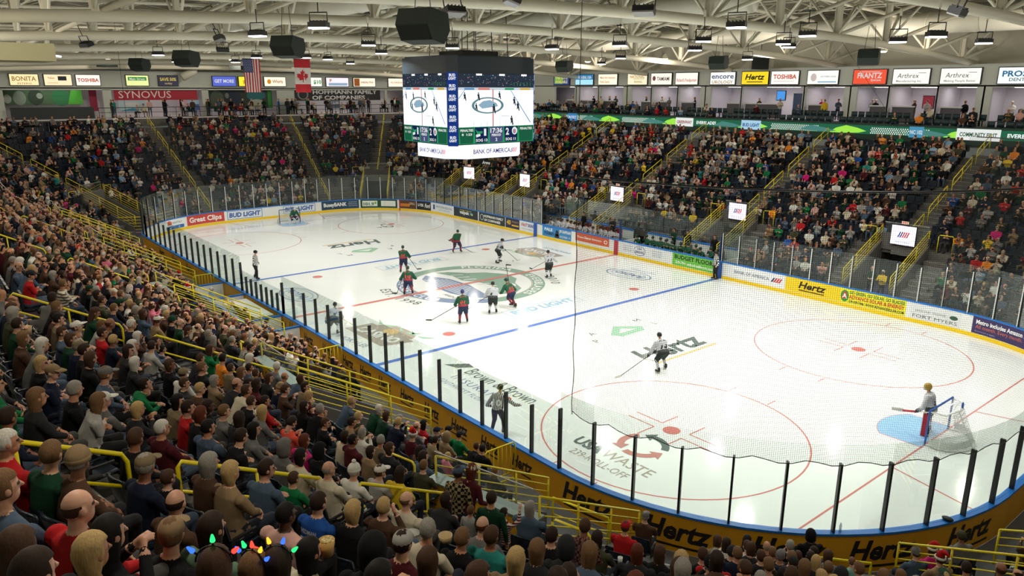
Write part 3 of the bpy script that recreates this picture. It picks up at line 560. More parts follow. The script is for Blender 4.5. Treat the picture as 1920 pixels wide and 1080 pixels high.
# ---- railings and gates down by the boards
def front_rail(pts, label, bars=2, h=.95, name='front_railing'):
    a = MB(); dn = Vector((0, 0, 1)); pts = [Vector(q) for q in pts]; A, Z = pts[0], pts[-1]
    a.tube([A, A+dn*(h-.08)]+[q+dn*h for q in pts]+[Z+dn*(h-.08), Z], .028, 0, 7)
    for j in range(1, bars): a.tube([q+dn*h*j/bars for q in pts], .018, 0, 6)
    n = max(1, int((Z-A).length/1.3))
    for j in range(1, n): q = A.lerp(Z, j/n); a.tube([q, q+dn*h], .022, 0, 6)
    tag(a.build(name, YEL, None, True), label, 'railing')
for x, lb in ((20.2, 'yellow ladder gate by the boards below the near corner portal'), (8.9, 'yellow ladder gate by the boards beyond the yellow ramp'), (-6.9, 'yellow ladder gate by the boards before the scorers')):
    a = MB(); F = frame(x); z1 = 1.32
    a.tube([F(0, .25, .1), F(0, .25, z1-.08), F(0, .33, z1), F(0, 1.3, z1), F(0, 1.38, z1-.08), F(0, 1.38, .1)], .026, 0, 7); a.tube([F(0, .25, .35), F(0, 1.38, .35)], .022, 0, 6)
    for j in range(1, 7): a.tube([F(0, .25+1.13*j/7, .35), F(0, .25+1.13*j/7, z1)], .014, 0, 5)
    a.tube([F(-.02, .2, .12), F(-.02, 1.45, .12)], .04, 0, 6); tag(a.build('gate', YEL, None, True), lb, 'gate')
front_rail([pt(4.1, 3.0, .95), pt(8.6, 1.9, .5)], 'yellow two-bar railing at the front row past the scorers table')
front_rail([pt(-13.5, 3.4, 1.3), pt(-8, 2.3, .6)], 'yellow two-bar railing at the front row before the penalty box', 3)
front_rail([pt(-19.5, 3.8, 1.4), pt(-14.5, 2.0, .5)], 'long yellow railing at the front row of the distant near side', 4)
front_rail([pt(23.0, 1.5, .3), pt(24.4, 1.4, .3)], 'short yellow rail at the boards in the near corner')
front_rail([pt(17.2, 2.2, .3), pt(20.6, 1.7, .3)], 'yellow three-bar rail beside the walkway under the near corner portal', 3)
front_rail([pt(28.2, 1.3, .3), pt(29.6, 1.5, .3)], 'yellow rail between the big Hertz lettering and the santa hats')
F = frame(SEND+HY+4.6); front_rail([F(-2.5, 3.2, 0), F(-1.2, 1.3, 0), F(1.0, .9, 0), F(2.6, 1.2, 0)], 'curved yellow railing of six bars round the ice resurfacer gate', 6, 1.5)
front_rail([F(2.6, 1.2, 0), F(4.6, 4.5, 0)], 'straight yellow railing behind the ice resurfacer gate', 6, 1.5); front_rail([F(-2.5, 3.2, 0), F(-5.5, 6.5, 1.6)], 'yellow railing climbing from the ice resurfacer gate', 5, 1.2)

# ================================================================== HALL WALLS
ROOM = mat('suite_wall_paint', srgb('dcd8dc'), .8); CNT = mat('suite_counter_front', srgb('5c5a60'), .7); CTOP = mat('suite_counter_top', srgb('d8dcdc'), .4); NAVYD = mat('navy_door', srgb('26344c'), .6)
YW, XW = 35., -50.
OPEN = [(-30.85, -27.5), (-27., -23.95), (-23.5, -20.1), (-18.95, -16.3), (-16.1, -12.9), (-12.75, -10.1), (-8.9, -5.6), (-5.4, .6), (.85, 4.25), (5.35, 7.8), (7.97, 11.45), (11.56, 14.15), (15.15, 18.6), (18.9, 22.5), (23.5, 27)]
zf, zt = 9.0, 11.75
a = MB(); xs = [-50]+[v for o in OPEN for v in o]+[44]
a.box(((-50+44)/2, YW+.1, 12.55), (94, .2, 1.6), 0)
for i in range(0, len(xs), 2):
    x0, x1 = xs[i], xs[i+1]
    if x1 > x0: a.box(((x0+x1)/2, YW+.12, (zf+zt)/2-.4), (x1-x0, .24, zt-zf+.8), 0)
struct(a.build('wall_far', WALLG))
a = MB(); a.box((-3, YW+4.2, 10.4), (94, .1, 3.2)); a.box((-3, YW+2.1, 8.95), (94, 4.2, .1)); a.box((-3, YW+2.1, 11.85), (94, 4.2, .1))
for i in range(0, len(xs), 2): a.box(((xs[i]+xs[i+1])/2, YW+2.1, 10.4), (.12, 4.2, 2.9))
struct(a.build('wall_suites', ROOM))
SUL = emi('suite_ceiling_lamp', (1, .94, .96), 10)
SULD = emi('lounge_ceiling_lamp', (1, .93, .86), 4.5)
for i, (x0, x1) in enumerate(OPEN):
    w = x1-x0; xm = (x0+x1)/2
    a = MB(); a.box((xm, YW+1.9, 11.76), (w*.5, .5, .04)); tag(a.build('ceiling_lamp', SUL), '%s suite ceiling lamp along the far side, counted from the scoreboard' % ordn[i], 'ceiling lamp', 'suite ceiling lamps')
    cw = w*(.66 if i % 2 else .55); t = thing('suite_counter', 'counter in the %s suite opening from the scoreboard' % ordn[i], 'counter', (xm, YW+.1, zf), group='suite counters')
    a = MB(); a.box((x0+cw/2 if i % 3 else x1-cw/2, YW+.5, zf+.64), (cw-.3, .12, 1.2)); a.build('front', CNT, t); a = MB(); a.box((x0+cw/2 if i % 3 else x1-cw/2, YW+.52, zf+1.29), (cw-.3, .4, .1)); a.build('top', CTOP, t)
DV = [paint('2a6a9a'), paint('b03040'), paint('24607a'), paint('503828')]
for x, z, w, h, c, lb in ((-29.8, 11., .9, .55, 0, 'lit wall television in the first suite'), (-22.2, 11.1, .8, .5, 0, 'lit wall television in the third suite'), (-7.7, 11., .8, .75, 0, 'television in the suite under the encore sign'), (-3.9, 11., .85, .8, 0, 'television in the suite under the yellow Hertz sign'), (-14.5, 10.9, .9, .6, 2, 'blue picture in the Tamiami suite'), (9.3, 10.6, .8, .9, 1, 'red panel in the suite under the Arthrex sign')):
    t = thing('television' if 'tele' in lb else 'wall_picture', lb, 'television' if 'tele' in lb else 'picture', (x, YW+4.1, z)); a = MB(); a.box((x, YW+4.08, z), (w+.1, .08, h+.1)); a.build('frame', DARKM, t)
    a = MB(); a.quad((x-w/2, YW+4.03, z-h/2), (x+w/2, YW+4.03, z-h/2), (x+w/2, YW+4.03, z+h/2), (x-w/2, YW+4.03, z+h/2)); a.build('screen', light('4a90d8', 1.2) if 'tele' in lb else DV[c], t)
for x, w, lb in ((-1.9, 1.2, 'dark doorway in the double suite right of the yellow Hertz sign'), (6.9, 1.1, 'teal door in the suite under the Frantz sign'), (13.6, 1.2, 'navy door in the suite under the second Arthrex sign'), (17.7, 1.5, 'navy door in the dental sign suite')):
    a = MB(); a.box((x, YW+3.9, 10.1), (w, .1, 2.2)); a.box((x+w*.35, YW+3.83, 10.), (.05, .06, .12), 1); tag(a.build('suite_door', [paint('2a7088') if 'teal' in lb else NAVYD, ALU]), lb, 'door')
# balcony before the suites
a = MB(); a.box((-3, 33.9, 8.55), (94, 2.3, .95)); a.box((-3, 31.65, 8.2), (94, 2.2, .9)); struct(a.build('floor_balcony', CONC))
a = MB(); a.box((-3, 30.52, 8.5), (94, .12, 1.2)); struct(a.build('wall_balcony_front', paint('1c3a30')))
t = thing('ribbon_display', 'long green lit ribbon display on the balcony front below the suites', 'display', (0, 30.4, 8.3)); RF = lambda x, y: Vector((x, 30.44, y+.36))
a = MB(); rect(a, RF, -46, 40, 7.98, 8.62); a.build('lit_face', light('2c6e50', .8), t)
a = MB(); RG = lambda x, y: Vector((x, 30.42, y+.36)); x = -44.; i = 0
while x < 38:
    poly(a, RG, [(x, 8.02), (x+1.0, 8.0), (x+2.3, 8.06), (x+2.9, 8.2), (x+2.2, 8.42), (x+1.3, 8.58), (x+.5, 8.36)], 0)
    poly(a, lambda u, v: Vector((u, 30.41, v+.36)), [(x-2.6, 8.1), (x-.6, 8.04), (x+.6, 8.12), (x-.4, 8.34), (x-1.6, 8.5)], 2)
    if i % 3 != 1:
        for r in range(4):
            for q in range(26): u = x+3.2+.16*q+(.08 if r % 2 else 0); a.quad(RG(u, 8.04+r*.12), RG(u+.08, 8.04+r*.12), RG(u+.08, 8.12+r*.12), RG(u, 8.12+r*.12), 1)
    else: letter(a, 'EVERBLADES', RG, x+5, 8.16, .26, None, 1, bold=.03)
    x += 8.3; i += 1
a.build('lit_pattern', [light('9be04a', 1.1), light('e8f0ea', 1.1), light('5a9a90', .7)], t)
for x, w, txt, bg, fg in ((-1.2, 1.9, 'BUD LIGHT', 'a8d0e8', '1a4a8a'), (12.3, 1.0, 'NC 102', '4a90b0', 'e8f0f0'), (16.3, 2.7, 'COMMUNITY FIRST', 'e8ece8', '2a5a3a'), (-23., 1.4, 'PROTECT', '3a80b8', 'f0f4f8'), (-8.2, 2., 'GREENWAY', 'e8ece8', 'a03a30')):
    q = MB(); f = lambda u, v: Vector((u, 30.40, v+.36)); rect(q, f, x-w/2, x+w/2, 7.9, 8.66, 0); letter(q, txt, lambda u, v: Vector((u, 30.39, v+.36)), x, 8.15, .26, w*.85, 1, bold=.03); q.build('lettering', [light(bg, 1.), light(fg, .8)], t)
# lit signs
def sign(P, ux, w, h, label, bg, items, s=1.12):
    """P lower-left corner on the wall, ux the reading direction; the face stands 14 cm proud"""
    n = Vector((-ux[1], ux[0], 0)); n = -n if (n.x*(0-P[0])+n.y*(0-P[1])) < 0 else n; P = Vector(P); ux = Vector(ux); up_ = Vector((0, 0, 1))
    t = thing('lit_sign', label, 'sign', P+ux*w/2); f = lambda x, y, o=.15: P+ux*x+up_*y+n*o; a = MB()
    c = [f(x, y, o) for o in (0, .14) for x, y in ((-.06, -.06), (w+.06, -.06), (w+.06, h+.06), (-.06, h+.06))]; a.add(c, [(4, 5, 6, 7), (0, 1, 5, 4), (1, 2, 6, 5), (2, 3, 7, 6), (3, 0, 4, 7)]); a.build('frame', DARKM, t)
    a = MB(); rect(a, f, 0, w, 0, h); a.build('lit_face', light(bg, s), t); cols = []; a = MB()
    for it in items:
        m = light(it[1], .75)
        if m not in cols: cols.append(m)
        k = cols.index(m); g = lambda x, y, o=.155+.003*len(cols): f(x, y, o)
        if it[0] == 't': letter(a, it[2], g, w*it[3], h*it[4], h*it[5], w*it[6], k, **(it[7] if len(it) > 7 else dict(bold=.02)))
        elif it[0] == 'r': rect(a, g, w*it[2], w*it[3], h*it[4], h*it[5], k)
        elif it[0] == 'e': ellipse(a, g, w*it[2], h*it[3], w*it[4], h*it[5], k, 18)
    if a.f: a.build('lettering', cols, t)
SX = lambda x: (x, YW, 12.0)
H_ = 1.08
for x0, x1, lb, bg, it in (
 (-30.9, -28.3, 'blue and green lit sign reading this suite available', '2a3a7a', [('r', '8ac040', .05, .6, .1, .95), ('t', 'f0e8a0', 'THIS SUITE', .5, .56, .28, .8, B), ('t', 'f0e8a0', 'AVAILABLE', .5, .16, .28, .8, B)]),
 (-27.26, -24.5, 'blue over pale blue lit sign reading Pro-Seal USA', 'a8e0f0', [('r', '3a90c8', 0, 1, .5, 1), ('t', 'f0f4f8', 'PRO-SEAL USA', .52, .6, .25, .8, B)]),
 (-23.66, -20.9, 'cream lit sign with two lines of orange lettering', 'fdf6dc', [('t', 'e08840', 'Maria Vero Insurance', .5, .58, .2, .8), ('t', 'e0a030', 'Frida Garza', .35, .18, .2, .5)]),
 (-19.37, -16.74, 'cream lit sign reading National in gold', 'f8ecc8', [('t', 'c89a40', 'NATIONAL', .5, .6, .25, .75), ('r', 'c89a40', .3, .85, .5, .54), ('t', 'c8a860', 'PAVING', .55, .15, .2, .4)]),
 (-16.18, -13.57, 'cream lit sign reading Tamiami', 'fbf4e4', [('t', '4a3838', 'TAMIAMI', .6, .35, .32, .62), ('e', '8a5050', .15, .55, .08, .22)]),
 (-13.04, -10.4, 'cream lit sign with red script, left of the encore sign', 'fdf4e8', [('t', 'd07050', "Richard's Foodporium", .5, .25, .26, .9)]),
 (-8.91, -6.2, 'white lit sign reading encore urology', 'f4f4f0', [('t', '5a6a88', 'encore', .5, .48, .4, .9), ('t', 'c8a050', 'UROLOGY', .5, .06, .25, .85)]),
 (-5.46, -2.77, 'yellow lit sign reading Hertz', 'f4d42c', [('t', '20200e', 'Hertz', .5, .38, .42, .75, dict(bold=.03, shear=.25)), ('r', '20200e', .2, .8, .16, .22)]),
 (-2.45, .16, 'white lit sign reading Toshiba in red on the far side', 'fdf6ee', [('t', 'e04830', 'TOSHIBA', .5, .42, .32, .85, B), ('r', 'e8a890', .1, .85, .22, .25)]),
 (1.0, 3.69, 'pale lit sign with small round mark and blue line', 'fdf8f0', [('e', 'e8d8d0', .2, .5, .1, .3), ('t', 'b0b8c0', 'SOUTHERN SHORE', .68, .5, .12, .5), ('r', '7ac0e0', .35, .95, .12, .2)]),
 (4.99, 7.61, 'orange-red lit sign reading Frantz EyeCare', 'e8583c', [('t', 'f8ece8', 'FRANTZ', .5, .42, .36, .75, B), ('t', 'f8ece8', 'EyeCare', .7, .2, .16, .3), ('r', 'f8ece8', .18, .8, .84, .88)]),
 (8.14, 10.83, 'white lit sign reading Arthrex, nearer the orange Frantz sign', 'fcf8ee', [('t', '3a3838', 'Arthrex', .42, .4, .32, .6, dict(shear=.15)), ('t', 'a8a8a0', 'Manufacturing Inc', .45, .12, .14, .7), ('r', '3a3838', .7, .9, .72, .75)]),
 (11.62, 14.32, 'white lit sign reading Arthrex, nearer the dental sign', 'fcf8ee', [('t', '3a3838', 'Arthrex', .42, .4, .32, .6, dict(shear=.15)), ('t', 'a8a8a0', 'Making People Better', .5, .12, .14, .8), ('r', '3a3838', .7, .9, .72, .75)]),
 (15.45, 18.26, 'white lit sign reading Prosthetic dental', 'f0faf8', [('t', '3a7aa8', 'PROS', .36, .45, .34, .55, B), ('t', '7a8890', 'DENTAL', .5, .15, .2, .5)])):
    sign(SX(x0), (1, 0, 0), x1-x0, H_, lb, bg, it)
SY = lambda y: (XW, y, 11.75); H_ = 1.0
for y0, y1, lb, bg, it in (
 (-16.7, -14.4, 'peach lit sign reading Bonita', 'fbe8b0', [('t', 'b88a50', 'BONITA', .5, .4, .4, .85), ('t', 'c8a878', 'ESTERO', .5, .08, .16, .5)]),
 (-13.9, -11.6, 'peach lit sign with a dark card drawing', 'fde8bc', [('r', '38383a', .5, .82, .45, .85), ('t', 'd8a070', 'Value', .25, .6, .2, .25), ('r', 'e0b070', .1, .5, .2, .24)]),
 (-11.2, -9.1, 'white lit sign reading Toshiba on the far end wall', 'fdf4ea', [('t', 'd85038', 'TOSHIBA', .5, .35, .32, .9, B)]),
 (-6.7, -4.6, 'green and yellow lit sign reading Publix', 'e8f0a0', [('r', '4aa050', .08, .92, .5, .85), ('t', 'f0f8e0', 'Main Street', .5, .55, .22, .7)]),
 (-3.6, -1.7, 'dark lit sign reading save', '3a3844', [('t', 'e0c860', 'SAVE 50%', .5, .5, .3, .85, B), ('t', 'c8b080', 'today', .5, .15, .2, .4)]),
 (1.94, 4.44, 'blue lit sign reading get more', '5a6ac8', [('t', 'f4f4fc', 'GET MORE', .5, .35, .34, .85, B)]),
 (4.8, 6.2, 'yellow lit sign behind the American flag', 'f0e840', [('t', 'd89020', 'RIO', .6, .2, .4, .5, B)]),
 (7.7, 10.2, 'white lit sign with an orange ball', 'fdf4dc', [('e', 'f0a030', .22, .5, .09, .26), ('t', 'c88a58', 'Whirls', .62, .35, .34, .5)]),
 (11.9, 14.7, 'white lit sign reading ten dollars behind the Canadian flag', 'f4fae8', [('t', '4a9a58', '$10', .8, .3, .4, .35, B)]),
 (15.3, 18.2, 'white and pale blue lit sign on the far end wall', 'f4ecf4', [('t', 'e08040', 'P', .2, .5, .35, .1, B), ('r', 'a8c8e0', .1, .95, .1, .4)]),
 (18.9, 21.9, 'cream lit sign with a dark flame and the word health', 'fdf0d8', [('r', 'a86030', .03, .28, .05, .95), ('t', 'c89070', 'HEALTH', .62, .4, .2, .55, B)]),
 (23.8, 26.2, 'plain cream lit sign beside the scoreboard', 'fdf0dc', [('t', 'e0b080', 'FLORIDA', .5, .4, .2, .7)])):
    sign(SY(y0), (0, 1, 0), y1-y0, H_, lb, bg, it)
# far end wall with its lounges
a = MB(); OY = [(-17.4, -9), (-8.2, .7), (1.4, 9.1), (11.2, 23.3), (23.6, 26.4)]; ys = [-44]+[v for o in OY for v in o]+[35]; a.box((XW-.1, -4.5, 12.3), (.2, 79, 2.0))
for i in range(0, len(ys), 2): a.box((XW-.12, (ys[i]+ys[i+1])/2, 9.9), (.24, ys[i+1]-ys[i], 2.9))
struct(a.build('wall_far_end', WALLG))
a = MB(); a.box((XW-4., -4.5, 10.2), (.1, 79, 3.4)); a.box((XW-2, -4.5, 11.5), (4, 79, .1)); a.box((XW-.8, -4.5, 8.55), (6.4, 79, .1)); struct(a.build('wall_lounges', ROOM))
a = MB(); a.box((-47.7, -4.5, 8.2), (.15, 79, .9)); struct(a.build('wall_concourse_edge', CONC))
for i, (y0, y1) in enumerate(OY): a = MB(); a.box((XW-1.8, (y0+y1)/2, 11.42), (.4, (y1-y0)*.6, .04)); tag(a.build('ceiling_lamp', SULD), 'lounge ceiling lamp in the %s opening of the far end wall' % ordn[i], 'ceiling lamp')
EYF = lambda x: (lambda u, v: Vector((XW-x, u, v)))
def mural(name, lb, cat, x, y0, y1, z0, z1, bg, items):
    t = thing(name, lb, cat, (XW-x, (y0+y1)/2, z0)); a = MB(); a.box((XW-x-.03, (y0+y1)/2, (z0+z1)/2), (.05, y1-y0, z1-z0)); a.build('panel', paint(bg), t); a = MB(); cols = []; w, h = y1-y0, z1-z0
    for it in items:
        m = paint(it[1])
        if m not in cols: cols.append(m)
        k = cols.index(m); g = lambda u, v, o=.004*len(cols): Vector((XW-x+o, y0+u, z0+v))
        if it[0] == 't': letter(a, it[2], g, w*it[3], h*it[4], h*it[5], w*it[6], k, **(it[7] if len(it) > 7 else {}))
        elif it[0] == 'r': rect(a, g, w*it[2], w*it[3], h*it[4], h*it[5], k)
        elif it[0] == 'e': ellipse(a, g, w*it[2], h*it[3], w*it[4], h*it[5], k, 16)
        elif it[0] == 'p': poly(a, g, [(w*p, h*q) for p, q in it[2]], k)
    if a.f: a.build('lettering' if any(i[0] == 't' for i in items) else 'print', cols, t)
mural('lounge_mural', 'green hockey mural behind the bar counter on the far end', 'mural', 2.5, -17.2, -10.4, 9.9, 11.3, '4a6a4a', [('e', '8a9a88', .2, .45, .08, .5), ('e', '2c4030', .4, .5, .1, .55), ('e', '9aa898', .45, .6, .04, .2), ('e', '2a7a48', .72, .5, .12, .6), ('p', '58c040', [(.8, 0), (1, 0), (1, 1), (.86, 1)]), ('e', 'b8c0b0', .05, .4, .05, .3)])
mural('lounge_mural', 'red wall strip beside the green hockey mural', 'mural', 2.4, -9.8, -9.1, 9.2, 11.3, 'a02848', [])
mural('lounge_banner', 'wide red banner reading Synovus on the far end', 'banner', .3, -7.9, .3, 10.3, 11.45, 'b01c34', [('t', 'f0e8e8', 'SYNOVUS', .36, .18, .62, .62)])
mural('lounge_banner', 'lower blue and white banner left under the Synovus banner', 'banner', .32, -7.6, -5., 9.2, 10.25, 'b8d0dc', [('p', '4a98b8', [(0, 0), (.5, .3), (1, .1), (1, 0)]), ('e', 'd8d8d8', .5, .65, .3, .2)])
mural('lounge_banner', 'lower pink and blue banner right under the Synovus banner', 'banner', .32, -1.8, .4, 9.2, 10.25, 'a8c8e0', [('p', 'd8a8c0', [(0, 0), (.6, .4), (.4, 1), (0, 1)]), ('r', '4a70b0', .75, 1, 0, .6)])
mural('lounge_mural', 'mixed green and teal hockey mural under the get more sign', 'mural', 1., 1.5, 8.9, 9.3, 11.3, '34443c', [('e', '5a6a5a', .15, .5, .1, .5), ('e', '28384c', .4, .5, .12, .5), ('e', '287a80', .75, .7, .15, .3), ('e', 'b8c0b0', .75, .25, .13, .25), ('r', '3a9a40', .93, 1, 0, 1), ('e', '8a9080', .3, .7, .03, .15), ('e', 'd04830', .38, .15, .04, .14)])
mural('lounge_banner', 'dark banner reading Hoffmann Family of Companies on the far end', 'banner', .3, 11.4, 22.8, 10.1, 11.5, '20242a', [('t', 'e8e8e8', 'HOFFMANN FAMILY', .58, .55, .32, .76, B), ('t', 'e8e8e8', 'OF COMPANIES', .5, .08, .32, .62, B), ('e', '8a9090', .09, .5, .06, .42), ('e', '20242a', .09, .5, .045, .34)])
mural('lounge_banner', 'small grey-blue placard reading Elite beside the Hoffmann banner', 'banner', -.4, 15.2, 16.8, 9.2, 10.1, '68788c', [('t', 'd8e0e8', 'ELLIS', .5, .55, .3, .8, B)])
a = MB(); a.box((XW+.6, -13.6, 9.15), (.2, 7, 1.1)); tag(a.build('bar_counter', paint('2e3436')), 'dark bar counter in front of the green hockey mural', 'bar counter')
# dark concourse railing
a = MB(); dn = Vector((0, 0, 1))
a.tube([(-47.7, -10, 9.62), (-47.7, 30, 9.62)], .03, 0, 6); a.tube([(-47.7, -10, 9.15), (-47.7, 30, 9.15)], .02, 0, 6)
for i in range(34): a.tube([(-47.7, -10+i*1.2, 8.6), (-47.7, -10+i*1.2, 9.62)], .025, 0, 5)
tag(a.build('concourse_railing', DARKM), 'long dark railing along the far end concourse edge', 'railing')
a = MB()
for i in range(17): a.box((-47.4+.08*(i % 3), -18+i*2.7, 9.1), (.5, .6, 1.0))
# clerestory walls and roof
RIB = mat('cream_wall_panel', srgb('c4c1ae'), .7); nt = RIB.node_tree; tcn = nt.nodes.new('ShaderNodeTexCoord'); wv = nt.nodes.new('ShaderNodeTexWave'); wv.inputs['Scale'].default_value = 1.6; wv.inputs['Distortion'].default_value = .8; wv.bands_direction = 'DIAGONAL'
bp = nt.nodes.new('ShaderNodeBump'); bp.inputs['Strength'].default_value = .8; nt.links.new(tcn.outputs['Object'], wv.inputs[0]); nt.links.new(wv.outputs[0], bp.inputs['Height']); nt.links.new(bp.outputs[0], nt.nodes['Principled BSDF'].inputs['Normal'])
a = MB(); a.box((-3, YW+1.5, 15.4), (98, .2, 4.4)); struct(a.build('wall_far_upper', RIB)); a = MB(); a.box((XW-1.5, 0, 15.4), (.2, 90, 5.2)); struct(a.build('wall_far_end_upper', RIB))
a = MB(); a.box((-3, YW+.9, 13.33), (98, 1.6, .1)); a.box((XW-.8, -4, 13.28), (1.6, 82, .1)); struct(a.build('trim_wall_top', WALLG))
a = MB(); a.box((0, -34, 9), (110, .2, 18)); a.box((54, 0, 9), (.2, 90, 18)); struct(a.build('wall_near', WALLG))
DECK = mat('roof_deck', srgb('807d6c'), .7, bump=.3, nscale=2.); roofz = lambda y: 18.0-.00096*y*y; chordz = lambda y, x=3.: 14.66-(.00096 if y > 0 else .0013)*y*y-.021*max(0, 3.3-x)
a = MB()
for i in range(44):
    y0, y1 = -44+2*i, -42+2*i; a.quad((-54, y0, roofz(y0)), (56, y0, roofz(y0)), (56, y1, roofz(y1)), (-54, y1, roofz(y1)))
struct(a.build('ceiling_deck', DECK))
# open-web joists under the deck
for j in range(12):
    y = -30+5.9*j; a = MB(); z1 = roofz(y)-.15; z0 = z1-.75
    a.box((0, y, z1), (106, .14, .1)); a.box((0, y, z0), (106, .1, .07))
    n = 66
    for i in range(n): x0 = -53+106*i/n; x1 = x0+106/n; zz = (z0, z1) if i % 2 else (z1, z0); a.tube([(x0, y, zz[0]), (x1, y, zz[1])], .028, 0, 4)
    struct(a.build('ceiling_joist', STEEL_W))
    a = MB()
    for i in range(26): x0 = -52+4.04*i; a.tube([(x0, y, z0), (x0+2, y+2.9, roofz(y+2.9)-.1)], .022, 0, 4); a.tube([(x0+2, y+2.9, roofz(y+2.9)-.1), (x0+4.04, y+5.9, roofz(y+5.9)-.9)], .022, 0, 4)
    struct(a.build('ceiling_bracing', STEEL_W))
# main trusses: one fat lower chord, two upper chords, round diagonals, wide-flange uprights
for x in (33.6, 23.5, 13.4, 3.3, -6.8, -16.9, -27., -37.1, -47.):
    N_ = [-1.9+5.9*k for k in range(-6, 8)]; N_ = [y for y in N_ if -39 < y < 39.5]; up0 = lambda y: roofz(y)-.95
    a = MB(); a.tube([(x, y, chordz(y, x)) for y in N_], .23, 0, 10); struct(a.build('beam_lower_chord', STEEL_W, None, True))
    a = MB()
    for e in (-2.1, 2.1): a.tube([(x+e, y, up0(y)) for y in N_], .13, 0, 6)
    for y in N_: a.tube([(x-2.1, y, up0(y)), (x+2.1, y, up0(y))], .07, 0, 5)
    struct(a.build('beam_upper_chords', STEEL_W, None, True))
    a = MB()
    for i, y in enumerate(N_):
        for e in (-2.1, 2.1):
            if i < len(N_)-1: yn = N_[i+1]; a.tube([(x, y+.1, chordz(y, x)+.1), (x+e, yn, up0(yn))], .105, 0, 7)
            a.tube([(x, y, chordz(y, x)+.1), (x+e*.98, y, up0(y))], .075, 0, 6)
    struct(a.build('beam_diagonals', STEEL_W, None, True))
    a = MB()
    for y in N_[1:-1]: z0, z1 = chordz(y, x)+.15, up0(y)+.1; a.box((x, y, (z0+z1)/2), (.3, .03, z1-z0)); a.box((x-.15, y, (z0+z1)/2), (.03, .28, z1-z0)); a.box((x+.15, y, (z0+z1)/2), (.03, .28, z1-z0))
    struct(a.build('beam_uprights', STEEL_W))
# ducts
DUC = mat('white_duct', srgb('dcdacb'), .45)
def duct(y, z, x0, x1, r, lb):
    t = thing('air_duct', lb, 'duct', ((x0+x1)/2, y, z)); a = MB(); a.tube([(x0, y, z), (x1, y, z)], r, 0, 22); a.build('pipe', DUC, t, True); a = MB(); x = x0+1
    while x < x1: a.tube([(x-.03, y, z), (x+.03, y, z)], r+.025, 0, 22); x += 3.2
    a.build('joint_bands', STEEL_W, t)
    x = x0+4
    while x < x1:
        a = MB(); a.box((x, y+r*.75, z-r*.75), (.5, .2, .4)); a.build('outlet_grille', DARKM, t); x += 9.6
duct(27.5, 15.75, -26, 33, .68, 'long white round air duct high above the far side stands'); duct(-6.2, 16.1, -34, 4, .72, 'large white round air duct above the ice near the big speakers'); duct(9.5, 16.0, -40, 12, .6, 'white round air duct beyond the scoreboard cables')
a = MB(); a.box((5.4, -26.2, 12.68), (2.4, 9.2, .55)); a.box((5.4, -23.3, 12.68), (2.44, .08, .6)); tag(a.build('rectangular_duct', paint('b4b08a', .6)), 'beige rectangular duct at the upper edge over the near stands', 'duct')
a = MB(); a.tube([(-48.8, -.3, 14.6), (-48.8, -.3, 13.2), (-48.8, -1.5, 12.6)], .42, 0, 12); tag(a.build('elbow_duct', DUC, None, True), 'short bent duct dropping to the far end wall', 'duct')
# ================================================================== FIGURES
def cap(mb, a, b, ra, rb, tg, fl=1., n=10):
    """tapered limb with round ends; fl squeezes it front to back"""
    a, b = Vector(a), Vector(b); t = b-a; L_ = t.length; t = t/L_ if L_ > 1e-6 else Vector((0, 0, 1))
    ref = Vector((0, 1, 0)) if abs(t.y) < .9 else Vector((0, 0, 1)); u = t.cross(ref).normalized(); w = u.cross(t); rings = []
    for an in (-80, -45, -15): an = math.radians(an); rings.append((a+t*ra*math.sin(an), ra*math.cos(an)))
    for f in (.33, .66): rings.append((a+t*L_*f, ra+(rb-ra)*f))
    for an in (15, 45, 80): an = math.radians(an); rings.append((b+t*rb*math.sin(an), rb*math.cos(an)))
    vs = [c+u*math.cos(2*PI*j/n)*r+w*math.sin(2*PI*j/n)*r*fl for c, r in rings for j in range(n)]
    fs = [(i*n+j, i*n+(j+1) % n, (i+1)*n+(j+1) % n, (i+1)*n+j) for i in range(len(rings)-1) for j in range(n)]
    mb.add(vs, fs+[tuple(range(n))[::-1], tuple((len(rings)-1)*n+j for j in range(n))], tg)
def ell(mb, c, r, tg, M=None, n=14, k=8):
    M = M or Matrix.Identity(3); c = Vector(c); vs = []
    for i in range(1, k):
        p = PI*i/k
        for j in range(n): q = 2*PI*j/n; vs.append(c+M@Vector((r[0]*math.sin(p)*math.cos(q), r[1]*math.sin(p)*math.sin(q), r[2]*math.cos(p))))
    fs = [(i*n+j, (i+1)*n+j, (i+1)*n+(j+1) % n, i*n+(j+1) % n) for i in range(k-2) for j in range(n)]
    vs += [c+M@Vector((0, 0, r[2])), c+M@Vector((0, 0, -r[2]))]; T, Bq = len(vs)-2, len(vs)-1
    fs += [(T, j, (j+1) % n) for j in range(n)]+[(Bq, (k-2)*n+(j+1) % n, (k-2)*n+j) for j in range(n)]
    mb.add(vs, fs, tg)
def loft(mb, secs, tg, n=16):
    """secs: (centre, half width, half depth, frame)"""
    vs = [Vector(c)+M@Vector((rx*math.cos(2*PI*j/n), ry*math.sin(2*PI*j/n), 0)) for c, rx, ry, M in secs for j in range(n)]
    fs = [(i*n+j, i*n+(j+1) % n, (i+1)*n+(j+1) % n, (i+1)*n+j) for i in range(len(secs)-1) for j in range(n)]; k = len(secs)-1
    mb.add(vs, fs+[tuple(range(n))[::-1], tuple(k*n+j for j in range(n))], ([tg]*len(fs)+[tg, tg]) if isinstance(tg, int) else [tg[i] for i in range(k) for j in range(n)]+[tg[0], tg[-1]])
TOP, LEG, SKIN, SHOE, EYE, EXTRA, TRIM, HAIRT = range(8)
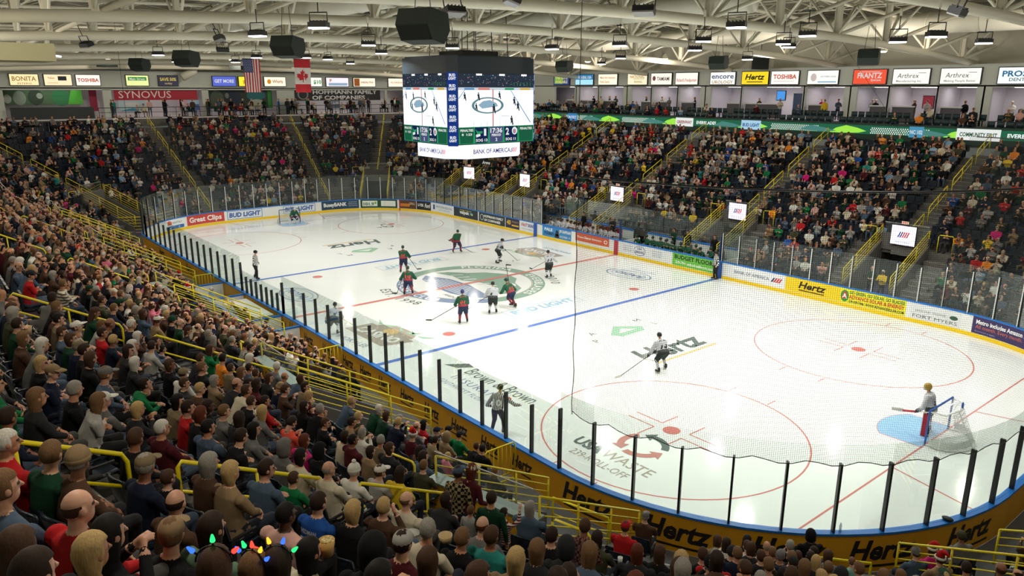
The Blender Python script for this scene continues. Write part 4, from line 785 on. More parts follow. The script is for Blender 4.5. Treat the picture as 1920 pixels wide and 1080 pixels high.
def remesh(mb, voxel, name, nmat, ratio=None, smooth=2):
    me = bpy.data.meshes.new('src'); me.from_pydata(mb.v, [], mb.f); o = bpy.data.objects.new('src', me); COL.objects.link(o)
    m = o.modifiers.new('r', 'REMESH'); m.mode = 'VOXEL'; m.voxel_size = voxel; m.adaptivity = 0
    s = o.modifiers.new('s', 'SMOOTH'); s.iterations = smooth; s.factor = .5
    if ratio: d = o.modifiers.new('d', 'DECIMATE'); d.ratio = ratio
    bpy.context.view_layer.update(); out = bpy.data.meshes.new_from_object(o.evaluated_get(bpy.context.evaluated_depsgraph_get())); bpy.data.objects.remove(o)
    # tag faces from the nearest source face
    cen = []; 
    for f in mb.f: c = Vector((0, 0, 0)); [c.__iadd__(Vector(mb.v[i])) for i in f]; cen.append(c/len(f))
    kd = KDTree(len(cen)); [kd.insert(c, i) for i, c in enumerate(cen)]; kd.balance()
    tg = [mb.m[kd.find(p.center)[1]] for p in out.polygons]
    out.name = name; out.materials.clear()
    for i in range(nmat): out.materials.append(None)
    out.polygons.foreach_set('material_index', [min(t, nmat-1) for t in tg]); out.polygons.foreach_set('use_smooth', [True]*len(tg)); out.update(); return out, tg
def head(mb, c, M, lo=False, scale=1.):
    P = lambda x, y, z: Vector(c)+M@(Vector((x, y, z))*scale); k = scale
    ell(mb, P(0, -.008, .02), (.077*k, .096*k, .105*k), SKIN, M); ell(mb, P(0, .022, -.05), (.056*k, .066*k, .065*k), SKIN, M)
    cap(mb, P(0, -.02, -.06), P(0, -.03, -.16), .052*k, .058*k, SKIN)
    if not lo:
        cap(mb, P(0, .088, .012), P(0, .108, -.018), .010, .016, SKIN, n=8)
        for e in (-1, 1):
            ell(mb, P(e*.079, -.005, -.005), (.012, .022, .032), SKIN, M); ell(mb, P(e*.031, .083, .012), (.010, .007, .006), EYE, M, 8, 6)
        ell(mb, P(0, .086, -.052), (.018, .007, .004), EYE, M, 8, 6)
def hand(mb, w, d, side, curl=.5, tg=SKIN, fingers=True):
    """palm at the wrist w pointing along d, five unequal fingers"""
    w = Vector(w); d = Vector(d).normalized(); x = Vector((side, 0, 0)); x = (x-d*x.dot(d)).normalized(); n = d.cross(x).normalized()*(-1 if side > 0 else 1)
    if n.z > 0: n = -n
    cap(mb, w, w+d*.075, .030, .036, tg, .6)
    if not fingers: cap(mb, w+d*.07, w+d*.13+n*.03, .036, .025, tg, .6); return
    for i, (o_, l) in enumerate(((-.030, .058), (-.010, .068), (.010, .064), (.029, .050))):
        a = w+d*.085+x*o_; b = a+d*l*.55+n*l*.35*curl; e = b+d*l*.35+n*l*.7*curl; cap(mb, a, b, .0095, .009, tg, n=6); cap(mb, b, e, .009, .0075, tg, n=6)
    a = w+d*.03-x*.03; cap(mb, a, a-x*.025+d*.035+n*.02, .012, .009, tg, n=6)
def seated(lean=0., hy=0., hp=0., arms='lap', wide=1., hairt=None, lo=False, twist=0.):
    mb = MB(); hip = Vector((0, .03, .50)); Rl = Matrix.Rotation(-lean, 3, 'X'); T = lambda x, y, z: hip+Rl@Vector((x*wide, y, z)); I = Rl
    loft(mb, [(T(0, -.0, -.06), .15*wide, .11, I), (T(0, 0, 0), .178*wide, .135, I), (T(0, .01, .12), .168*wide, .13*wide, I), (T(0, .0, .26), .172*wide, .122*wide, I), (T(0, 0, .38), .2*wide, .122, I), (T(0, -.01, .47), .195*wide, .1, I), (T(0, -.01, .53), .12, .075, I), (T(0, 0, .57), .062, .06, I)], [LEG]+[TOP]*6)
    neck = T(0, 0, .56); Mh = Matrix.Rotation(-lean*.4-hp, 3, 'X') @ Matrix.Rotation(hy, 3, 'Z'); hc = neck+Vector((0, .03+lean*.05, .148)); head(mb, hc, Mh, lo)
    for e in (-1, 1):
        S = T(e*.185, -.005, .455)
        el, ha = {'lap': ((e*.25, .13, .80), (e*.10, .34, .665)), 'knees': ((e*.2, .40, .68), (e*.05, .55, .70)), 'cross': ((e*.24, .14+lean*.2, .80), (-e*.08, .24+lean*.2, .84)), 'phone': ((e*.2, .15, .78), (e*.05, .36, .92)),
                  'clap': ((e*.22, .16, .84), (e*.035, .33, 1.02)), 'drink': ((e*.24, .12, .8), (e*.10, .34, .665)) if e < 0 else ((.23, .18, .88), (.08, .2, 1.1)), 'up': ((e*.25, .1, .8), (e*.1, .3, .68)) if e < 0 else ((.3, .05, 1.2), (.3, .1, 1.45))}[arms]
        el, ha = Vector(el), Vector(ha)
        if arms in ('lap', 'phone', 'clap'): el.y += lean*.3
        cap(mb, S, el, .062*wide, .048, TOP); cap(mb, el, el.lerp(ha, .85), .048, .036, TOP); hand(mb, el.lerp(ha, .88), ha-el, e, .6, fingers=not lo)
        kn = (e*.15, .46, .54); an = (e*.14, .44, .11); cap(mb, (e*.09, .06, .52), kn, .092*wide, .066, LEG); cap(mb, kn, an, .064, .042, LEG); cap(mb, (an[0], an[1]-.03, .06), (an[0]*1.08, an[1]+.15, .045), .05, .042, SHOE)
    if hairt: hairt(mb, hc, Mh)
    return mb, hc, Mh
def standing(arms='down', lean=0., hy=0., wide=1., hairt=None, lo=False):
    mb = MB(); hip = Vector((0, 0, .93)); Rl = Matrix.Rotation(-lean, 3, 'X'); T = lambda x, y, z: hip+Rl@Vector((x*wide, y, z)); I = Rl
    loft(mb, [(T(0, 0, -.1), .15*wide, .105, I), (T(0, 0, 0), .172*wide, .12, I), (T(0, .01, .14), .155*wide, .115*wide, I), (T(0, .0, .28), .17*wide, .115*wide, I), (T(0, 0, .40), .195*wide, .115, I), (T(0, -.01, .49), .19*wide, .095, I), (T(0, -.01, .55), .12, .07, I), (T(0, 0, .59), .06, .058, I)], [LEG]+[TOP]*6)
    Mh = Matrix.Rotation(-lean*.4, 3, 'X') @ Matrix.Rotation(hy, 3, 'Z'); hc = T(0, 0, .58)+Vector((0, .03, .145)); head(mb, hc, Mh, lo)
    for e in (-1, 1):
        S = T(e*.185, -.005, .475); D_ = {'down': ((e*.25, .0, 1.14), (e*.24, .08, .88)), 'pockets': ((e*.27, -.04, 1.14), (e*.19, .08, .95)), 'cross': ((e*.25, .12, 1.16), (-e*.08, .23, 1.2)), 'hold': ((e*.24, .08, 1.14), (e*.09, .3, 1.12)),
             'up': ((e*.25, 0, 1.14), (e*.22, .1, .9)) if e < 0 else ((.32, .1, 1.5), (.3, .2, 1.75)), 'rail': ((e*.26, .1, 1.16), (e*.2, .34, 1.0))}[arms]
        el, ha = Vector(D_[0]), Vector(D_[1]); cap(mb, S, el, .058*wide, .046, TOP); cap(mb, el, el.lerp(ha, .85), .046, .034, TOP); hand(mb, el.lerp(ha, .88), ha-el, e, .5, fingers=not lo)
        kn = (e*.11, .03, .50); an = (e*.12, -.02, .11); cap(mb, (e*.09, 0, .90), kn, .09*wide, .062, LEG); cap(mb, kn, an, .06, .042, LEG); cap(mb, (an[0], -.04, .06), (an[0]*1.1, .13, .04), .046, .04, SHOE)
    if hairt: hairt(mb, hc, Mh)
    return mb, hc, Mh
def mx4(c, M): q = M.to_4x4(); q.translation = c; return q
# hair and hats, built round a head centred on the origin
def shell(kind):
    a = MB(); n, k = 22, 14; r = {'short': (.084, .104, .114), 'long': (.09, .11, .118), 'bald': (.0805, .1, .09), 'hood': (.11, .125, .14)}.get(kind, (.086, .106, .116)); vs = []; R_ = random.Random(sum(map(ord, kind))); skip = {}
    for i in range(1, k):
        p = PI*i/k
        for j in range(n):
            q = 2*PI*j/n; x, y, z = r[0]*math.sin(p)*math.cos(q), r[1]*math.sin(p)*math.sin(q), r[2]*math.cos(p); z += .022; y -= .008
            face = y > .035 and z < (.055 if kind != 'hood' else .07)
            if kind == 'bald': face = face or z > .055 or y > .012; skip[len(vs)] = face
            low = z < -.05
            if kind in ('long', 'bob', 'wavy') and y < .045:
                if z < 0: t = min(1, -z/.1); L_ = .30 if kind == 'long' else .13 if kind == 'bob' else .36; z = z-t*L_*(.75+.25*math.cos(q*2)); x *= 1+.15*t-(.25*t if kind == 'long' else 0); y = y*(1-.35*t)-.035*t
                low = False
            if kind == 'hood' and z < -.02: z -= .05; x *= 1.15; y -= .01; low = False
            if face or low: x *= .62; y *= .62; z = max(z, -.06)*.8
            nz = 1+.035*R_.uniform(-1, 1)*(0 if kind in ('hood', 'bald') else 1)+(.06*math.sin(q*9)*abs(math.sin(p)) if kind in ('long', 'wavy') else 0); vs.append((x*nz, y*nz, z))
    vs += [(0, -.008, r[2]+.022 if kind != 'bald' else .06), (0, 0, -.05 if kind not in ('long', 'wavy', 'bob') else -.2)]; T, Bq = len(vs)-2, len(vs)-1
    fs = [(i*n+j, (i+1)*n+j, (i+1)*n+(j+1) % n, i*n+(j+1) % n) for i in range(k-2) for j in range(n)]+[(T, j, (j+1) % n) for j in range(n)]+[(Bq, (k-2)*n+(j+1) % n, (k-2)*n+j) for j in range(n)]
    if kind == 'bald': fs = [f for f in fs if not any(skip.get(i, True) for i in f)]
    a.add(vs, fs); return a
def hat(kind):
    a = MB()
    if kind == 'cap':
        ell(a, (0, -.006, .045), (.088, .107, .088), 0); vs = []; 
        for i in range(9): an = PI*(.12+.76*i/8); vs += [(.078*math.cos(an), .04+.06*math.sin(an), .052), (.085*math.cos(an), .075+.125*math.sin(an), .035)]
        v2 = [(x, y, z+.008) for x, y, z in vs]; m = len(vs); a.add(vs+v2, [(2*i, 2*i+1, 2*i+3, 2*i+2) for i in range(8)]+[(m+2*i+2, m+2*i+3, m+2*i+1, m+2*i) for i in range(8)]+[(2*i+1, m+2*i+1, m+2*i+3, 2*i+3) for i in range(8)])
        ell(a, (0, -.006, .133), (.01, .01, .006), 0, n=8, k=6)
    elif kind in ('beanie', 'pompom'):
        ell(a, (0, -.012, .045), (.09, .109, .1), 0); a.lathe([(.088, -.005), (.098, .0), (.1, .04), (.09, .05)], 20, 0, Matrix.Translation((0, -.01, .0)) @ Matrix.Diagonal((.93, 1.1, 1, 1)))
        if kind == 'pompom': ell(a, (0, -.012, .165), (.036, .036, .034), 0, n=10)
    elif kind == 'santa':
        a.lathe([(.1, .0), (.108, .02), (.1, .05)], 18, 1, Matrix.Translation((0, -.01, .02)) @ Matrix.Diagonal((.93, 1.1, 1, 1)))
        a.tube([(0, -.01, .06), (0, -.02, .13), (.02, -.06, .19), (.05, -.12, .18), (.07, -.16, .12)], .088, 0, 14, r1=.018); ell(a, (.075, -.17, .1), (.035, .035, .035), 1, n=10)
    elif kind == 'helmet':
        ell(a, (0, -.012, .035), (.098, .125, .105), 0, n=18, k=10); a.lathe([(.1, -.04), (.104, .0), (.099, .05)], 18, 0, Matrix.Translation((0, -.014, .0)) @ Matrix.Diagonal((.95, 1.2, 1, 1)) ); a.box((0, .112, .03), (.13, .03, .02), 0)
    elif kind == 'mask':
        ell(a, (0, 0, .015), (.115, .135, .145), 0, n=18, k=10); ell(a, (0, .075, -.03), (.075, .085, .09), 1, n=14)
    return a
HAIRC = {'black': srgb('14110f'), 'dark brown': srgb('2b1d14'), 'brown': srgb('452f20'), 'light brown': srgb('6e5236'), 'blond': srgb('b09462'), 'grey': srgb('8c8880'), 'white': srgb('c8c4ba'), 'auburn': srgb('5a2a18')}
HM = {k: mat('hair_'+k.replace(' ', '_'), v, .72, spec=.25, noise=.6, bump=.9, nscale=38) for k, v in HAIRC.items()}
for m_ in HM.values():
    nt_ = m_.node_tree; mp = nt_.nodes.new('ShaderNodeMapping'); mp.inputs['Scale'].default_value = (3.2, 3.2, .35); tc_ = [n for n in nt_.nodes if n.type == 'TEX_COORD'][0]; nz_ = [n for n in nt_.nodes if n.type == 'TEX_NOISE'][0]
    nt_.links.new(tc_.outputs['Object'], mp.inputs[0]); nt_.links.new(mp.outputs[0], nz_.inputs['Vector'])
SKINC = [srgb(h) for h in ('c08f74', 'b5805f', 'cf9f85', '8a5a40', 'c99a7c', '5a3826', 'b98868')]
SM = [mat('skin', c, .5) for c in SKINC]
TOPC = {'black': '101113', 'charcoal': '26282a', 'navy': '141c30', 'dark green': '123a26', 'green': '0f6b3c', 'grey': '6a6a68', 'light grey': 'a3a29c', 'white': 'd4d2c8', 'cream': 'c8bfa6', 'maroon': '4a141c', 'red': 'b01c20', 'brown': '4a3426', 'tan': '8a7456', 'olive': '3f402c', 'pink': 'c86a80', 'hot pink': 'c81f70',
        'blue': '1f4f9a', 'light blue': '7a9cb8', 'teal': '2a8078', 'orange': 'e0862a', 'yellow': 'd8b82a', 'purple': '4a3268', 'pale pink': 'd0a498', 'sage green': '5f7a64', 'slate blue': '46586a', 'mint': '86c0ae', 'coral': 'd8503c', 'denim blue': '48586c', 'khaki': '7a6c52'}
TM = {k: mat('cloth_'+k.replace(' ', '_'), srgb(v), .85, spec=.2, noise=.2, nscale=11, bump=.35) for k, v in TOPC.items()}
SHOEM = paint('1c1a1a'); SHOEW = paint('b8b4ac'); EYEM = paint('2a1c18')
def checks(name, c1, c2, sc, axis=False):
    m = mat(name, c1, .85, spec=.2); nt = m.node_tree; tc = nt.nodes.new('ShaderNodeTexCoord'); N = nt.nodes.new
    if axis: w = N('ShaderNodeTexWave'); w.bands_direction = 'Z' if axis is True else axis; w.inputs['Scale'].default_value = sc; nt.links.new(tc.outputs['Object'], w.inputs[0]); r = N('ShaderNodeValToRGB'); r.color_ramp.interpolation = 'CONSTANT'; r.color_ramp.elements[0].color = tuple(c1)+(1,); r.color_ramp.elements[1].color = tuple(c2)+(1,); r.color_ramp.elements[1].position = .5; nt.links.new(w.outputs[1], r.inputs[0]); nt.links.new(r.outputs[0], nt.nodes['Principled BSDF'].inputs[0])
    else: w = N('ShaderNodeTexChecker'); w.inputs[3].default_value = sc; w.inputs[1].default_value = tuple(c1)+(1,); w.inputs[2].default_value = tuple(c2)+(1,); nt.links.new(tc.outputs['Object'], w.inputs[0]); nt.links.new(w.outputs[0], nt.nodes['Principled BSDF'].inputs[0])
    return m
TM['black and cream plaid'] = checks('cloth_plaid', srgb('15120f'), srgb('9a8c66'), 18); TM['dark red plaid'] = checks('cloth_red_plaid', srgb('2a1416'), srgb('6a4a44'), 24)
TM['cream and grey striped'] = checks('cloth_stripes', srgb('cfc8b4'), srgb('5a5248'), 4, True); TM['red and white striped'] = checks('cloth_candy', srgb('6a1420'), srgb('c8c0b4'), 5.5, True)
REFM = checks('referee_stripes', srgb('0c0c0d'), srgb('e4e4e0'), 5.2, 'X')
HAIR_ME = {k: shell(k).mesh('hair', None, True) for k in ('short', 'long', 'bob', 'wavy', 'bald', 'hood')}
HAT_ME = {k: hat(k).mesh('hat', [None, None], True) for k in ('cap', 'beanie', 'pompom', 'santa', 'helmet', 'mask')}
for me in list(HAIR_ME.values())+list(HAT_ME.values()):
    if not me.materials: me.materials.append(None)
POSES = [dict(lean=.1, arms='lap', wide=1.12), dict(lean=.55, arms='knees', hp=-.45, wide=1.12), dict(lean=.15, hy=.45, arms='lap', wide=1.12), dict(lean=.2, hy=-.5, arms='cross', wide=1.12), dict(lean=.3, arms='phone', hp=.35, wide=1.12), dict(lean=.15, arms='clap', wide=1.12), dict(lean=.05, arms='drink', hy=.15, wide=1.12), dict(lean=.0, arms='lap', hy=-.2, wide=1.27), dict(lean=.35, hy=.25, arms='cross', wide=1.24)]
BOD = []
for i, P in enumerate(POSES):
    mb, hc, Mh = seated(**P); me, _ = remesh(mb, .0115, 'body', 5); BOD.append((me, hc, Mh))
STD = {}
for i, P in enumerate((dict(arms='down'), dict(arms='hold', hy=.3), dict(arms='up', hy=-.3), dict(arms='cross', wide=1.1), dict(arms='rail', lean=.25))):
    mb, hc, Mh = standing(**P); me, _ = remesh(mb, .0125, 'body', 5); STD[P['arms']] = (me, hc, Mh)
def setmat(o, i, m):
    o.material_slots[i].link = 'OBJECT'; o.material_slots[i].material = m
def person(loc, rz, body, top, legs, skin, hairstyle, hairc, hatk=None, hatm=None, label='', group=None, sc=1., shoe=0, name='person', cat='person', hat2=None):
    me, hc, Mh = body; o = bpy.data.objects.new(name, me); COL.objects.link(o); o.location = loc; o.rotation_euler = (0, 0, rz); o.scale = (sc,)*3
    for i, m in enumerate((top, legs, skin, SHOEW if shoe else SHOEM, EYEM)): setmat(o, i, m)
    tag(o, label, cat, group); M = mx4(hc, Mh)
    if hairstyle:
        h = bpy.data.objects.new('hair' if hairstyle != 'hood' else 'hood', HAIR_ME[hairstyle]); COL.objects.link(h); h.parent = o; h.matrix_local = M; setmat(h, 0, hairc)
    if hatk:
        h = bpy.data.objects.new({'cap': 'cap', 'beanie': 'beanie', 'pompom': 'beanie', 'santa': 'santa_hat', 'helmet': 'helmet', 'mask': 'mask'}[hatk], HAT_ME[hatk]); COL.objects.link(h); h.parent = o; h.matrix_local = M; setmat(h, 0, hatm)
        if len(h.material_slots) > 1: setmat(h, 1, hat2 or TM['white'])
    return o

# ---- skaters
def skater(crouch=.5, lean=.5, spread=.16, stride=.0, hands=((-.3, .35, .95), (.3, .35, .95)), hy=0., kick=0, tight=0, hp=0.):
    mb = MB(); hz = .98-.20*crouch; hip = Vector((0, -.12*crouch, hz)); Rl = Matrix.Rotation(-lean, 3, 'X'); T = lambda x, y, z: hip+Rl@Vector((x, y, z)); b = 1.0 if tight else 1.3
    cs = [(T(0, -.01, -.13), .19*b, .13*b, Rl), (T(0, 0, -.02), .21*b, .15*b, Rl), (T(0, .01, .1), .20*b, .14*b, Rl), (T(0, .01, .26), .205*b, .14*b, Rl), (T(0, 0, .4), .23*b, .145*b, Rl), (T(0, -.01, .5), .225*b, .12*b, Rl), (T(0, -.01, .57), .13, .085, Rl), (T(0, 0, .6), .065, .06, Rl)]
    loft(mb, cs, [LEG, TRIM if not tight else TOP]+[TOP]*5)
    Mh = Matrix.Rotation(-lean*.25-hp, 3, 'X') @ Matrix.Rotation(hy, 3, 'Z'); hc = T(0, 0, .59)+Vector((0, .05, .165)); head(mb, hc, Mh); feet = []
    for e, hd in zip((-1, 1), hands):
        S = T(e*.21, 0, .46); hd = Vector(hd); mid = (S+hd)/2; d = hd-S; L_ = d.length; bend = max(.0, .3-L_*.35); el = mid+Vector((e*bend*1.1, -bend*.6, -bend)); 
        cap(mb, S, el, .078*b, .066*b, TOP); w = el.lerp(hd, .82); cap(mb, el, el.lerp(w, .6), .068*b, .058*b, TOP); cap(mb, el.lerp(w, .62), w, .06*b, .054*b, TRIM if not tight else TOP)
        tg = EXTRA if not tight else SKIN; cap(mb, w, hd, .055 if not tight else .036, .05 if not tight else .038, tg, .8)
        dd = (hd-el).normalized(); x = dd.cross(Vector((0, 0, 1))).normalized()
        for j in range(4): a = hd+x*(.017*(j-1.5)*(1.4 if not tight else 1)); cap(mb, a, a+dd*.045+Vector((0, 0, -.02)), .016 if not tight else .01, .014 if not tight else .009, tg, n=6)
        cap(mb, hd-x*.03*e, hd-x*.05*e+dd*.02+Vector((0, 0, -.02)), .016, .013, tg, n=6)
        fy = stride*e+(-.05*crouch); lift = .0
        if kick == e: fy -= .45; lift = .22
        an = Vector((e*(spread+.04), fy, .13+lift)); kn = Vector((e*(spread*.75+.03), fy*.5+.22*crouch+.02, .54-.06*crouch+lift*.4)); hj = hip+Vector((e*.11, 0, -.04))
        cap(mb, hj, kn, .118*b, .088*b, LEG); cap(mb, kn+Vector((0, 0, .02)), an.lerp(kn, .1), .082, .06, EXTRA+0 if tight else 7); feet.append((an, e))
    return mb, hc, Mh, feet
NP = 8
def skate_me():
    a = MB(); cap(a, (0, -.05, -.02), (0, .14, -.045), .055, .045, 0); cap(a, (0, -.05, .0), (0, -.04, .08), .052, .052, 0); a.box((0, .04, -.095), (.012, .28, .06), 1); a.box((0, .04, -.115), (.006, .29, .025), 2); return a.mesh('skate', [None]*3, True)
SKATE = skate_me(); SKM = [paint('0e0e10', .35), paint('d8d8d4', .4), ALU]
def player(x, y, deg, pose, cols, label, num=None, helm='helmet', helmm=None, name='hockey_player', group=None, z=0., numc=None, numsz=.34, hat2=None, front=False, tight=0, skinm=None, tip=None, hold=0, slabel='', gap=.38, ext=.14, **sk):
    rz = math.radians(deg)-PI/2; pose = dict(pose)
    if tip:
        Ri = Matrix.Rotation(-rz, 3, 'Z'); tl = Ri@(Vector(tip)-Vector((x, y, z))); hs = [Vector(q) for q in pose['hands']]; lo = hs[hold]; hi = hs[1-hold]; dv = (lo-tl).normalized()
        if gap: hs[1-hold] = lo+dv*gap
        pose['hands'] = hs; but = lo+dv*((gap or .0)+ext); Rw = Matrix.Rotation(rz, 3, 'Z'); stick(Rw@but+Vector((x, y, z)), tip, slabel, **sk)
    mb, hc, Mh, feet = skater(**pose, tight=tight); me, _ = remesh(mb, .019, 'body', NP)
    o = bpy.data.objects.new(name, me); COL.objects.link(o); o.location = (x, y, z); o.rotation_euler = (0, 0, math.radians(deg)-PI/2); tag(o, label, 'hockey player' if name == 'hockey_player' else 'referee', group)
    for i, m in enumerate(cols): setmat(o, i, m)
    h = bpy.data.objects.new('mask' if helm == 'mask' else 'helmet', HAT_ME[helm]); COL.objects.link(h); h.parent = o; h.matrix_local = mx4(hc, Mh); setmat(h, 0, helmm); setmat(h, 1, hat2 or DARKM)
    for an, e in feet:
        s = bpy.data.objects.new('skate', SKATE); COL.objects.link(s); s.parent = o; s.location = an; s.rotation_euler = (-.0, 0, -e*.2)
        for i in range(3): setmat(s, i, SKM[i])
    if num:
        l = pose.get('lean', .5); hz = .98-.2*pose.get('crouch', .5); R_ = Matrix.Rotation(-l, 3, 'X'); hip = Vector((0, -.12*pose.get('crouch', .5), hz)); a = MB(); sg = 1 if not front else -1
        def f(u, v):
            dep = .172-.9*u*u; return hip+R_@Vector((u*sg, -dep*sg if not front else dep, v))
        letter(a, num, f, 0, .15, numsz, .34, bold=.04)
        if cols is GJ and not front: rect(a, f, -.1, .1, .0, .09, 1); rect(a, f, -.13, .13, .43, .475, 1)
        local('number', a, [numc or BLK, paint('d8d6cc')], o)
    return o
def stick(h, t, label, blade=.3, col='1a1a1c', bc='d8d4c8', dr=None, goalie=False):
    """h the butt end, t the heel on the ice"""
    a = MB(); h, t = Vector(h), Vector(t); T_ = thing('hockey_stick', label, 'hockey stick', t); a.tube([h, t], .016, 0, 6)
    a.build('shaft', paint(col, .4), T_); a = MB(); d = Vector(dr) if dr else Vector((t.x-h.x, t.y-h.y, 0)); d = d.normalized()*blade; z = Vector((0, 0, .045 if not goalie else .08)); n = Vector((-d.y, d.x, 0)).normalized()*.012
    q = [t-z*.6-n, t+d-z*.6-n+Vector((0, 0, .01)), t+d+z*.8-n, t+z-n]; a.add(q+[v+n*2 for v in q], [(0, 1, 2, 3), (7, 6, 5, 4), (0, 4, 5, 1), (1, 5, 6, 2), (2, 6, 7, 3), (3, 7, 4, 0)]); a.build('blade', paint(bc, .6), T_)
    if goalie: a = MB(); a.tube([t, t+(h-t)*.4], .04, 0, 6); a.build('paddle', paint('b02a3a'), T_)
GJ = [paint('125238', .8), paint('182848', .8), SM[0], SKM[0], EYEM, paint('10241c', .7), paint('a02a34', .8), paint('8a2a34', .8)]
WJ = [mat('white_jersey', srgb('b9bcc0'), .8, noise=.25, nscale=18), paint('14201c', .8), SM[4], SKM[0], EYEM, paint('141416', .7), paint('3a3c40', .8), mat('white_sock', srgb('c0c2c4'), .8)]
RJ = [REFM, paint('0c0c0e', .8), SM[0], SKM[0], EYEM, paint('0c0c0e', .8), paint('d8502a', .8), paint('0c0c0e', .8)]
REDN = paint('c83a3a', .6)
gh = paint('10382a', .3); wh = paint('141618', .3); bh = paint('0c0c0e', .3)
player(-5.01, -1.76, 152, dict(crouch=.45, lean=.4, spread=.17, stride=.1, hands=((-.3, .25, 1.05), (.35, .32, .92))), GJ, 'player in green jersey 27 skating away, above the centre emblem edge', '27', helmm=gh, numc=REDN, tip=(-5.0, -.75, .04), hold=1, gap=0.34, slabel='stick of the green skater highest on the emblem', bc='20201e')
player(.07, -4.54, 148, dict(crouch=.5, lean=.45, spread=.2, stride=-.1, hands=((-.38, .3, .85), (.28, .35, 1.0)), kick=1), GJ, 'player in green jersey 18 striding on the centre red line', '18', helmm=gh, numc=REDN, tip=(-.6, -4.9, .05), hold=0, gap=0.0, slabel='stick held low by the green skater on the red line', bc='20201e')
player(6.34, -5.15, 152, dict(crouch=.45, lean=.42, spread=.17, stride=.08, hands=((-.33, .35, .82), (.2, .38, .95))), GJ, 'player in green jersey 37, nearest green skater to the camera', '37', helmm=paint('1a2a6a', .3), numc=REDN, tip=(5.0, -6.2, .04), hold=0, gap=0.34, slabel='stick of the nearest green skater reaching left', bc='20201e')
player(5.69, -1.53, 185, dict(crouch=.6, lean=.65, spread=.2, stride=-.12, hands=((-.35, .45, .8), (.25, .3, 1.05)), kick=-1), GJ, 'player in green jersey 22 leaning onto the white number 7 player', '22', helmm=gh, numc=REDN, tip=(5.2, -1.45, 2.3), hold=1, gap=0.0, slabel='stick held upright above the leaning green skater', bc='20201e', dr=(.8, .6, 0))
player(-7.8, 4.45, -15, dict(crouch=.5, lean=.4, spread=.26, stride=.0, hands=((-.3, .35, .95), (.36, .3, .8))), GJ, 'player in green jersey facing the camera near the far blue line', '10', helmm=gh, numc=REDN, front=True, numsz=.2, tip=(-6.9, 5.2, .04), hold=1, gap=0.34, slabel='stick of the green player near the far blue line')
player(5.96, -2.95, 142, dict(crouch=.5, lean=.4, spread=.15, stride=.1, hands=((-.38, .35, .8), (.25, .38, .9))), WJ, 'player in white jersey 7 tied up beside the green number 22', '7', helmm=wh, tip=(4.7, -3.8, .04), hold=0, gap=0.34, slabel='stick between the nearest green skater and the tied-up white skater', bc='20201e')
player(-3.2, 4.69, 70, dict(crouch=.5, lean=.5, spread=.18, stride=-.18, hands=((-.25, .4, .95), (.3, .38, .95))), WJ, 'player in white jersey skating towards the benches above the emblem', '20', helmm=wh, numsz=.2, tip=(-2.9, 6.1, .04), hold=1, gap=0.34, slabel='stick of the white player above the emblem')
player(2.06, 4.57, 160, dict(crouch=.35, lean=.3, spread=.14, stride=.1, hands=((.2, .45, 1.1), (.6, .3, 1.25))), WJ, 'player in white jersey 29 by the centre line with arms swung right', '29', helmm=wh, tip=(-.3, 5.2, .05), hold=0, gap=0.34, slabel='stick of a white skater lying across the red line', bc='20201e')
player(17.01, -2.48, 163, dict(crouch=.7, lean=.6, spread=.24, stride=.15, hands=((-.5, .3, .62), (-.15, .4, .85))), WJ, 'player in white jersey 25 alone beside the painted Hertz', '25', helmm=wh, tip=(16.4, -4.35, .04), hold=0, gap=0.3, slabel='stick of the lone white skater by the painted Hertz')
player(3.95, -11.1, 140, dict(crouch=.75, lean=.75, spread=.26, stride=-.1, hands=((-.45, .25, .55), (.2, .45, .75)), kick=1), WJ, 'player in white jersey 4 behind the near glass', '4', helmm=wh, tip=(5.1, -10.4, .5), hold=1, gap=0.0, slabel='yellow stick of the white skater behind the near glass', col='b8a838')
GW = list(WJ); GW[7] = mat('goalie_pad', srgb('d4d4d0'), .7, noise=.2, nscale=9); GG = list(GJ); GG[7] = GW[7]; GG[1] = GJ[1]
def pads(o, pose, m1, m2, w=.17):
    for e in (-1, 1):
        fy = pose.get('stride', 0)*e-.05*pose['crouch']; a = MB(); x = e*(pose['spread']+.03); a.box((x, fy+.12, .42), (w*1.6, .1, .82), 0, 0, e*-.08); a.box((x+e*.12, fy+.05, .42), (.04, .2, .8), 1, 0, e*-.08); local('leg_pad', a, [m1, m2], o)
P = dict(crouch=.2, lean=.25, spread=.17, stride=.02, hands=((-.4, .35, .85), (.35, .25, .9)), hy=.2)
o = player(26.72, .05, 190, P, GW, 'goaltender in white with gold mask standing by the near goal post', '31', 'mask', paint('a88a3a', .4), numsz=.24, hat2=paint('c8c4b8'), tip=(26.0, -.3, .7), hold=0, gap=0, ext=.8, slabel='goaltender stick with red paddle at the near goal', blade=.38, col='c8c0b0', dr=(-1, -.6, .05), goalie=True); pads(o, P, GW[7], paint('b01c34'))
P = dict(crouch=.9, lean=.75, spread=.26, stride=0, hands=((-.4, .4, .55), (.4, .4, .6)), hp=-.4)
o = player(-26.34, .02, 5, P, GG, 'crouching goaltender in green with white pads in the distant goal', None, 'mask', paint('b8bcc0', .4), hat2=paint('c8c4b8')); pads(o, P, GW[7], GW[7])
stick((-26.2, .5, .9), (-25.6, .75, .05), 'stick of the distant goaltender', .35, 'c8c4b8')
rk = dict(tight=1, helmm=bh, name='referee')
player(-9.2, -9.91, 50, dict(crouch=.1, lean=.08, spread=.13, stride=.12, hands=((-.3, .12, .92), (.28, .2, .95))), RJ, 'linesman in stripes standing on the far blue line near the glass', None, group=None, **rk)
o = player(17.35, -11.6, 118, dict(crouch=.3, lean=.35, spread=.14, stride=.12, hands=((-.3, .1, .95), (.75, .2, 1.12))), RJ, 'referee in stripes number 10 with orange armbands holding the near glass', '10', numc=paint('e8e8e4'), numsz=.2, **rk)
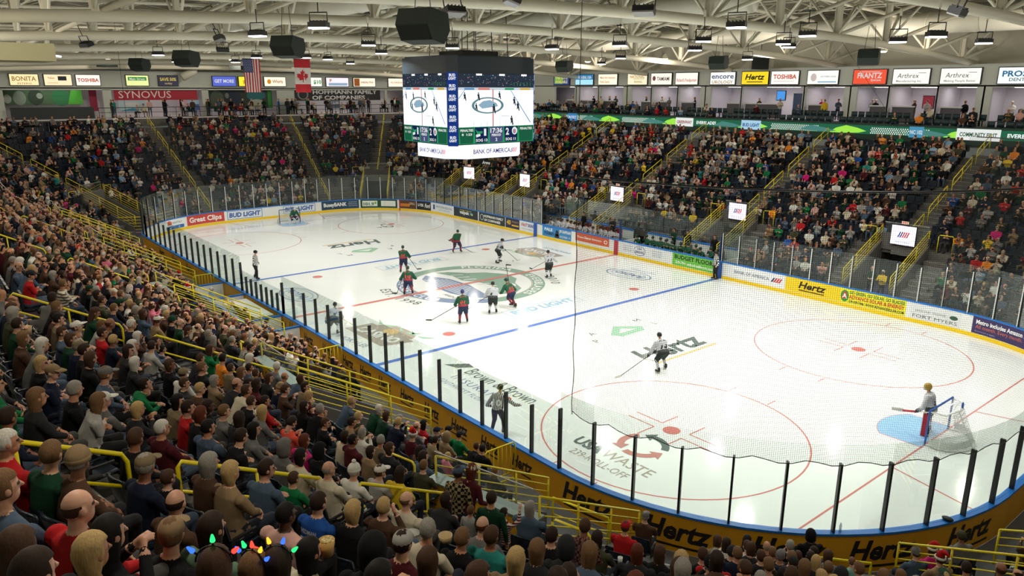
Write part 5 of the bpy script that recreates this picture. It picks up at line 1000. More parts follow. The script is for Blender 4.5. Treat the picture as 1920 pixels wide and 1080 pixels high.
for c, dv in (((-.255, .13, 1.225), (-.02, -.01, -.05)), ((.345, .15, 1.28), (.05, 0, -.03))): a = MB(); a.tube([Vector(c)-Vector(dv), Vector(c)+Vector(dv)], .083, 0, 12); local('armband', a, RJ[6], o)
player(8.93, 12.45, 235, dict(crouch=.05, lean=.05, spread=.1, stride=.05, hands=((-.27, .12, .9), (.27, .12, .9))), RJ, 'linesman in stripes standing at the far boards by the blue post', None, **rk)
a = MB(); a.lathe([(.0381, 0), (.0381, .0254)], 16, 0, Matrix.Translation((-3.0, 5.8, .012))); tag(a.build('puck', BLK), 'black puck on the ice near the white player above the emblem', 'puck')
# ================================================================== BENCHES AND SCORERS
WHH = paint('24262a', .3)
def bench(x0, x1, lb, wall, jm, hm, n, cats):
    t = thing('team_bench', lb, 'bench', ((x0+x1)/2, 14.1, 0)); a = MB(); a.box(((x0+x1)/2, 14.15, .72), (x1-x0, .4, .06)); a.build('seat', paint('6a5a44'), t); a = MB(); a.box(((x0+x1)/2, 14.2, .6), (x1-x0, 1.9, .3)); a.build('platform', RUB, t)
    a = MB(); a.box(((x0+x1)/2, 15.3, .85), (x1-x0, .12, 1.15)); a.build('back_wall', WHITE, t); a = MB(); a.box(((x0+x1)/2, 15.3, 1.45), (x1-x0, .2, .07)); a.build('cap_rail', BLUE, t)
    for xa, xb, c in wall: a = MB(); a.box(((xa+xb)/2, 15.22, 1.05), (xb-xa, .05, .65)); a.build('wall_panel', paint(c), t)
    for i in range(n):
        x = x0+.45+(x1-x0-.9)*i/(n-1); b = BOD[(i*5+1) % 9]; P_ = person((x, 14.02, .27), PI+random.uniform(-.35, .35), b, jm[0], jm[1], SM[i % 3], None, None, 'helmet', hm, '%s %s-clad player from the %s end of the far bench' % (ordn[i], cats, 'blue post' if cats == 'white' else 'red post'), 'players seated on the %s bench' % cats, 1.04, name='hockey_player', cat='hockey player')
bench(-8.2, -.5, 'visitors bench on the far side behind the skater entrance advert', [(-6.6, -5.4, 'a87848'), (-5.3, -4.8, 'b02030'), (-4.2, -2.4, '7a4030'), (-2.3, -1.5, 'b02030')], (WJ[0], WJ[1]), wh, 14, 'white')
bench(.9, 8.5, 'home bench on the far side behind the budget floors advert', [], (GJ[0], GJ[1]), gh, 12, 'green')
a = MB(); sweep(a, sfar(8.7), sfar(-8.2), [(2.55, 1.49), (2.55, 3.1), (2.56, 3.1), (2.56, 1.49)], 0, close=True); tag(a.build('bench_glass', HAZY), 'long clear glass screen standing behind the team benches', 'glass screen')
for x, lb in ((-8.35, 'blue end post of the visitors bench'), (.2, 'blue post and glass between the two team benches'), (8.7, 'blue end post of the home bench by the stripes')):
    t = thing('bench_divider', lb, 'divider', (x, 14.1, 0)); a = MB(); a.box((x, 13.12, 1.3), (.09, .12, 2.6)); a.build('post', paint('1c3a66'), t); a = MB(); a.box((x, 14.2, 1.9), (.02, 2.1, 1.9)); a.build('glass_pane', GLASS, t); a = MB(); a.box((x, 14.2, .6), (.08, 2.1, .8)); a.build('base_panel', WHITE, t)
for x, y, rz, pose, top, hs, hc_, lb in ((-5.3, 14.9, PI, 'down', 'black', 'short', 'dark brown', 'coach in black suit behind the white bench, nearer the blue post'), (-2.2, 14.9, PI+.3, 'cross', 'charcoal', 'bald', 'grey', 'coach in charcoal suit behind the white bench, nearer the red post'), (3.6, 14.9, PI-.2, 'cross', 'dark green', 'short', 'dark brown', 'staff member in green jacket with crossed arms behind the green bench'),
                                    (4.7, 14.95, PI+.3, 'down', 'black', 'short', 'black', 'coach in black suit behind the green bench, beside the green jacket'), (6.9, 15., PI, 'down', 'black', 'short', 'brown', 'coach in dark suit behind the green bench nearest the linesman')):
    person((x, y, .45), rz, STD[pose], TM[top], TM['black'], SM[1 if top != 'black' else 0], hs, HM[hc_], label=lb, group=None)
# scorers
t = thing('scorers_table', 'white scorers table behind the low glass at centre ice', 'table', (.3, -13.9, 0)); a = MB(); a.box((.2, -13.75, .98), (3.6, .9, .05)); a.build('table_top', paint('d8d8cc'), t)
for x in (-1.5, 0, 1.9): a = MB(); a.box((x, -13.75, .48), (.06, .8, .95)); a.build('leg', ALU, t)
for x, lb in ((-5.6, 'blue framed glass partition at the distant end of the penalty box'), (-2.4, 'blue framed glass partition beside the scorers table, distant end'), (2.5, 'blue framed glass partition beside the scorers table, near end'), (4.6, 'blue framed partition at the near end of the penalty box')):
    t = thing('box_partition', lb, 'partition', (x, -14, 0)); a = MB(); a.box((x, -13.95, .5), (.08, 1.6, 1.0)); a.build('panel', WHITE, t); a = MB(); a.box((x, -13.95, 1.03), (.12, 1.65, .07)); a.build('cap_rail', BLUE, t); a = MB(); a.box((x, -13.95, 1.5), (.015, 1.6, .85)); a.build('glass_pane', GLASS, t)
t = thing('penalty_box_back', 'low white wall with blue cap behind the scorers', 'partition', (-.5, -15.2, 0)); a = MB(); a.box((-.5, -15.0, .55), (10.4, .08, 1.1)); a.build('panel', WHITE, t); a = MB(); a.box((-.5, -15.0, 1.12), (10.4, .16, .06)); a.build('cap_rail', BLUE, t)
for x, y, top, hs, hc_, lb in ((-1.2, -14.6, 'white', 'short', 'grey', 'scorer in white shirt at the distant end of the table'), (-.2, -14.6, 'light blue', 'bald', 'brown', 'scorer in light blue shirt at the middle of the table'), (1.2, -14.6, 'charcoal', 'short', 'dark brown', 'scorer in charcoal jacket at the near end of the table'), (-3.6, -14.5, 'light blue', 'short', 'white', 'penalty box attendant in light blue shirt'), (3.6, -14.5, 'blue', 'short', 'dark brown', 'penalty box attendant in blue shirt')):
    person((x, y-.0, .05), 0, BOD[0 if x < 1 else 4], TM[top], TM['black'], SM[0], hs, HM[hc_], label=lb)

# ================================================================== HANGING THINGS
def lamp(lit):
    t = bpy.data.objects.new('flood_lamp', None); COL.objects.link(t); a = MB()
    a.box((0, 0, .14), (.62, .34, .16)); 
    for i in range(5): a.box((-.24+.12*i, 0, .24), (.02, .3, .06))
    local('housing', a, DARKM, t); a = MB(); a.box((0, 0, .05), (.58, .32, .07)); local('lens', a, emi('flood_lens', (1, .97, .98), 8.) if lit else mat('unlit_lens', (.35, .35, .36), .2), t)
    a = MB(); a.tube([(-.3, 0, .2), (-.3, 0, .52), (.3, 0, .52), (.3, 0, .2)], .022, 0, 5); a.tube([(0, 0, .52), (0, 0, 1.0)], .018, 0, 5); local('bracket', a, DARKM, t)
    a = MB(); a.tube([(0, 0, 1.0), (0, 0, 1.25)], .05, 0, 6); local('clamp', a, STEEL_W, t); return t
L0, L1 = lamp(True), lamp(False); ld = bpy.data.lights.new('flood_light', 'AREA'); ld.shape = 'RECTANGLE'; ld.size = .56; ld.size_y = .3; ld.energy = LAMP_POWER; ld.color = LAMP_COL; ld.spread = math.radians(150)
b = bpy.data.objects.new('flood_light', ld); COL.objects.link(b); b.parent = L0; b.location = (0, 0, .0)
spots = sorted(LAMPS, key=lambda p: -p[0]); U = 0
for i, (x, y, z) in enumerate(spots):
    o = L0 if i == 0 else copy_tree(L0); o.location = (x, y, z); o.rotation_euler = (0, 0, .3*math.sin(i*7)+.66)
    tag(o, 'lit flood lamp under the roof, %s of the lit ones counted from the near end' % (ordn[i] if i < 25 else str(i+1)+'th'), 'lamp', 'lit flood lamps under the roof')
for i, (x, y, z) in enumerate(sorted(DARK_LAMPS, key=lambda p: -p[0])):
    o = L1 if i == 0 else copy_tree(L1); o.location = (x, y, z); o.rotation_euler = (.35, 0, .66+i); tag(o, 'dark tilted flood lamp under the roof, %s of the dark ones from the near end' % ordn[i], 'lamp', 'unlit flood lamps under the roof')
t = bpy.data.objects.new('added_fill_lamp', None); COL.objects.link(t); a = MB(); a.lathe([(.05, .45), (.1, .42), (.26, .12), (.27, .06)], 12, 0); local('shade', a, STEEL_W, t); a = MB(); a.lathe([(.2, .05), (.2, .0), (.12, -.03)], 12, 0); local('lens', a, emi('fill_lens', (1, .93, .8), 5.), t)
hl = bpy.data.lights.new('fill_light', 'POINT'); hl.energy = FILL_POWER; hl.color = (1, .9, .76); hl.shadow_soft_size = .25; b = bpy.data.objects.new('fill_light', hl); COL.objects.link(b); b.parent = t; b.location = (0, 0, -.3)  # added point light, fills both the stands and the roof
for i, (x, y, z) in enumerate(FILL_LAMPS):
    o = t if i == 0 else copy_tree(t); o.location = (x, y, z); tag(o, 'small round house lamp under the roof over the %s stands, %s along' % ('near side' if y < -20 else 'far side' if y > 20 else 'end', ordn[i//2 if abs(y) > 20 else i-18]), 'lamp', 'house lamps over the stands')
SPK = paint('26302c', .7); SPG = paint('1a211e', .8)
def speaker(x, y, z, yaw, s, lb):
    t = thing('hanging_speaker', lb, 'speaker', (x, y, z), yaw); a = MB(); w = .47*s; pr = [(-.42, .30), (.36, .38), (.52, 0), (.30, -.36), (-.22, -.44), (-.5, -.1)]
    n = 6; vs = [(e*w, p*s, q*s) for e in (-1, 1) for p, q in pr]; a.add(vs, [tuple(range(n)), tuple(range(n, 2*n))[::-1]]+[(i, i+n, (i+1) % n+n, (i+1) % n) for i in range(n)]); local('cabinet', a, SPK, t)
    a = MB(); p0, p1 = Vector((0, .52*s, 0)), Vector((0, .30*s, -.36*s)); d = (p1-p0); nn = Vector((0, .36, -.22)).normalized()*.012
    a.quad(Vector((-w*.92, *(p0+d*.08+nn)[1:])), Vector((w*.92, *(p0+d*.08+nn)[1:])), Vector((w*.92, *(p0+d*.94+nn)[1:])), Vector((-w*.92, *(p0+d*.94+nn)[1:]))); local('grille', a, SPG, t)
    a = MB(); [a.tube([(e*w*.5, 0, .33*s), (e*w*.3, 0, 1.5)], .012, 0, 4) for e in (-1, 1)]; local('cables', a, DARKM, t)
for x, y, z, yaw, s, lb in ((18.7, -15.1, 13.15, 3.55, 1.05, 'largest dark hanging speaker box, upper middle of the picture'), (5.7, -13.2, 13.2, 3.75, 1.05, 'dark hanging speaker box between the Canadian flag and the largest speaker'), (-9.0, -12.8, 13.15, 3.8, 1.1, 'dark hanging speaker box beside the American flag'), (-23.5, -11.7, 13.15, 3.85, 1.1, 'smallest dark hanging speaker box by the far end wall'),
                           (16.3, 13.9, 13.25, .35, 1.05, 'dark hanging speaker box above the Frantz sign'), (7.5, 13.2, 13.15, .3, 1.0, 'dark hanging speaker box above the encore sign'), (-6.3, 13.4, 13.2, .3, 1.05, 'dark hanging speaker box just beyond the scoreboard')): speaker(x, y, z, yaw, s, lb)
for x, y, z, lb in ((-44, -9.5, 13.9, 'square dark speaker on the far end wall, nearest the Toshiba sign'), (-42, 2, 13.8, 'square dark speaker high on the far end wall'), (-3, 33.8, 13.75, 'flat dark speaker high on the far side wall above the Hertz sign')):
    a = MB(); a.box((x, y, z), (1.4, 1.1, 1.), 0, .6); a.tube([(x, y, z+.5), (x, y, z+2)], .03, 0, 4); tag(a.build('wall_speaker', SPG), lb, 'speaker')
# flags
def flag(y, x, lb, us):
    t = thing('hanging_flag', lb, 'flag', (x, y, 12.4)); w, h = 1.25, 2.35; f0 = lambda u, v, o=0: Vector((x+.05*math.sin(u*9+v*1.2)+o, y+u, 11.25+v)); a = MB(); nx, nz = (26, 20)
    for i in range(nx):
        for j in range(nz):
            u0, u1 = -w/2+w*i/nx, -w/2+w*(i+1)/nx; v0, v1 = h*j/nz, h*(j+1)/nz
            if us: k = 2 if (u0 < -w/2+w*.5385 and v0 >= h*.6) else int(i/2) % 2
            else: k = 0 if (j < 5 or j >= 15) else 1
            a.quad(f0(u0, v0), f0(u1, v0), f0(u1, v1), f0(u0, v1), k)
    a.build('cloth', [paint('c82a34', .8), paint('e8e4e0', .8), paint('24407a', .8)], t, True); a = MB()
    if us:
        for r in range(9):
            for c in range(6 if r % 2 == 0 else 5): ellipse(a, lambda p, q: f0(p, q, .012), -w/2+.06+.11*c+(.055 if r % 2 else 0), h*.64+.095*r, .024, .024, 0, 5)
        a.build('stars', paint('f0ece8'), t)
    else:
        L_ = [(0, .5), (.1, .3), (.2, .36), (.16, .1), (.3, .2), (.34, .12), (.5, .14), (.44, .0), (.5, -.06), (.26, -.24), (.28, -.34), (.03, -.3), (.03, -.5)]; L_ = L_+[(-u, v) for u, v in L_[::-1]][:-1]
        a.add([f0(u*.9, 1.18+v*.95, .012) for u, v in L_]+[f0(0, 1.15, .012)], [(i, (i+1) % len(L_), len(L_)) for i in range(len(L_))]); a.build('maple_leaf', paint('d02a30', .8), t)
    a = MB(); a.tube([(x, y-w/2-.04, 13.62), (x, y+w/2+.04, 13.62)], .025, 0, 6); [a.tube([(x, y+e*.5, 13.62), (x, y+e*.5, 14.7)], .008, 0, 4) for e in (-1, 1)]; a.build('rod', DARKM, t)
flag(-4.8, -20.5, 'hanging American flag with stars and stripes', True); flag(-1.85, -18.3, 'hanging Canadian flag with red maple leaf', False)
a = MB(); a.tube([(x_, y_, 13.6) for x_, y_ in ((-14.5, -20.6), (-20, -18.3), (-25, -16.3))], .07, 0, 6); tag(a.build('tube_light', emi('pale_tube_light', (.75, .78, 1.), 2.)), 'pale bluish tube light in the far corner over the stands', 'lamp')

# ================================================================== SCOREBOARD
A_, B_, CH = 2.62, 3.05, .42
t = thing('scoreboard', 'four-sided video scoreboard hanging over centre ice', 'scoreboard', (0, 0, 7)); o8 = lambda a, b, c: [(a, -b+c), (a, b-c), (a-c, b), (-a+c, b), (-a, b-c), (-a, -b+c), (-a+c, -b), (a-c, -b)]
HOUS = mat('scoreboard_housing', srgb('23303a'), .35); a = MB(); a.prism(o8(A_, B_, CH), 8.6, 13.2); a.prism(o8(A_-.1, B_-.1, CH), 13.2, 13.28); a.build('housing', HOUS, t)
def faces():
    yield 'right', lambda x, y, o=.02: Vector((A_+o, x, y)), B_-CH, 1                        # looks along +x
    yield 'left', lambda x, y, o=.02: Vector((x, -B_-o, y)), A_-CH, 1                       # looks along -y
    yield 'rear', lambda x, y, o=.02: Vector((-A_-o, -x, y)), B_-CH, 0
    yield 'farside', lambda x, y, o=.02: Vector((-x, B_+o, y)), A_-CH, 0
PL = ['f6f8fa', '2b3440', '8fb0c4', 'c86a6a', '5f8fc0', '60858a', '22303a', '1c5c40', 'e8ece8', '17264c', '4a4f78', 'c8d4dc', '2a9a60', 'd8a838', '3c4a54', 'e0786a']
PM = [light(c, 1.0 if i else 1.35) for i, c in enumerate(PL)]
def video(F_, w):
    a = MB(); f = lambda x, y, o=.024: F_(x*w, y, o); q = lambda o: (lambda x, y: F_(x*w, y, o)); R_ = random.Random(3)
    rect(a, q(.022), -1, 1, 8.62, 10.4, 0); rect(a, q(.022), -1, 1, 10.4, 11.05, 1)
    for i in range(170): x, y = R_.uniform(-.98, .98), R_.uniform(10.5, 10.98); s = R_.uniform(.006, .014); rect(a, q(.025), x, x+s, y, y+s*2.4, R_.choice([2, 11, 14, 14, 5, 15]))
    for i in range(3): rect(a, q(.027), -.55+.6*i, -.40+.6*i, 10.96, 11.04, 0)
    for i in range(6): rect(a, q(.027), .45+.09*i, .46+.09*i, 10.5, 10.66, 12)
    rect(a, q(.025), -1, 1, 10.3, 10.42, 11); [rect(a, q(.028), x0, x1, 10.31, 10.4, k) for x0, x1, k in ((-.85, -.6, 4), (-.5, -.2, 15), (.2, .45, 12), (.62, .9, 13))]
    rect(a, q(.025), -.13, -.10, 8.62, 10.35, 3)
    poly(a, q(.026), [(.35, 10.3), (.37, 10.3), (.93, 8.75), (.90, 8.75)], 4); poly(a, q(.026), [(-.85, 10.3), (-.83, 10.3), (-.99, 9.9), (-1, 9.93)], 4)
    ellipse(a, q(.028), -.25, 9.6, .42, .38, 5, 30, hole=.84); poly(a, q(.029), [(-.5, 9.62), (-.38, 9.8), (-.2, 9.85), (-.02, 9.7), (.02, 9.55), (-.2, 9.5), (-.4, 9.45)], 2)
    def fig(x, y, s, ln=0): poly(a, q(.031), [(x-.02*s, y), (x-.01*s, y+.14*s), (x-.03*s, y+.26*s), (x+.03*s, y+.27*s), (x+.035*s, y+.14*s), (x+.05*s+ln, y-.02*s), (x+.03*s+ln, y-.03*s), (x+.01*s, y+.08*s)], 6); ellipse(a, q(.032), x+.005*s, y+.31*s, .016*s, .045*s, 6, 8)
    for x, y, s in ((-.85, 9.85, 1), (-.5, 9.85, 1), (.05, 9.9, 1), (.45, 9.6, 1.1), (.55, 9.35, 1.2), (-.1, 9.25, 1.2), (-.56, 9.4, .9), (.38, 8.68, 1.2)): fig(x, y, s)
    for i in range(9): rect(a, q(.03), -.62+.17*i, -.612+.17*i, 8.62, 8.85, 5)
    for i in range(6): rect(a, q(.03), .1+.04*i, .104+.04*i, 8.82, 9.1, 2)
    rect(a, q(.03), .1, .33, 9.08, 9.1, 2); return a
def bar(F_, w):
    a = MB(); q = lambda o: (lambda x, y: F_(x*w, y, o)); z0, z1 = 7.7, 8.6
    rect(a, q(.024), -1, 1, z0-.03, z1+.03, 12)
    for x0, x1, k in ((-.99, -.62, 7), (-.60, -.24, 9), (-.22, .16, 10), (.18, .56, 9), (.58, .99, 7)): poly(a, q(.027), [(x0+.02, z0), (x1-.02, z0), (x1, z1), (x0, z1)], k)
    L_ = lambda s, x, y, h, wd=None, k=8: letter(a, s, q(.032), x, y, h/1., wd, k, bold=.03)
    def T_(s, x, y, h, wd, k=8):
        vs, fs, wid = glyphs(s, .03, 0., 1.); sx = wd/wid; a.add([F_((x+u*sx)*w, y+v*h, .032) for u, v in vs], fs, k)
    T_('PENALTIES', -.8, 8.38, .13, .33); T_('8  1:23', -.8, 8.15, .12, .26); T_('1', -.33, 8.12, .38, .06); T_('SOG 13', -.42, 7.78, .15, .3); T_('17:36', -.03, 8.26, .26, .32); T_('PERIOD', -.03, 8.06, .13, .25); T_('2', -.03, 7.78, .17, .05)
    T_('2', .27, 8.12, .38, .09); T_('SOG 11', .36, 7.78, .15, .28); T_('PENALTIES', .79, 8.38, .13, .34)
    poly(a, q(.031), [(-.58, 8.5), (-.52, 8.36), (-.4, 8.38), (-.39, 8.28), (-.46, 8.22), (-.5, 8.05), (-.57, 8.1), (-.54, 8.25)], 12); poly(a, q(.033), [(-.57, 8.18), (-.46, 8.22), (-.45, 8.1), (-.56, 8.02)], 8)
    ellipse(a, q(.031), .47, 8.33, .075, .23, 8, 18); ellipse(a, q(.033), .465, 8.3, .045, .14, 4, 12); poly(a, q(.035), [(.44, 8.24), (.49, 8.22), (.5, 8.34), (.46, 8.42)], 15)
    return a
for nm, F_, w, vis in faces():
    video(lambda x, y, o=.02, F_=F_: F_(x, 9.55+(y-8.62)*1.152, o), w).build('video_screen', PM, t); bar(lambda x, y, o=.02, F_=F_: F_(x, 8.65+(y-7.67)*.9375, o), w).build('score_bar', PM, t)
COLM = [light('1c3a86', .9), light('f0f4f8', 1.)]
for sx, sy in ((1, -1), (1, 1), (-1, -1), (-1, 1)):
    c1, c2 = Vector((sx*A_, sy*(B_-CH), 0)), Vector((sx*(A_-CH), sy*B_, 0)); 
    if sx*sy > 0: c1, c2 = c2, c1
    c1, c2 = (c2, c1); mid = (c1+c2)/2; u = (c2-c1).normalized(); n = Vector((sx, sy, 0)).normalized()
    if u.cross(Vector((0, 0, 1))).dot(n) < 0: u = -u
    a = MB(); f = lambda x, y, o=.02: mid+u*x+n*o+Vector((0, 0, y)); rect(a, f, -.28, .28, 8.55, 12.4, 0)
    for i in range(7): ellipse(a, lambda x, y: f(x, y, .024), 0, 8.92+.54*i, .2, .2, 0, 12); letter(a, 'BUD', lambda x, y: f(x, y, .03), 0, 8.95+.54*i, .13, .34, 1, bold=.04); letter(a, 'LIGHT', lambda x, y: f(x, y, .03), 0, 8.78+.54*i, .13, .4, 1, bold=.04)
    a.build('corner_display', COLM, t)
a = MB(); P_ = o8(A_-.35, B_-.38, .9); a.prism(P_, 7.78, 8.6); a.build('lower_ring_body', HOUS, t)
RM = [light('f4f4fc', 1.5), light('28347a', .8), light('d82c3c', 1.2)]
def ringband(z0, z1):
    a = MB(); n = 8; Q = [(x*1.008, y*1.008) for x, y in P_]
    for i in range(n): (x0, y0), (x1, y1) = Q[i], Q[(i+1) % n]; a.quad((x0, y0, z0), (x1, y1, z0), (x1, y1, z1), (x0, y0, z1), 0)
    for fn, w in ((lambda x, y: Vector(((A_-.35)*1.012, x, y)), 2.1), (lambda x, y: Vector((x, -(B_-.38)*1.012, y)), 1.7), (lambda x, y: Vector((-(A_-.35)*1.012, -x, y)), 2.1), (lambda x, y: Vector((-x, (B_-.38)*1.012, y)), 1.7)):
        letter(a, 'BANK OF AMERICA', fn, -.1, 8.06, .24, w*1.25, 1, bold=.02)
        for i in range(5): x = w*.62+.02+i*.085; poly(a, fn, [(x-.12, 8.04), (x-.07, 8.04), (x+.06, 8.3), (x+.01, 8.3)], 1 if i < 2 else 2)
    return a
ringband(7.8, 8.57).build('ring_display', RM, t)
a = MB()
for x, y in ((-1.6, -1.6), (1.6, -1.6), (1.6, 1.6), (-1.6, 1.6), (-2.2, 0), (2.2, 0), (.3, .3), (.6, -.5)): a.tube([(x, y, 13.2), (x*.9, y*.9, 17.5)], .025, 0, 5)
a.build('hoist_cables', DARKM, t)
a = MB(); a.box((0, 0, 13.45), (2.4, 2.4, .3)); a.build('hoist_frame', DARKM, t)
a = MB(); a.box((-24.6, 19.9, 4.35), (3.4, .12, .5), 0, .15); f = lambda x, y: Vector((-24.6+x*math.cos(.15), 19.82+x*math.sin(.15), y)); letter(a, 'Arena', f, .2, 4.2, .3, None, 1, bold=.03, shear=.25); tag(a.build('arena_sign', [paint('1c1e1c'), light('d8d8d4', .7)]), 'dark sign reading Arena under the scoreboard at the far corner', 'sign')
# thin guy wires
for i, (p, q, lb) in enumerate((((12, 14, 17.4), (14.2, 24, 8.7), 'thin wire dropping to the balcony by the encore sign'), ((20.5, 20, 17), (21, 29.5, 8.9), 'thin wire dropping before the dental sign'), ((-22.6, -13.2, 8.6), (-22.6, -13.2, 17.5), 'thin wire holding the distant net corner'), ((22.5, -13.1, 9.5), (22.5, -13.1, 17.5), 'thin wire holding the near net corner'))):
    a = MB(); a.tube([p, q], .012, 0, 4); tag(a.build('guy_wire', DARKM), lb, 'wire')
# ================================================================== SEATS AND SPECTATORS
def s_all(x, y):
    if y <= -HY:
        if abs(x) <= HX: return x % PER
        return HX+RC*math.atan2(x-HX, -(y+HY)) if x > 0 else SEND+HY+RC*math.atan2(-(y+HY), -(x+HX))
    if x > HX: return HX+CL+HY+y if abs(y) <= HY else HX+CL+2*HY+RC*math.atan2(y-HY, x-HX)
    return s_of(x, y)
PITCHS = .53; SEATS = []                                          # (s, k, x, y, z, cam distance, head px)
for k in range(NROW):
    d = rowd(k)+.58; s = 0.
    while s < PER:
        f = fac(s, d); s += PITCHS/f/2
        if not blocked(s, k, .3) and not in_aisle(s, k, .28):
            p = pt(s, d, rowz(k, s)); q = px(p+Vector((0, 0, 1.2)))
            if q[2] > 0 and -70 < q[0] < 1990 and -40 < q[1] < 1190: SEATS.append((s % PER, k, p, q))
        s += PITCHS/f/2
SPOKEN = {}
def locate(s, k):
    best = min(((sdist(s, p), p) for p, a, b, h in AISLES if b == NROW)); p = best[1]; n = max(1, int(round((best[0]*fac(s, rowd(k)+.58)-.62)/PITCHS)))
    side = 'goalward' if ((s-p) % PER) < PER/2 else 'centreward'
    while (p, k, side, n) in SPOKEN: n += 1
    SPOKEN[(p, k, side, n)] = 1; return 'row %s, %s seat %s of %s stairs' % (['one', 'two', 'three', 'four', 'five', 'six', 'seven', 'eight', 'nine', 'ten', 'eleven', 'twelve', 'thirteen', 'fourteen', 'fifteen', 'sixteen', 'seventeen', 'eighteen'][k], ordn[min(n-1, 24)], side, AN[round(p, 2)])
def seat_proto():
    t = bpy.data.objects.new('stadium_seat', None); COL.objects.link(t); a = MB(); vs = []; n = 7
    for j, (y, z) in enumerate(((.22, .42), (.2, .455), (.0, .425), (-.16, .43), (-.2, .45))):
        for i in range(n): x = -.225+.45*i/(n-1); vs.append((x, y, z+.02*(abs(x)/.225)**2))
    vs += [(x, y, z-.03) for x, y, z in vs]; m = 5*n
    fs = [(j*n+i, j*n+i+1, (j+1)*n+i+1, (j+1)*n+i) for j in range(4) for i in range(n-1)]; fs += [(d+m, c+m, b+m, a_+m) for a_, b, c, d in fs]
    fs += [(i+m, i+1+m, i+1, i) for i in range(n-1)]+[(4*n+i, 4*n+i+1, 4*n+i+1+m, 4*n+i+m) for i in range(n-1)]+[((j+1)*n, (j+1)*n+m, j*n+m, j*n) for j in range(4)]+[(j*n+n-1, j*n+n-1+m, (j+1)*n+n-1+m, (j+1)*n+n-1) for j in range(4)]
    a.add(vs, fs); local('seat', a, SEATM, t, True); a = MB(); vs = []
    for j, (y, z) in enumerate(((-.17, .46), (-.2, .6), (-.225, .75), (-.24, .84), (-.235, .87))):
        for i in range(n): x = -.235+.47*i/(n-1); vs.append((x*(1-.25*(j/4)**3), y+.05*(abs(x)/.235)**2, z-(.03*(abs(x)/.235)**2 if j == 4 else 0)))
    vs += [(x, y-.028, z) for x, y, z in vs]; fs = [(d, c, b, a_) for a_, b, c, d in [(j*n+i, j*n+i+1, (j+1)*n+i+1, (j+1)*n+i) for j in range(4) for i in range(n-1)]]; fs += [(d+m, c+m, b+m, a_+m) for a_, b, c, d in fs]
    fs += [(4*n+i, 4*n+i+1, 4*n+i+1+m, 4*n+i+m) for i in range(n-1)]+[((j+1)*n, (j+1)*n+m, j*n+m, j*n) for j in range(4)]+[(j*n+n-1, j*n+n-1+m, (j+1)*n+n-1+m, (j+1)*n+n-1) for j in range(4)]
    a.add(vs, fs); local('backrest', a, SEATM, t, True)
    a = MB(); a.box((0, -.2, .22), (.06, .08, .44)); a.box((0, -.12, .40), (.3, .2, .04)); local('bracket', a, DARKM, t)
    a = MB(); a.box((.262, .0, .62), (.035, .3, .03)); a.box((.262, -.16, .5), (.03, .05, .26)); local('armrest', a, DARKM, t); return t
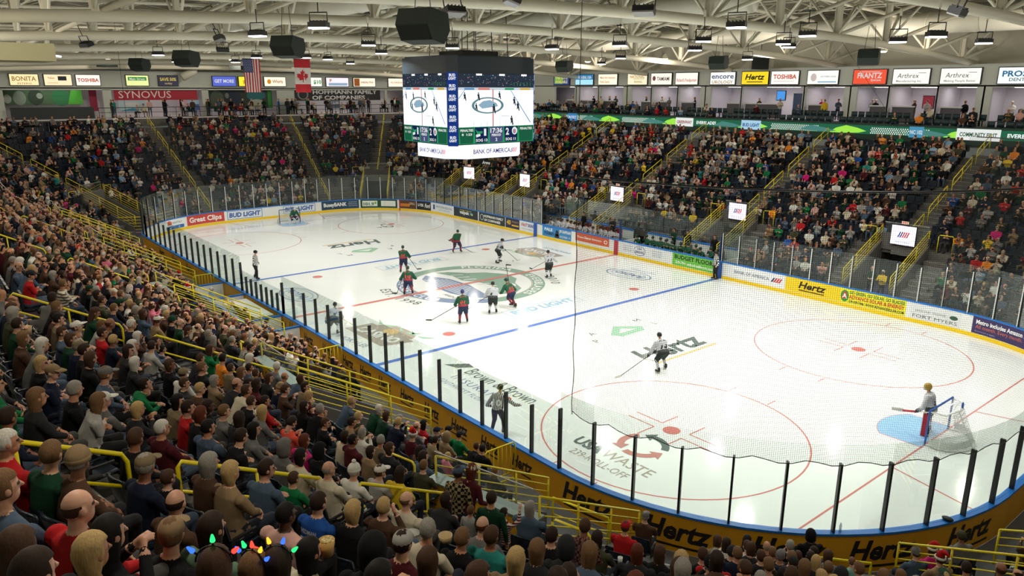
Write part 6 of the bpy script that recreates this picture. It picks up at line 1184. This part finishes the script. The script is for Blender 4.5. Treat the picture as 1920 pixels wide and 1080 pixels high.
# ---- people picked out one by one: px, py of the head, then looks
TK = {}
def place_custom(c):
    a, b = c['at']; kf = c.get('k'); hh = 1.208 if not c.get('stand') else 1.655; best = None
    for k in ([kf] if kf is not None else range(NROW)):
        P_ = ray_z(a, b, rowz(k, 25.)+hh*c.get('sc', 1.04)); P_ = ray_z(a, b, rowz(k, s_all(P_.x, P_.y))+hh*c.get('sc', 1.04)); e = abs(sdf(P_.x, P_.y)-(rowd(k)+.5))
        if best is None or e < best[0]: best = (e, k, P_)
    e, k, P_ = best; s = s_all(P_.x, P_.y); return s, k, Vector((P_.x, P_.y, rowz(k, s)))
def C_(x, y, top, hair, hc, label, pose=0, **k): return dict(at=(x, y), top=top, hair=hair, hc=hc, label=label, pose=pose, **k)
CUSTOM = [
 C_(148, 952, 'red', 'bald', 'brown', 'balding man in bright red shirt behind the leftmost yellow rail', 7, skin=2),
 C_(173, 1035, 'charcoal', 'bob', 'blond', 'woman with thick blond bob at the bottom edge beneath the red shirt', 0),
 C_(33, 1032, 'brown', 'wavy', 'brown', 'long wavy brown-haired woman in the bottom left corner', 2),
 C_(322, 1000, 'black', 'short', 'light brown', 'person in pale tan cap and black jacket below the balding man', 2, hat='cap', hatc='tan'),
 C_(330, 942, 'brown', 'bald', 'dark brown', 'balding man in brown top between the two foreground yellow rails', 2, skin=0),
 C_(398, 990, 'sage green', 'wavy', 'dark brown', 'dark long-haired woman in sage green shirt', 0),
 C_(403, 1062, 'black', 'long', 'brown', 'brown-haired person wearing coloured light bulbs, first of the three lit headbands', 2, bulbs=3),
 C_(478, 1066, 'charcoal', 'long', 'light brown', 'light brown-haired person with coloured bulbs, middle of the three lit headbands', 0, bulbs=5),
 C_(520, 1056, 'black', 'long', 'dark brown', 'dark-haired person with coloured bulbs, last of the three lit headbands', 2, bulbs=4),
 C_(580, 1035, 'cream', 'wavy', 'black', 'person with big black hair and cream top by the popcorn bucket', 0),
 C_(537, 965, 'pale pink', 'short', 'black', 'black-haired man in pale pink shirt beside the blue jersey', 7, skin=5),
 C_(598, 942, 'blue', 'short', 'dark brown', 'fan in blue hockey jersey lettered Hedman 77', 0, jersey=('HEDMAN', '77')),
 C_(273, 872, 'navy', 'short', 'grey', 'man in khaki cap and navy jacket before the leftmost yellow rail end', 2, hat='cap', hatc='khaki'),
 C_(148, 862, 'brown', 'short', 'grey', 'person in tan knit hat and brown fleece behind the leftmost rail', 2, hat='beanie', hatc='tan'),
 C_(97, 850, 'dark green', 'short', 'light brown', 'light brown-haired person in dark green beside the brown fleece', 2),
 C_(316, 896, 'black', 'short', 'brown', 'brown-haired child in black above the second foreground rail', 0, sc=.85),
 C_(433, 884, 'tan', 'bob', 'blond', 'blond bob behind the second foreground yellow rail', 0), C_(393, 868, 'brown', 'long', 'grey', 'long grey-blond hair, seated just left of the blond bob', 0),
 C_(500, 878, 'slate blue', 'short', 'dark brown', 'dark-haired man in blue-grey jacket behind the second foreground rail', 3),
 C_(551, 897, 'green', 'short', 'brown', 'boy in green jersey at the right end of the second foreground rail', 0, sc=.85),
 C_(195, 750, 'grey', 'short', 'white', 'man in white cap and grey long-sleeved shirt', 7, hat='cap', hatc='white'),
 C_(255, 820, 'black', 'short', 'brown', 'brown-haired person in black turning round beside the grey shirt', 2), C_(15, 782, 'navy', 'short', 'dark brown', 'bearded man in navy jacket at the left edge', 2),
 C_(70, 745, 'charcoal', 'wavy', 'light brown', 'woman with long wavy light brown hair at upper left of the grey shirt', 0),
 C_(547, 790, 'coral', 'short', 'dark brown', 'man in coral orange shirt', 4), C_(605, 768, 'white', 'short', 'dark brown', 'man in white long-sleeved shirt leaning with hands together', 1),
 C_(571, 826, 'hot pink', 'bob', 'auburn', 'person in hot pink jacket', 0), C_(272, 712, 'green', 'short', 'dark brown', 'fan in green jersey lettered Hill', 1, jersey=('HILL', '19')),
 C_(497, 752, 'red', 'short', 'dark brown', 'dark-haired person in dark red hooded jacket near the yellow ramp parapet', 0), C_(534, 838, 'grey', 'hood', None, 'person with raised grey hood beside the hot pink jacket', 0),
 C_(564, 855, 'cream', 'bob', 'black', 'black-haired person in cream top under the hot pink jacket', 0), C_(617, 880, 'cream', 'bald', 'grey', 'bald man in cream shirt above the blue jersey', 7),
 C_(205, 1000, 'black', 'wavy', 'black', 'curly black-haired person clapping beside the red shirt', 5),
 C_(763, 938, 'cream', 'bald', 'light brown', 'bald man in cream sweatshirt under the third foreground rail', 7, skin=2), C_(700, 1032, 'black', 'hood', None, 'large black raised hood at the bottom edge', 0, sc=1.08),
 C_(756, 1018, 'maroon', 'short', 'dark brown', 'person in white and navy cap with maroon top', 0, hat='cap', hatc='light grey'), C_(802, 992, 'cream', 'short', 'grey', 'grey-haired man in cream cardigan holding a round tub', 2),
 C_(663, 957, 'black', 'bob', 'blond', 'blond person in black beside the third foreground rail post', 0), C_(803, 1050, 'charcoal', 'long', 'brown', 'long brown hair at the bottom edge under the round tub', 0),
 C_(867, 1008, 'black', 'short', 'light brown', 'light-haired person in black beside the teal shirt', 0), C_(883, 957, 'light grey', 'short', 'light brown', 'small child in pale grey standing against the plaid shirt', 0, sc=.75, stand='down', k=6),
 C_(905, 985, 'grey', 'bald', 'auburn', 'man with reddish cropped hair and grey top', 0), C_(922, 1005, 'teal', 'short', 'brown', 'broad man in teal shirt at the bottom centre', 7),
 C_(860, 886, 'black and cream plaid', 'short', 'dark brown', 'standing person in black and cream plaid shirt and grey-blue cap', 0, stand='down', k=6, hat='cap', hatc='slate blue'),
 C_(885, 880, 'maroon', 'long', 'auburn', 'standing long-haired person in white trucker cap leaning to the ice', 0, stand='rail', k=6, hat='cap', hatc='cream'),
 C_(922, 934, 'dark green', 'short', 'dark brown', 'standing man in dark green sweater beside the plaid shirt', 0, stand='down', k=6), C_(945, 962, 'red and white striped', 'short', 'dark brown', 'child in red and white stripes waving one hand', 0, stand='up', sc=.78, k=6),
 C_(968, 1048, 'tan', 'long', 'blond', 'long straight blond hair at the bottom edge beside the teal shirt', 0), C_(1007, 1030, 'charcoal', 'long', 'light brown', 'long light brown hair left of the black hood by the concrete wall', 0),
 C_(1035, 1004, 'black', 'short', 'dark brown', 'dark-haired person in black before the concrete ramp wall', 0), C_(1062, 1025, 'charcoal', 'hood', None, 'charcoal raised hood before the concrete ramp wall', 0),
 C_(1097, 985, 'dark red plaid', 'short', 'brown', 'person in dark red plaid leaning by the ramp rail', 2, stand='rail', sc=.92), C_(1120, 1008, 'olive', 'wavy', 'dark brown', 'long dark-haired woman in olive beside the red cap', 0),
 C_(1173, 988, 'red', 'short', 'brown', 'person in red cap and red jacket', 0, hat='cap', hatc='red'), C_(1195, 1035, 'charcoal', 'wavy', 'auburn', 'long reddish hair just below the red cap', 0), C_(1237, 1036, 'black', 'wavy', 'brown', 'curly brown hair at the bottom edge right of the reddish hair', 0),
 C_(1210, 968, 'brown', 'short', 'grey', 'person in grey cap near the big lettering above the red cap', 0, hat='cap', hatc='grey'), C_(665, 882, 'white', 'short', 'white', 'child in white animal hat with white jersey', 0, hat='pompom', hatc='white'),
 C_(713, 884, 'light grey', 'short', 'brown', 'man in white cap and pale grey shirt behind the third foreground rail', 0, hat='cap', hatc='white'), C_(750, 886, 'yellow', 'wavy', 'dark brown', 'woman with long dark hair and mustard yellow top', 2),
 C_(1747, 1030, 'hot pink', 'bob', 'brown', 'person in tall red santa hat, farther of the near pair', 0, hat='santa', hatc='red'), C_(1762, 1048, 'tan', 'short', 'brown', 'person in leaning red santa hat, nearer of the near pair', 0, hat='santa', hatc='red'),
 C_(1717, 1036, 'slate blue', 'short', 'brown', 'child in grey striped knit hat left of the santa hats', 0, hat='beanie', hatc='grey'), C_(1802, 1005, 'grey', 'short', 'brown', 'person in olive knit hat and grey hood by the curved boards', 0, hat='beanie', hatc='olive'),
 C_(1520, 1003, 'black', 'hood', None, 'person in black puffy jacket and hood right at the curved boards', 0), C_(1597, 1053, 'mint', 'short', 'light brown', 'small child in mint hooded top at the bottom edge', 0, sc=.85),
 C_(418, 672, 'orange', 'short', 'black', 'person in bright orange shirt at the end of a yellow rail', 2), C_(118, 532, 'cream and grey striped', 'short', 'light brown', 'person in cream and grey striped jumper', 2), C_(295, 600, 'tan', 'short', 'brown', 'person in bright white cap among dark jackets', 2, hat='cap', hatc='white'),
 C_(58, 515, 'red', 'short', 'black', 'man in red sweatshirt and dark cap at the upper left', 3, hat='cap', hatc='charcoal'), C_(337, 515, 'black', 'short', 'brown', 'santa hat wearer in the front rows by the low glass, farther one', 0, hat='santa', hatc='red'), C_(353, 540, 'charcoal', 'short', 'brown', 'santa hat wearer in the front rows by the low glass, nearer one', 0, hat='santa', hatc='red'),
 C_(600, 845, 'black', 'hood', None, 'black hood seated right of the hot pink jacket', 0), C_(305, 655, 'light grey', 'short', 'black', 'boy in pale jersey with dark hair at the foot of a long yellow rail', 0, sc=.85),
 C_(775, 815, 'maroon', 'short', 'grey', 'red santa hat wearer with furry white brim by the walkway rail', 0, hat='santa', hatc='red'), C_(841, 806, 'green', 'short', 'black', 'person in green jacket and black cap at the front walkway', 0, hat='cap', hatc='black'), C_(862, 815, 'green', 'short', 'dark brown', 'person in green jersey and dark cap at the front walkway', 0, hat='cap', hatc='charcoal'),
 C_(840, 855, 'pink', 'bob', 'blond', 'child in pink top with blond hair below the walkway rail', 0, sc=.85), C_(65, 1075, 'black', 'short', 'dark brown', 'dark-haired person at the very bottom left edge', 0)]
for c in CUSTOM: c['spot'] = place_custom(c)
def keep(q): return all((q[2]-c['spot'][2]).xy.length > .46 for c in CUSTOM)
EXTRA_SEATS = [(c['spot'][0], c['spot'][1], c['spot'][2]+Matrix.Rotation(facing(c['spot'][0]), 3, 'Z')@Vector((0, -.09, 0)), px(c['spot'][2]+Vector((0, 0, 1.2)))) for c in CUSTOM if not c.get('stand')]
SEATS.sort(key=lambda q: (q[2]-CAMPOS).length)
inview = [q for q in SEATS if -10 < q[3][0] < 1930 and q[3][1] < 1095]
proto = seat_proto(); near_seats = sorted([q for q in SEATS if q[3][1] < 1130 and q[3][0] < 1960 and keep(q)]+EXTRA_SEATS, key=lambda q: (q[2]-CAMPOS).length)[:298]; ns = set(id(q) for q in near_seats)
for i, (s, k, p, q) in enumerate(near_seats):
    o = proto if i == 0 else copy_tree(proto); o.location = p; o.rotation_euler = (0, 0, facing(s)); tag(o, 'navy stadium seat, '+locate(s, k), 'seat', 'navy seats in the nearest rows')
SPOKEN.clear()
# ---- templates for the many far figures and seats, baked into one mesh each
def low(fn, n_t, **P):
    def hairt(mb, hc, M, kind=P.pop('hk', 0)):
        if kind == 0: ell(mb, hc+M@Vector((0, -.022, .035)), (.09, .105, .105), HAIRT, M)
        elif kind == 1: ell(mb, hc+M@Vector((0, -.022, .035)), (.095, .11, .11), HAIRT, M); cap(mb, hc+M@Vector((0, -.05, .0)), hc+M@Vector((0, -.09, -.24)), .095, .07, HAIRT)
        elif kind == 2: ell(mb, hc+M@Vector((0, -.01, .055)), (.095, .112, .09), HAIRT, M); cap(mb, hc+M@Vector((0, .05, .05)), hc+M@Vector((0, .16, .035)), .07, .06, HAIRT, .2)
        else: ell(mb, hc+M@Vector((0, -.05, -.005)), (.082, .075, .06), HAIRT, M)
    mb, hc, Mh = fn(lo=True, hairt=hairt, **P); me, tg = remesh(mb, .034, 'low', 8, .5, 1); r = n_t/max(1, len(me.polygons))
    mb2 = me; bpy.data.meshes.remove(me); me, tg = remesh(mb, .034, 'low', 8, min(1, .5*r), 1); nv = len(me.vertices); v = np.empty(nv*3); me.vertices.foreach_get('co', v); me.calc_loop_triangles()
    f = np.array([list(t.vertices) for t in me.loop_triangles]); tt = np.array([tg[t.polygon_index] for t in me.loop_triangles]); bpy.data.meshes.remove(me); return v.reshape(-1, 3), f, tt
LOW = [low(seated, 300, hk=i % 4, **POSES[j]) for i, j in enumerate((0, 1, 2, 3, 4, 5, 6, 8))]
LOWS = [low(standing, 300, hk=0, arms='down'), low(standing, 300, hk=1, arms='hold', hy=.4), low(standing, 300, hk=2, arms='cross')]
wt = lambda d: ([TOPC_[k] for k in d], np.array(list(d.values()))/sum(d.values()))
TOPC_ = {k: srgb(v) for k, v in TOPC.items()}
NEARW = {'black': 26, 'charcoal': 16, 'navy': 10, 'dark green': 4, 'grey': 8, 'brown': 9, 'olive': 7, 'maroon': 4, 'tan': 3, 'cream': 4, 'white': 3, 'light grey': 4, 'denim blue': 3, 'red': 2, 'green': 1, 'khaki': 4, 'pink': 1, 'slate blue': 3}
FARW = {'black': 20, 'charcoal': 14, 'navy': 8, 'dark green': 9, 'grey': 9, 'light grey': 8, 'brown': 5, 'olive': 4, 'maroon': 4, 'white': 9, 'cream': 5, 'tan': 4, 'red': 4, 'green': 3, 'pale pink': 2, 'hot pink': 1, 'light blue': 3, 'blue': 2, 'teal': 1, 'orange': 1, 'yellow': 1, 'slate blue': 3, 'denim blue': 3}
LEGC = [srgb(h) for h in ('14161a', '1c2430', '2c3a4c', '101012', '3a3a38', '46566a', '6a5c48')]
def bake(name, items, templates, m, colfn):
    """items: (template number, position, rz, colours[8])"""
    V, F_, C_ = [], [], []; o_ = 0
    for ti, p, rz, cols in items:
        v, f, tg = templates[ti]; c, s = math.cos(rz), math.sin(rz); R_ = np.array([[c, s, 0], [-s, c, 0], [0, 0, 1]]); V.append(v@R_+np.array(p)); F_.append(f+o_); C_.append(cols[tg]); o_ += len(v)
    V = np.concatenate(V); F_ = np.concatenate(F_).astype(np.int32); C_ = np.concatenate(C_); me = bpy.data.meshes.new(name); n = len(F_); w = F_.shape[1]
    me.vertices.add(len(V)); me.vertices.foreach_set('co', V.ravel()); me.loops.add(n*w); me.loops.foreach_set('vertex_index', F_.ravel()); me.polygons.add(n); me.polygons.foreach_set('loop_start', np.arange(0, n*w, w, dtype=np.int32))
    if colfn: at = me.attributes.new('tint', 'FLOAT_COLOR', 'FACE'); at.data.foreach_set('color', np.concatenate([C_, np.ones((n, 1))], 1).ravel())
    me.materials.append(m); me.polygons.foreach_set('use_smooth', np.ones(n, bool)); me.update(calc_edges=True); me.validate(); return obj(name, me)
def seat_low():
    v, f = [], []
    def bx(c, d): 
        o = len(v); x, y, z = d[0]/2, d[1]/2, d[2]/2; v.extend([(c[0]+a*x, c[1]+b*y, c[2]+e*z) for e in (-1, 1) for a, b in ((-1, -1), (1, -1), (1, 1), (-1, 1))]); f.extend([tuple(i+o for i in q) for q in ((3, 2, 1, 0), (4, 5, 6, 7), (0, 1, 5, 4), (1, 2, 6, 5), (2, 3, 7, 6), (3, 0, 4, 7))])
    bx((0, .0, .43), (.45, .4, .05)); bx((0, -.21, .66), (.46, .05, .40)); bx((0, -.2, .22), (.08, .06, .4)); return np.array(v), np.array(f), np.zeros(len(f), int)
SL = seat_low(); far_seats = [q for q in SEATS+EXTRA_SEATS if id(q) not in ns and (keep(q) or id(q) in set(map(id, EXTRA_SEATS)))]
o = bake('stadium_seats', [(0, p, facing(s), np.zeros((8, 3))) for s, k, p, q in far_seats], [SL], SEATM, False); o.data.polygons.foreach_set('use_smooth', [False]*len(o.data.polygons)); tag(o, 'thousands of navy seats in the farther rows round the rink', 'seats', kind='stuff')

R_ = random.Random(11); people = 0; taken = []
BULB = [emi('bulb_'+n, c, 2.2) for n, c in (('green', (.02, .8, .15)), ('blue', (.03, .12, 1)), ('orange', (1, .4, .02)), ('red', (1, .05, .03)))]
def bulbs(o, hc, Mh, n):
    a = MB(); 
    for i in range(n):
        an = PI*(.15+.7*i/(n-1)); c = Vector((.1*math.cos(an), -.01, .04+.1*math.sin(an))); t = c.normalized(); a.tube([c, c+t*.03], .006, 4, 5); e = MB(); cap(a, c+t*.035, c+t*.065, .016, .007, (i+n) % 4, n=8)
    a.tube([(.1*math.cos(PI*j/12), -.01, .04+.1*math.sin(PI*j/12)) for j in range(13)], .006, 4, 5); h = local('light_bulb_headband', a, BULB+[DARKM], o, True); h.matrix_local = mx4(hc, Mh)
LG = [paint('14161a', .9), paint('1c2430', .9), paint('2c3a4c', .9), paint('101012', .9), paint('3a3a38', .9), paint('46566a', .9)]
for c in CUSTOM:
    s, k, P_ = c['spot']; rz = facing(s)+R_.uniform(-.12, .12)+math.radians(c.get('turn', 0)); body = STD[c['stand']] if c.get('stand') else BOD[c['pose']]; scl = c.get('sc', 1.04); hc = body[1]*scl
    off = Matrix.Rotation(rz, 3, 'Z')@Vector((hc.x, hc.y, 0)); loc = P_-off; taken.append(loc)
    o = person(loc, rz, body, TM[c['top']], LG[R_.randrange(6)], SM[c.get('skin', R_.randrange(5))], c['hair'], HM[c['hc']] if c['hc'] else TM[c['top']], c.get('hat'), TM[c['hatc']] if c.get('hat') else None, c['label'], None, scl)
    people += 1
    if c.get('bulbs'): bulbs(o, body[1], body[2], c['bulbs'])
    if c.get('jersey'):
        a = MB(); f = lambda u, v: Vector((u, -.145+1.2*u*u-.04*(v > .2), .54+v)); l = POSES[c['pose']].get('lean', 0)
        Rl = Matrix.Rotation(-l, 3, 'X'); f = lambda u, v: Vector((0, .03, .50))+Rl@Vector((u, -.142+1.1*u*u, v)); letter(a, c['jersey'][0], f, 0, .40, .05, .22, bold=.03); letter(a, c['jersey'][1], f, 0, .12, .22, .26, bold=.04); local('lettering', a, paint('d8dce0', .7), o)
free = [q for q in SEATS if min((q[2]-t).xy.length for t in taken) > .5]
def region(s, k, p):
    _, _, nx, ny = base(s)
    if ny < -.2 and p.x > -25: return .96
    if nx > .5: return .93
    if nx < -.7: return .52+.2*(k < 6)
    if ny < 0: return .7
    return .80 if k > 9 else .72 if k < 4 else .62
LIMIT = 284; crowd = []; hk = list(HAIRC); tops = list(NEARW); tw = list(NEARW.values())
CI = {0: 'short', 1: 'long', 2: 'cap', 3: 'bald'}
for s, k, p, q in free:
    if R_.random() > region(s, k, p): continue
    dc = (p-CAMPOS).length; near_ = dc < 16
    if q[2] < 2.2 or dc < 2.6 or any(abs(q[0]-c['at'][0]) < 1.5*260/q[2] and abs(q[1]-c['at'][1]) < 1.4*260/q[2] for c in CUSTOM if q[2] < 20) or (835 < q[0] < 985 and 915 < q[1] < 1000): continue
    vis = (-45 < q[0] < 1960 and q[1] < 1135) if near_ else (-5 < q[0] < 1925 and q[1] < 1085)
    if near_ and not vis: continue
    jit = Matrix.Rotation(facing(s), 3, 'Z')@Vector((R_.uniform(-.06, .06), R_.uniform(-.03, .05), 0))
    if people < LIMIT and vis:
        top = R_.choices(tops, tw)[0]; hair = R_.choices(['short', 'long', 'bob', 'wavy', 'bald', 'hood'], [50, 13, 13, 12, 12, 2])[0]; hc = R_.choices(hk, [10, 22, 24, 14, 10, 12, 6, 3])[0]; hatk = R_.choices([None, 'cap', 'beanie'], [80, 15, 5])[0] if hair in ('short', 'bald') else None; hatc = R_.choice(['black', 'navy', 'grey', 'white', 'tan', 'charcoal', 'dark green', 'khaki'])
        look = ('%s-capped' % hatc.replace(' ', '-') if hatk == 'cap' else '%s-beanied' % hatc.replace(' ', '-') if hatk else 'bald' if hair == 'bald' else 'hooded' if hair == 'hood' else ('long ' if hair in ('long', 'wavy') else '')+hc.replace(' ', '-')+'-haired')
        person(p+jit, facing(s)+R_.gauss(0, .16), BOD[R_.choices(range(9), [18, 14, 14, 10, 8, 6, 8, 12, 10])[0]], TM[top], LG[R_.randrange(6)], SM[R_.choices(range(7), [20, 14, 20, 6, 14, 3, 10])[0]], hair, HM[hc] if hair != 'hood' else TM[top], hatk, TM[hatc] if hatk else None,
               '%s person in %s, %s' % (look, top, locate(s, k)), 'spectators in the nearest rows', R_.uniform(.97, 1.09), R_.random() < .2); people += 1
    else:
        d_ = NEARW if base(s)[3] < -.2 and p.x > -20 else FARW; cs, w = wt(d_); col = np.array([cs[rng.choice(len(cs), p=w)], LEGC[rng.integers(7)], SKINC[rng.choice(7, p=[.22, .15, .22, .08, .15, .05, .13])], (.02, .02, .02), (.05, .03, .03), (.1, .1, .1), (0, 0, 0), list(HAIRC.values())[rng.choice(8, p=[.12, .22, .24, .13, .1, .1, .06, .03])]])
        col[6] = col[0]; col[5] = col[0]; ti = int(rng.integers(len(LOW)))
        if ti % 4 == 2: col[7] = cs[rng.choice(len(cs), p=w)]
        col *= rng.uniform(.85, 1.1); crowd.append((ti, p+jit, facing(s)+float(rng.normal(0, .25)), col))
# guests in the suites, on the balcony and along the far concourse
def guest(x, y, z, rz, st):
    cs, w = wt(FARW); col = np.array([cs[rng.choice(len(cs), p=w)], LEGC[rng.integers(7)], SKINC[rng.integers(5)], (.02, .02, .02), (.05, .03, .03), (.1, .1, .1), (0, 0, 0), list(HAIRC.values())[rng.integers(8)]]); col[6] = col[0]; col[5] = col[0]
    crowd.append((len(LOW)+int(rng.integers(3)) if st else int(rng.integers(8)), Vector((x, y, z)), rz, col))
for x0, x1 in OPEN:
    for j in range(int((x1-x0)/1.1)):
        if R_.random() < .6: guest(R_.uniform(x0+.3, x1-.3), YW+R_.uniform(1.0, 1.8), 9.02, PI+R_.uniform(-.8, .8), True)
        if R_.random() < .12: guest(R_.uniform(x0+.3, x1-.3), YW-R_.uniform(.2, .5), 9.0, PI+R_.uniform(-1, 1), True)
SUITE_SEATS = []
for x in np.arange(-45, 26, .58):
    if int(x/.58) % 9 == 0: continue
    for y, z in ((31.7, 8.65), (33.4, 9.02)):
        SUITE_SEATS.append((0, Vector((x, y, z)), PI, np.zeros((8, 3))))
        if R_.random() < (.14 if x > -12 else .4): guest(x, y+.02, z, PI+R_.uniform(-.3, .3), False)
tag(bake('balcony_seats', SUITE_SEATS, [SL], paint('1c3438', .5), False), 'two rows of dark teal seats on the balcony before the suites', 'seats', kind='stuff')
for i in range(70): y = R_.uniform(-9, 27); guest(-48.6+R_.uniform(-.8, .3), y, 8.62, -PI/2+R_.uniform(-1.5, 1.5), R_.random() < .65)
for x, y, z in ((17.6, 15.5, .1), (17., 16.3, .15)): pass
guest(5.6, 15.6, .1, PI, True); guest(-41, -14, 2, 0, True)
CRM = facecol('crowd_cloth_and_skin'); o = bake('crowd', crowd, LOW+LOWS, CRM, True); tag(o, 'packed crowd of spectators filling the farther stands, suites and balcony', 'crowd', kind='stuff')
person((17.9, 15.3, .1), PI-.1, STD['cross'], TM['yellow'], TM['black'], SM[5], 'short', HM['white'], label='usher in bright yellow jacket standing in the far portal under the lit screen')
person((17.1, 15.7, .12), PI+.2, STD['hold'], TM['dark green'], TM['black'], SM[2], 'bald', HM['grey'], label='man holding a pale disc beside the yellow-jacketed usher')
# ---- things held or set down near the camera
def at_px(a, b, h):
    best = min(((abs(sdf(q.x, q.y)-(rowd(k)+.3)), k, q) for k in range(NROW) for q in [ray_z(a, b, rowz(k, 25.)+h)]), key=lambda t: t[0]); return best[2]
for a_, b_, h, r, hh, col, nm, lb in ((612, 1012, .85, .085, .17, 'c8a058', 'popcorn_bucket', 'popcorn bucket beside the big black hair'), (50, 612, .85, .085, .17, 'b89a70', 'popcorn_bucket', 'popcorn bucket behind the yellow rail on the left edge'), (1163, 1045, .75, .045, .13, 'd8dcd8', 'plastic_cup', 'clear plastic cup below the red cap'), (835, 1003, .85, .1, .11, 'c8b080', 'snack_tub', 'round tub held by the man in the cream cardigan')):
    q = at_px(a_, b_, h); t = thing(nm, lb, nm.split('_')[1], q); a = MB(); a.lathe([(r*.75, -hh), (r, 0), (r*.92, 0), (r*.7, -hh*.9)], 16, 0); local('cup_body', a, paint(col, .6), t, True)
    if 'bucket' in nm: a = MB(); [ell(a, (R_.uniform(-.05, .05), R_.uniform(-.05, .05), R_.uniform(-.02, .01)), (.02, .02, .018), 0, n=6, k=4) for _ in range(22)]; local('popcorn', a, paint('d8c890', .9), t)
a = MB(); a.lathe([(.035, 0), (.035, .16), (.018, .2), (.018, .23)], 10, 0, Matrix.Translation(pt(29.55, .03, 1.11))); tag(a.build('water_bottle', see_through('bottle_plastic', (.85, .9, .9), .4, .1)), 'clear water bottle standing on the blue board cap at the curved near end', 'bottle')
a = MB(); ell(a, pt(32.5, .07, 1.16), (.14, .09, .05), 0); tag(a.build('glove', BLK, None, True), 'black glove lying on the blue board cap at the curved near end', 'glove')
print('PEOPLE', people, 'CROWD', len(crowd), 'SEATS', len(SEATS))
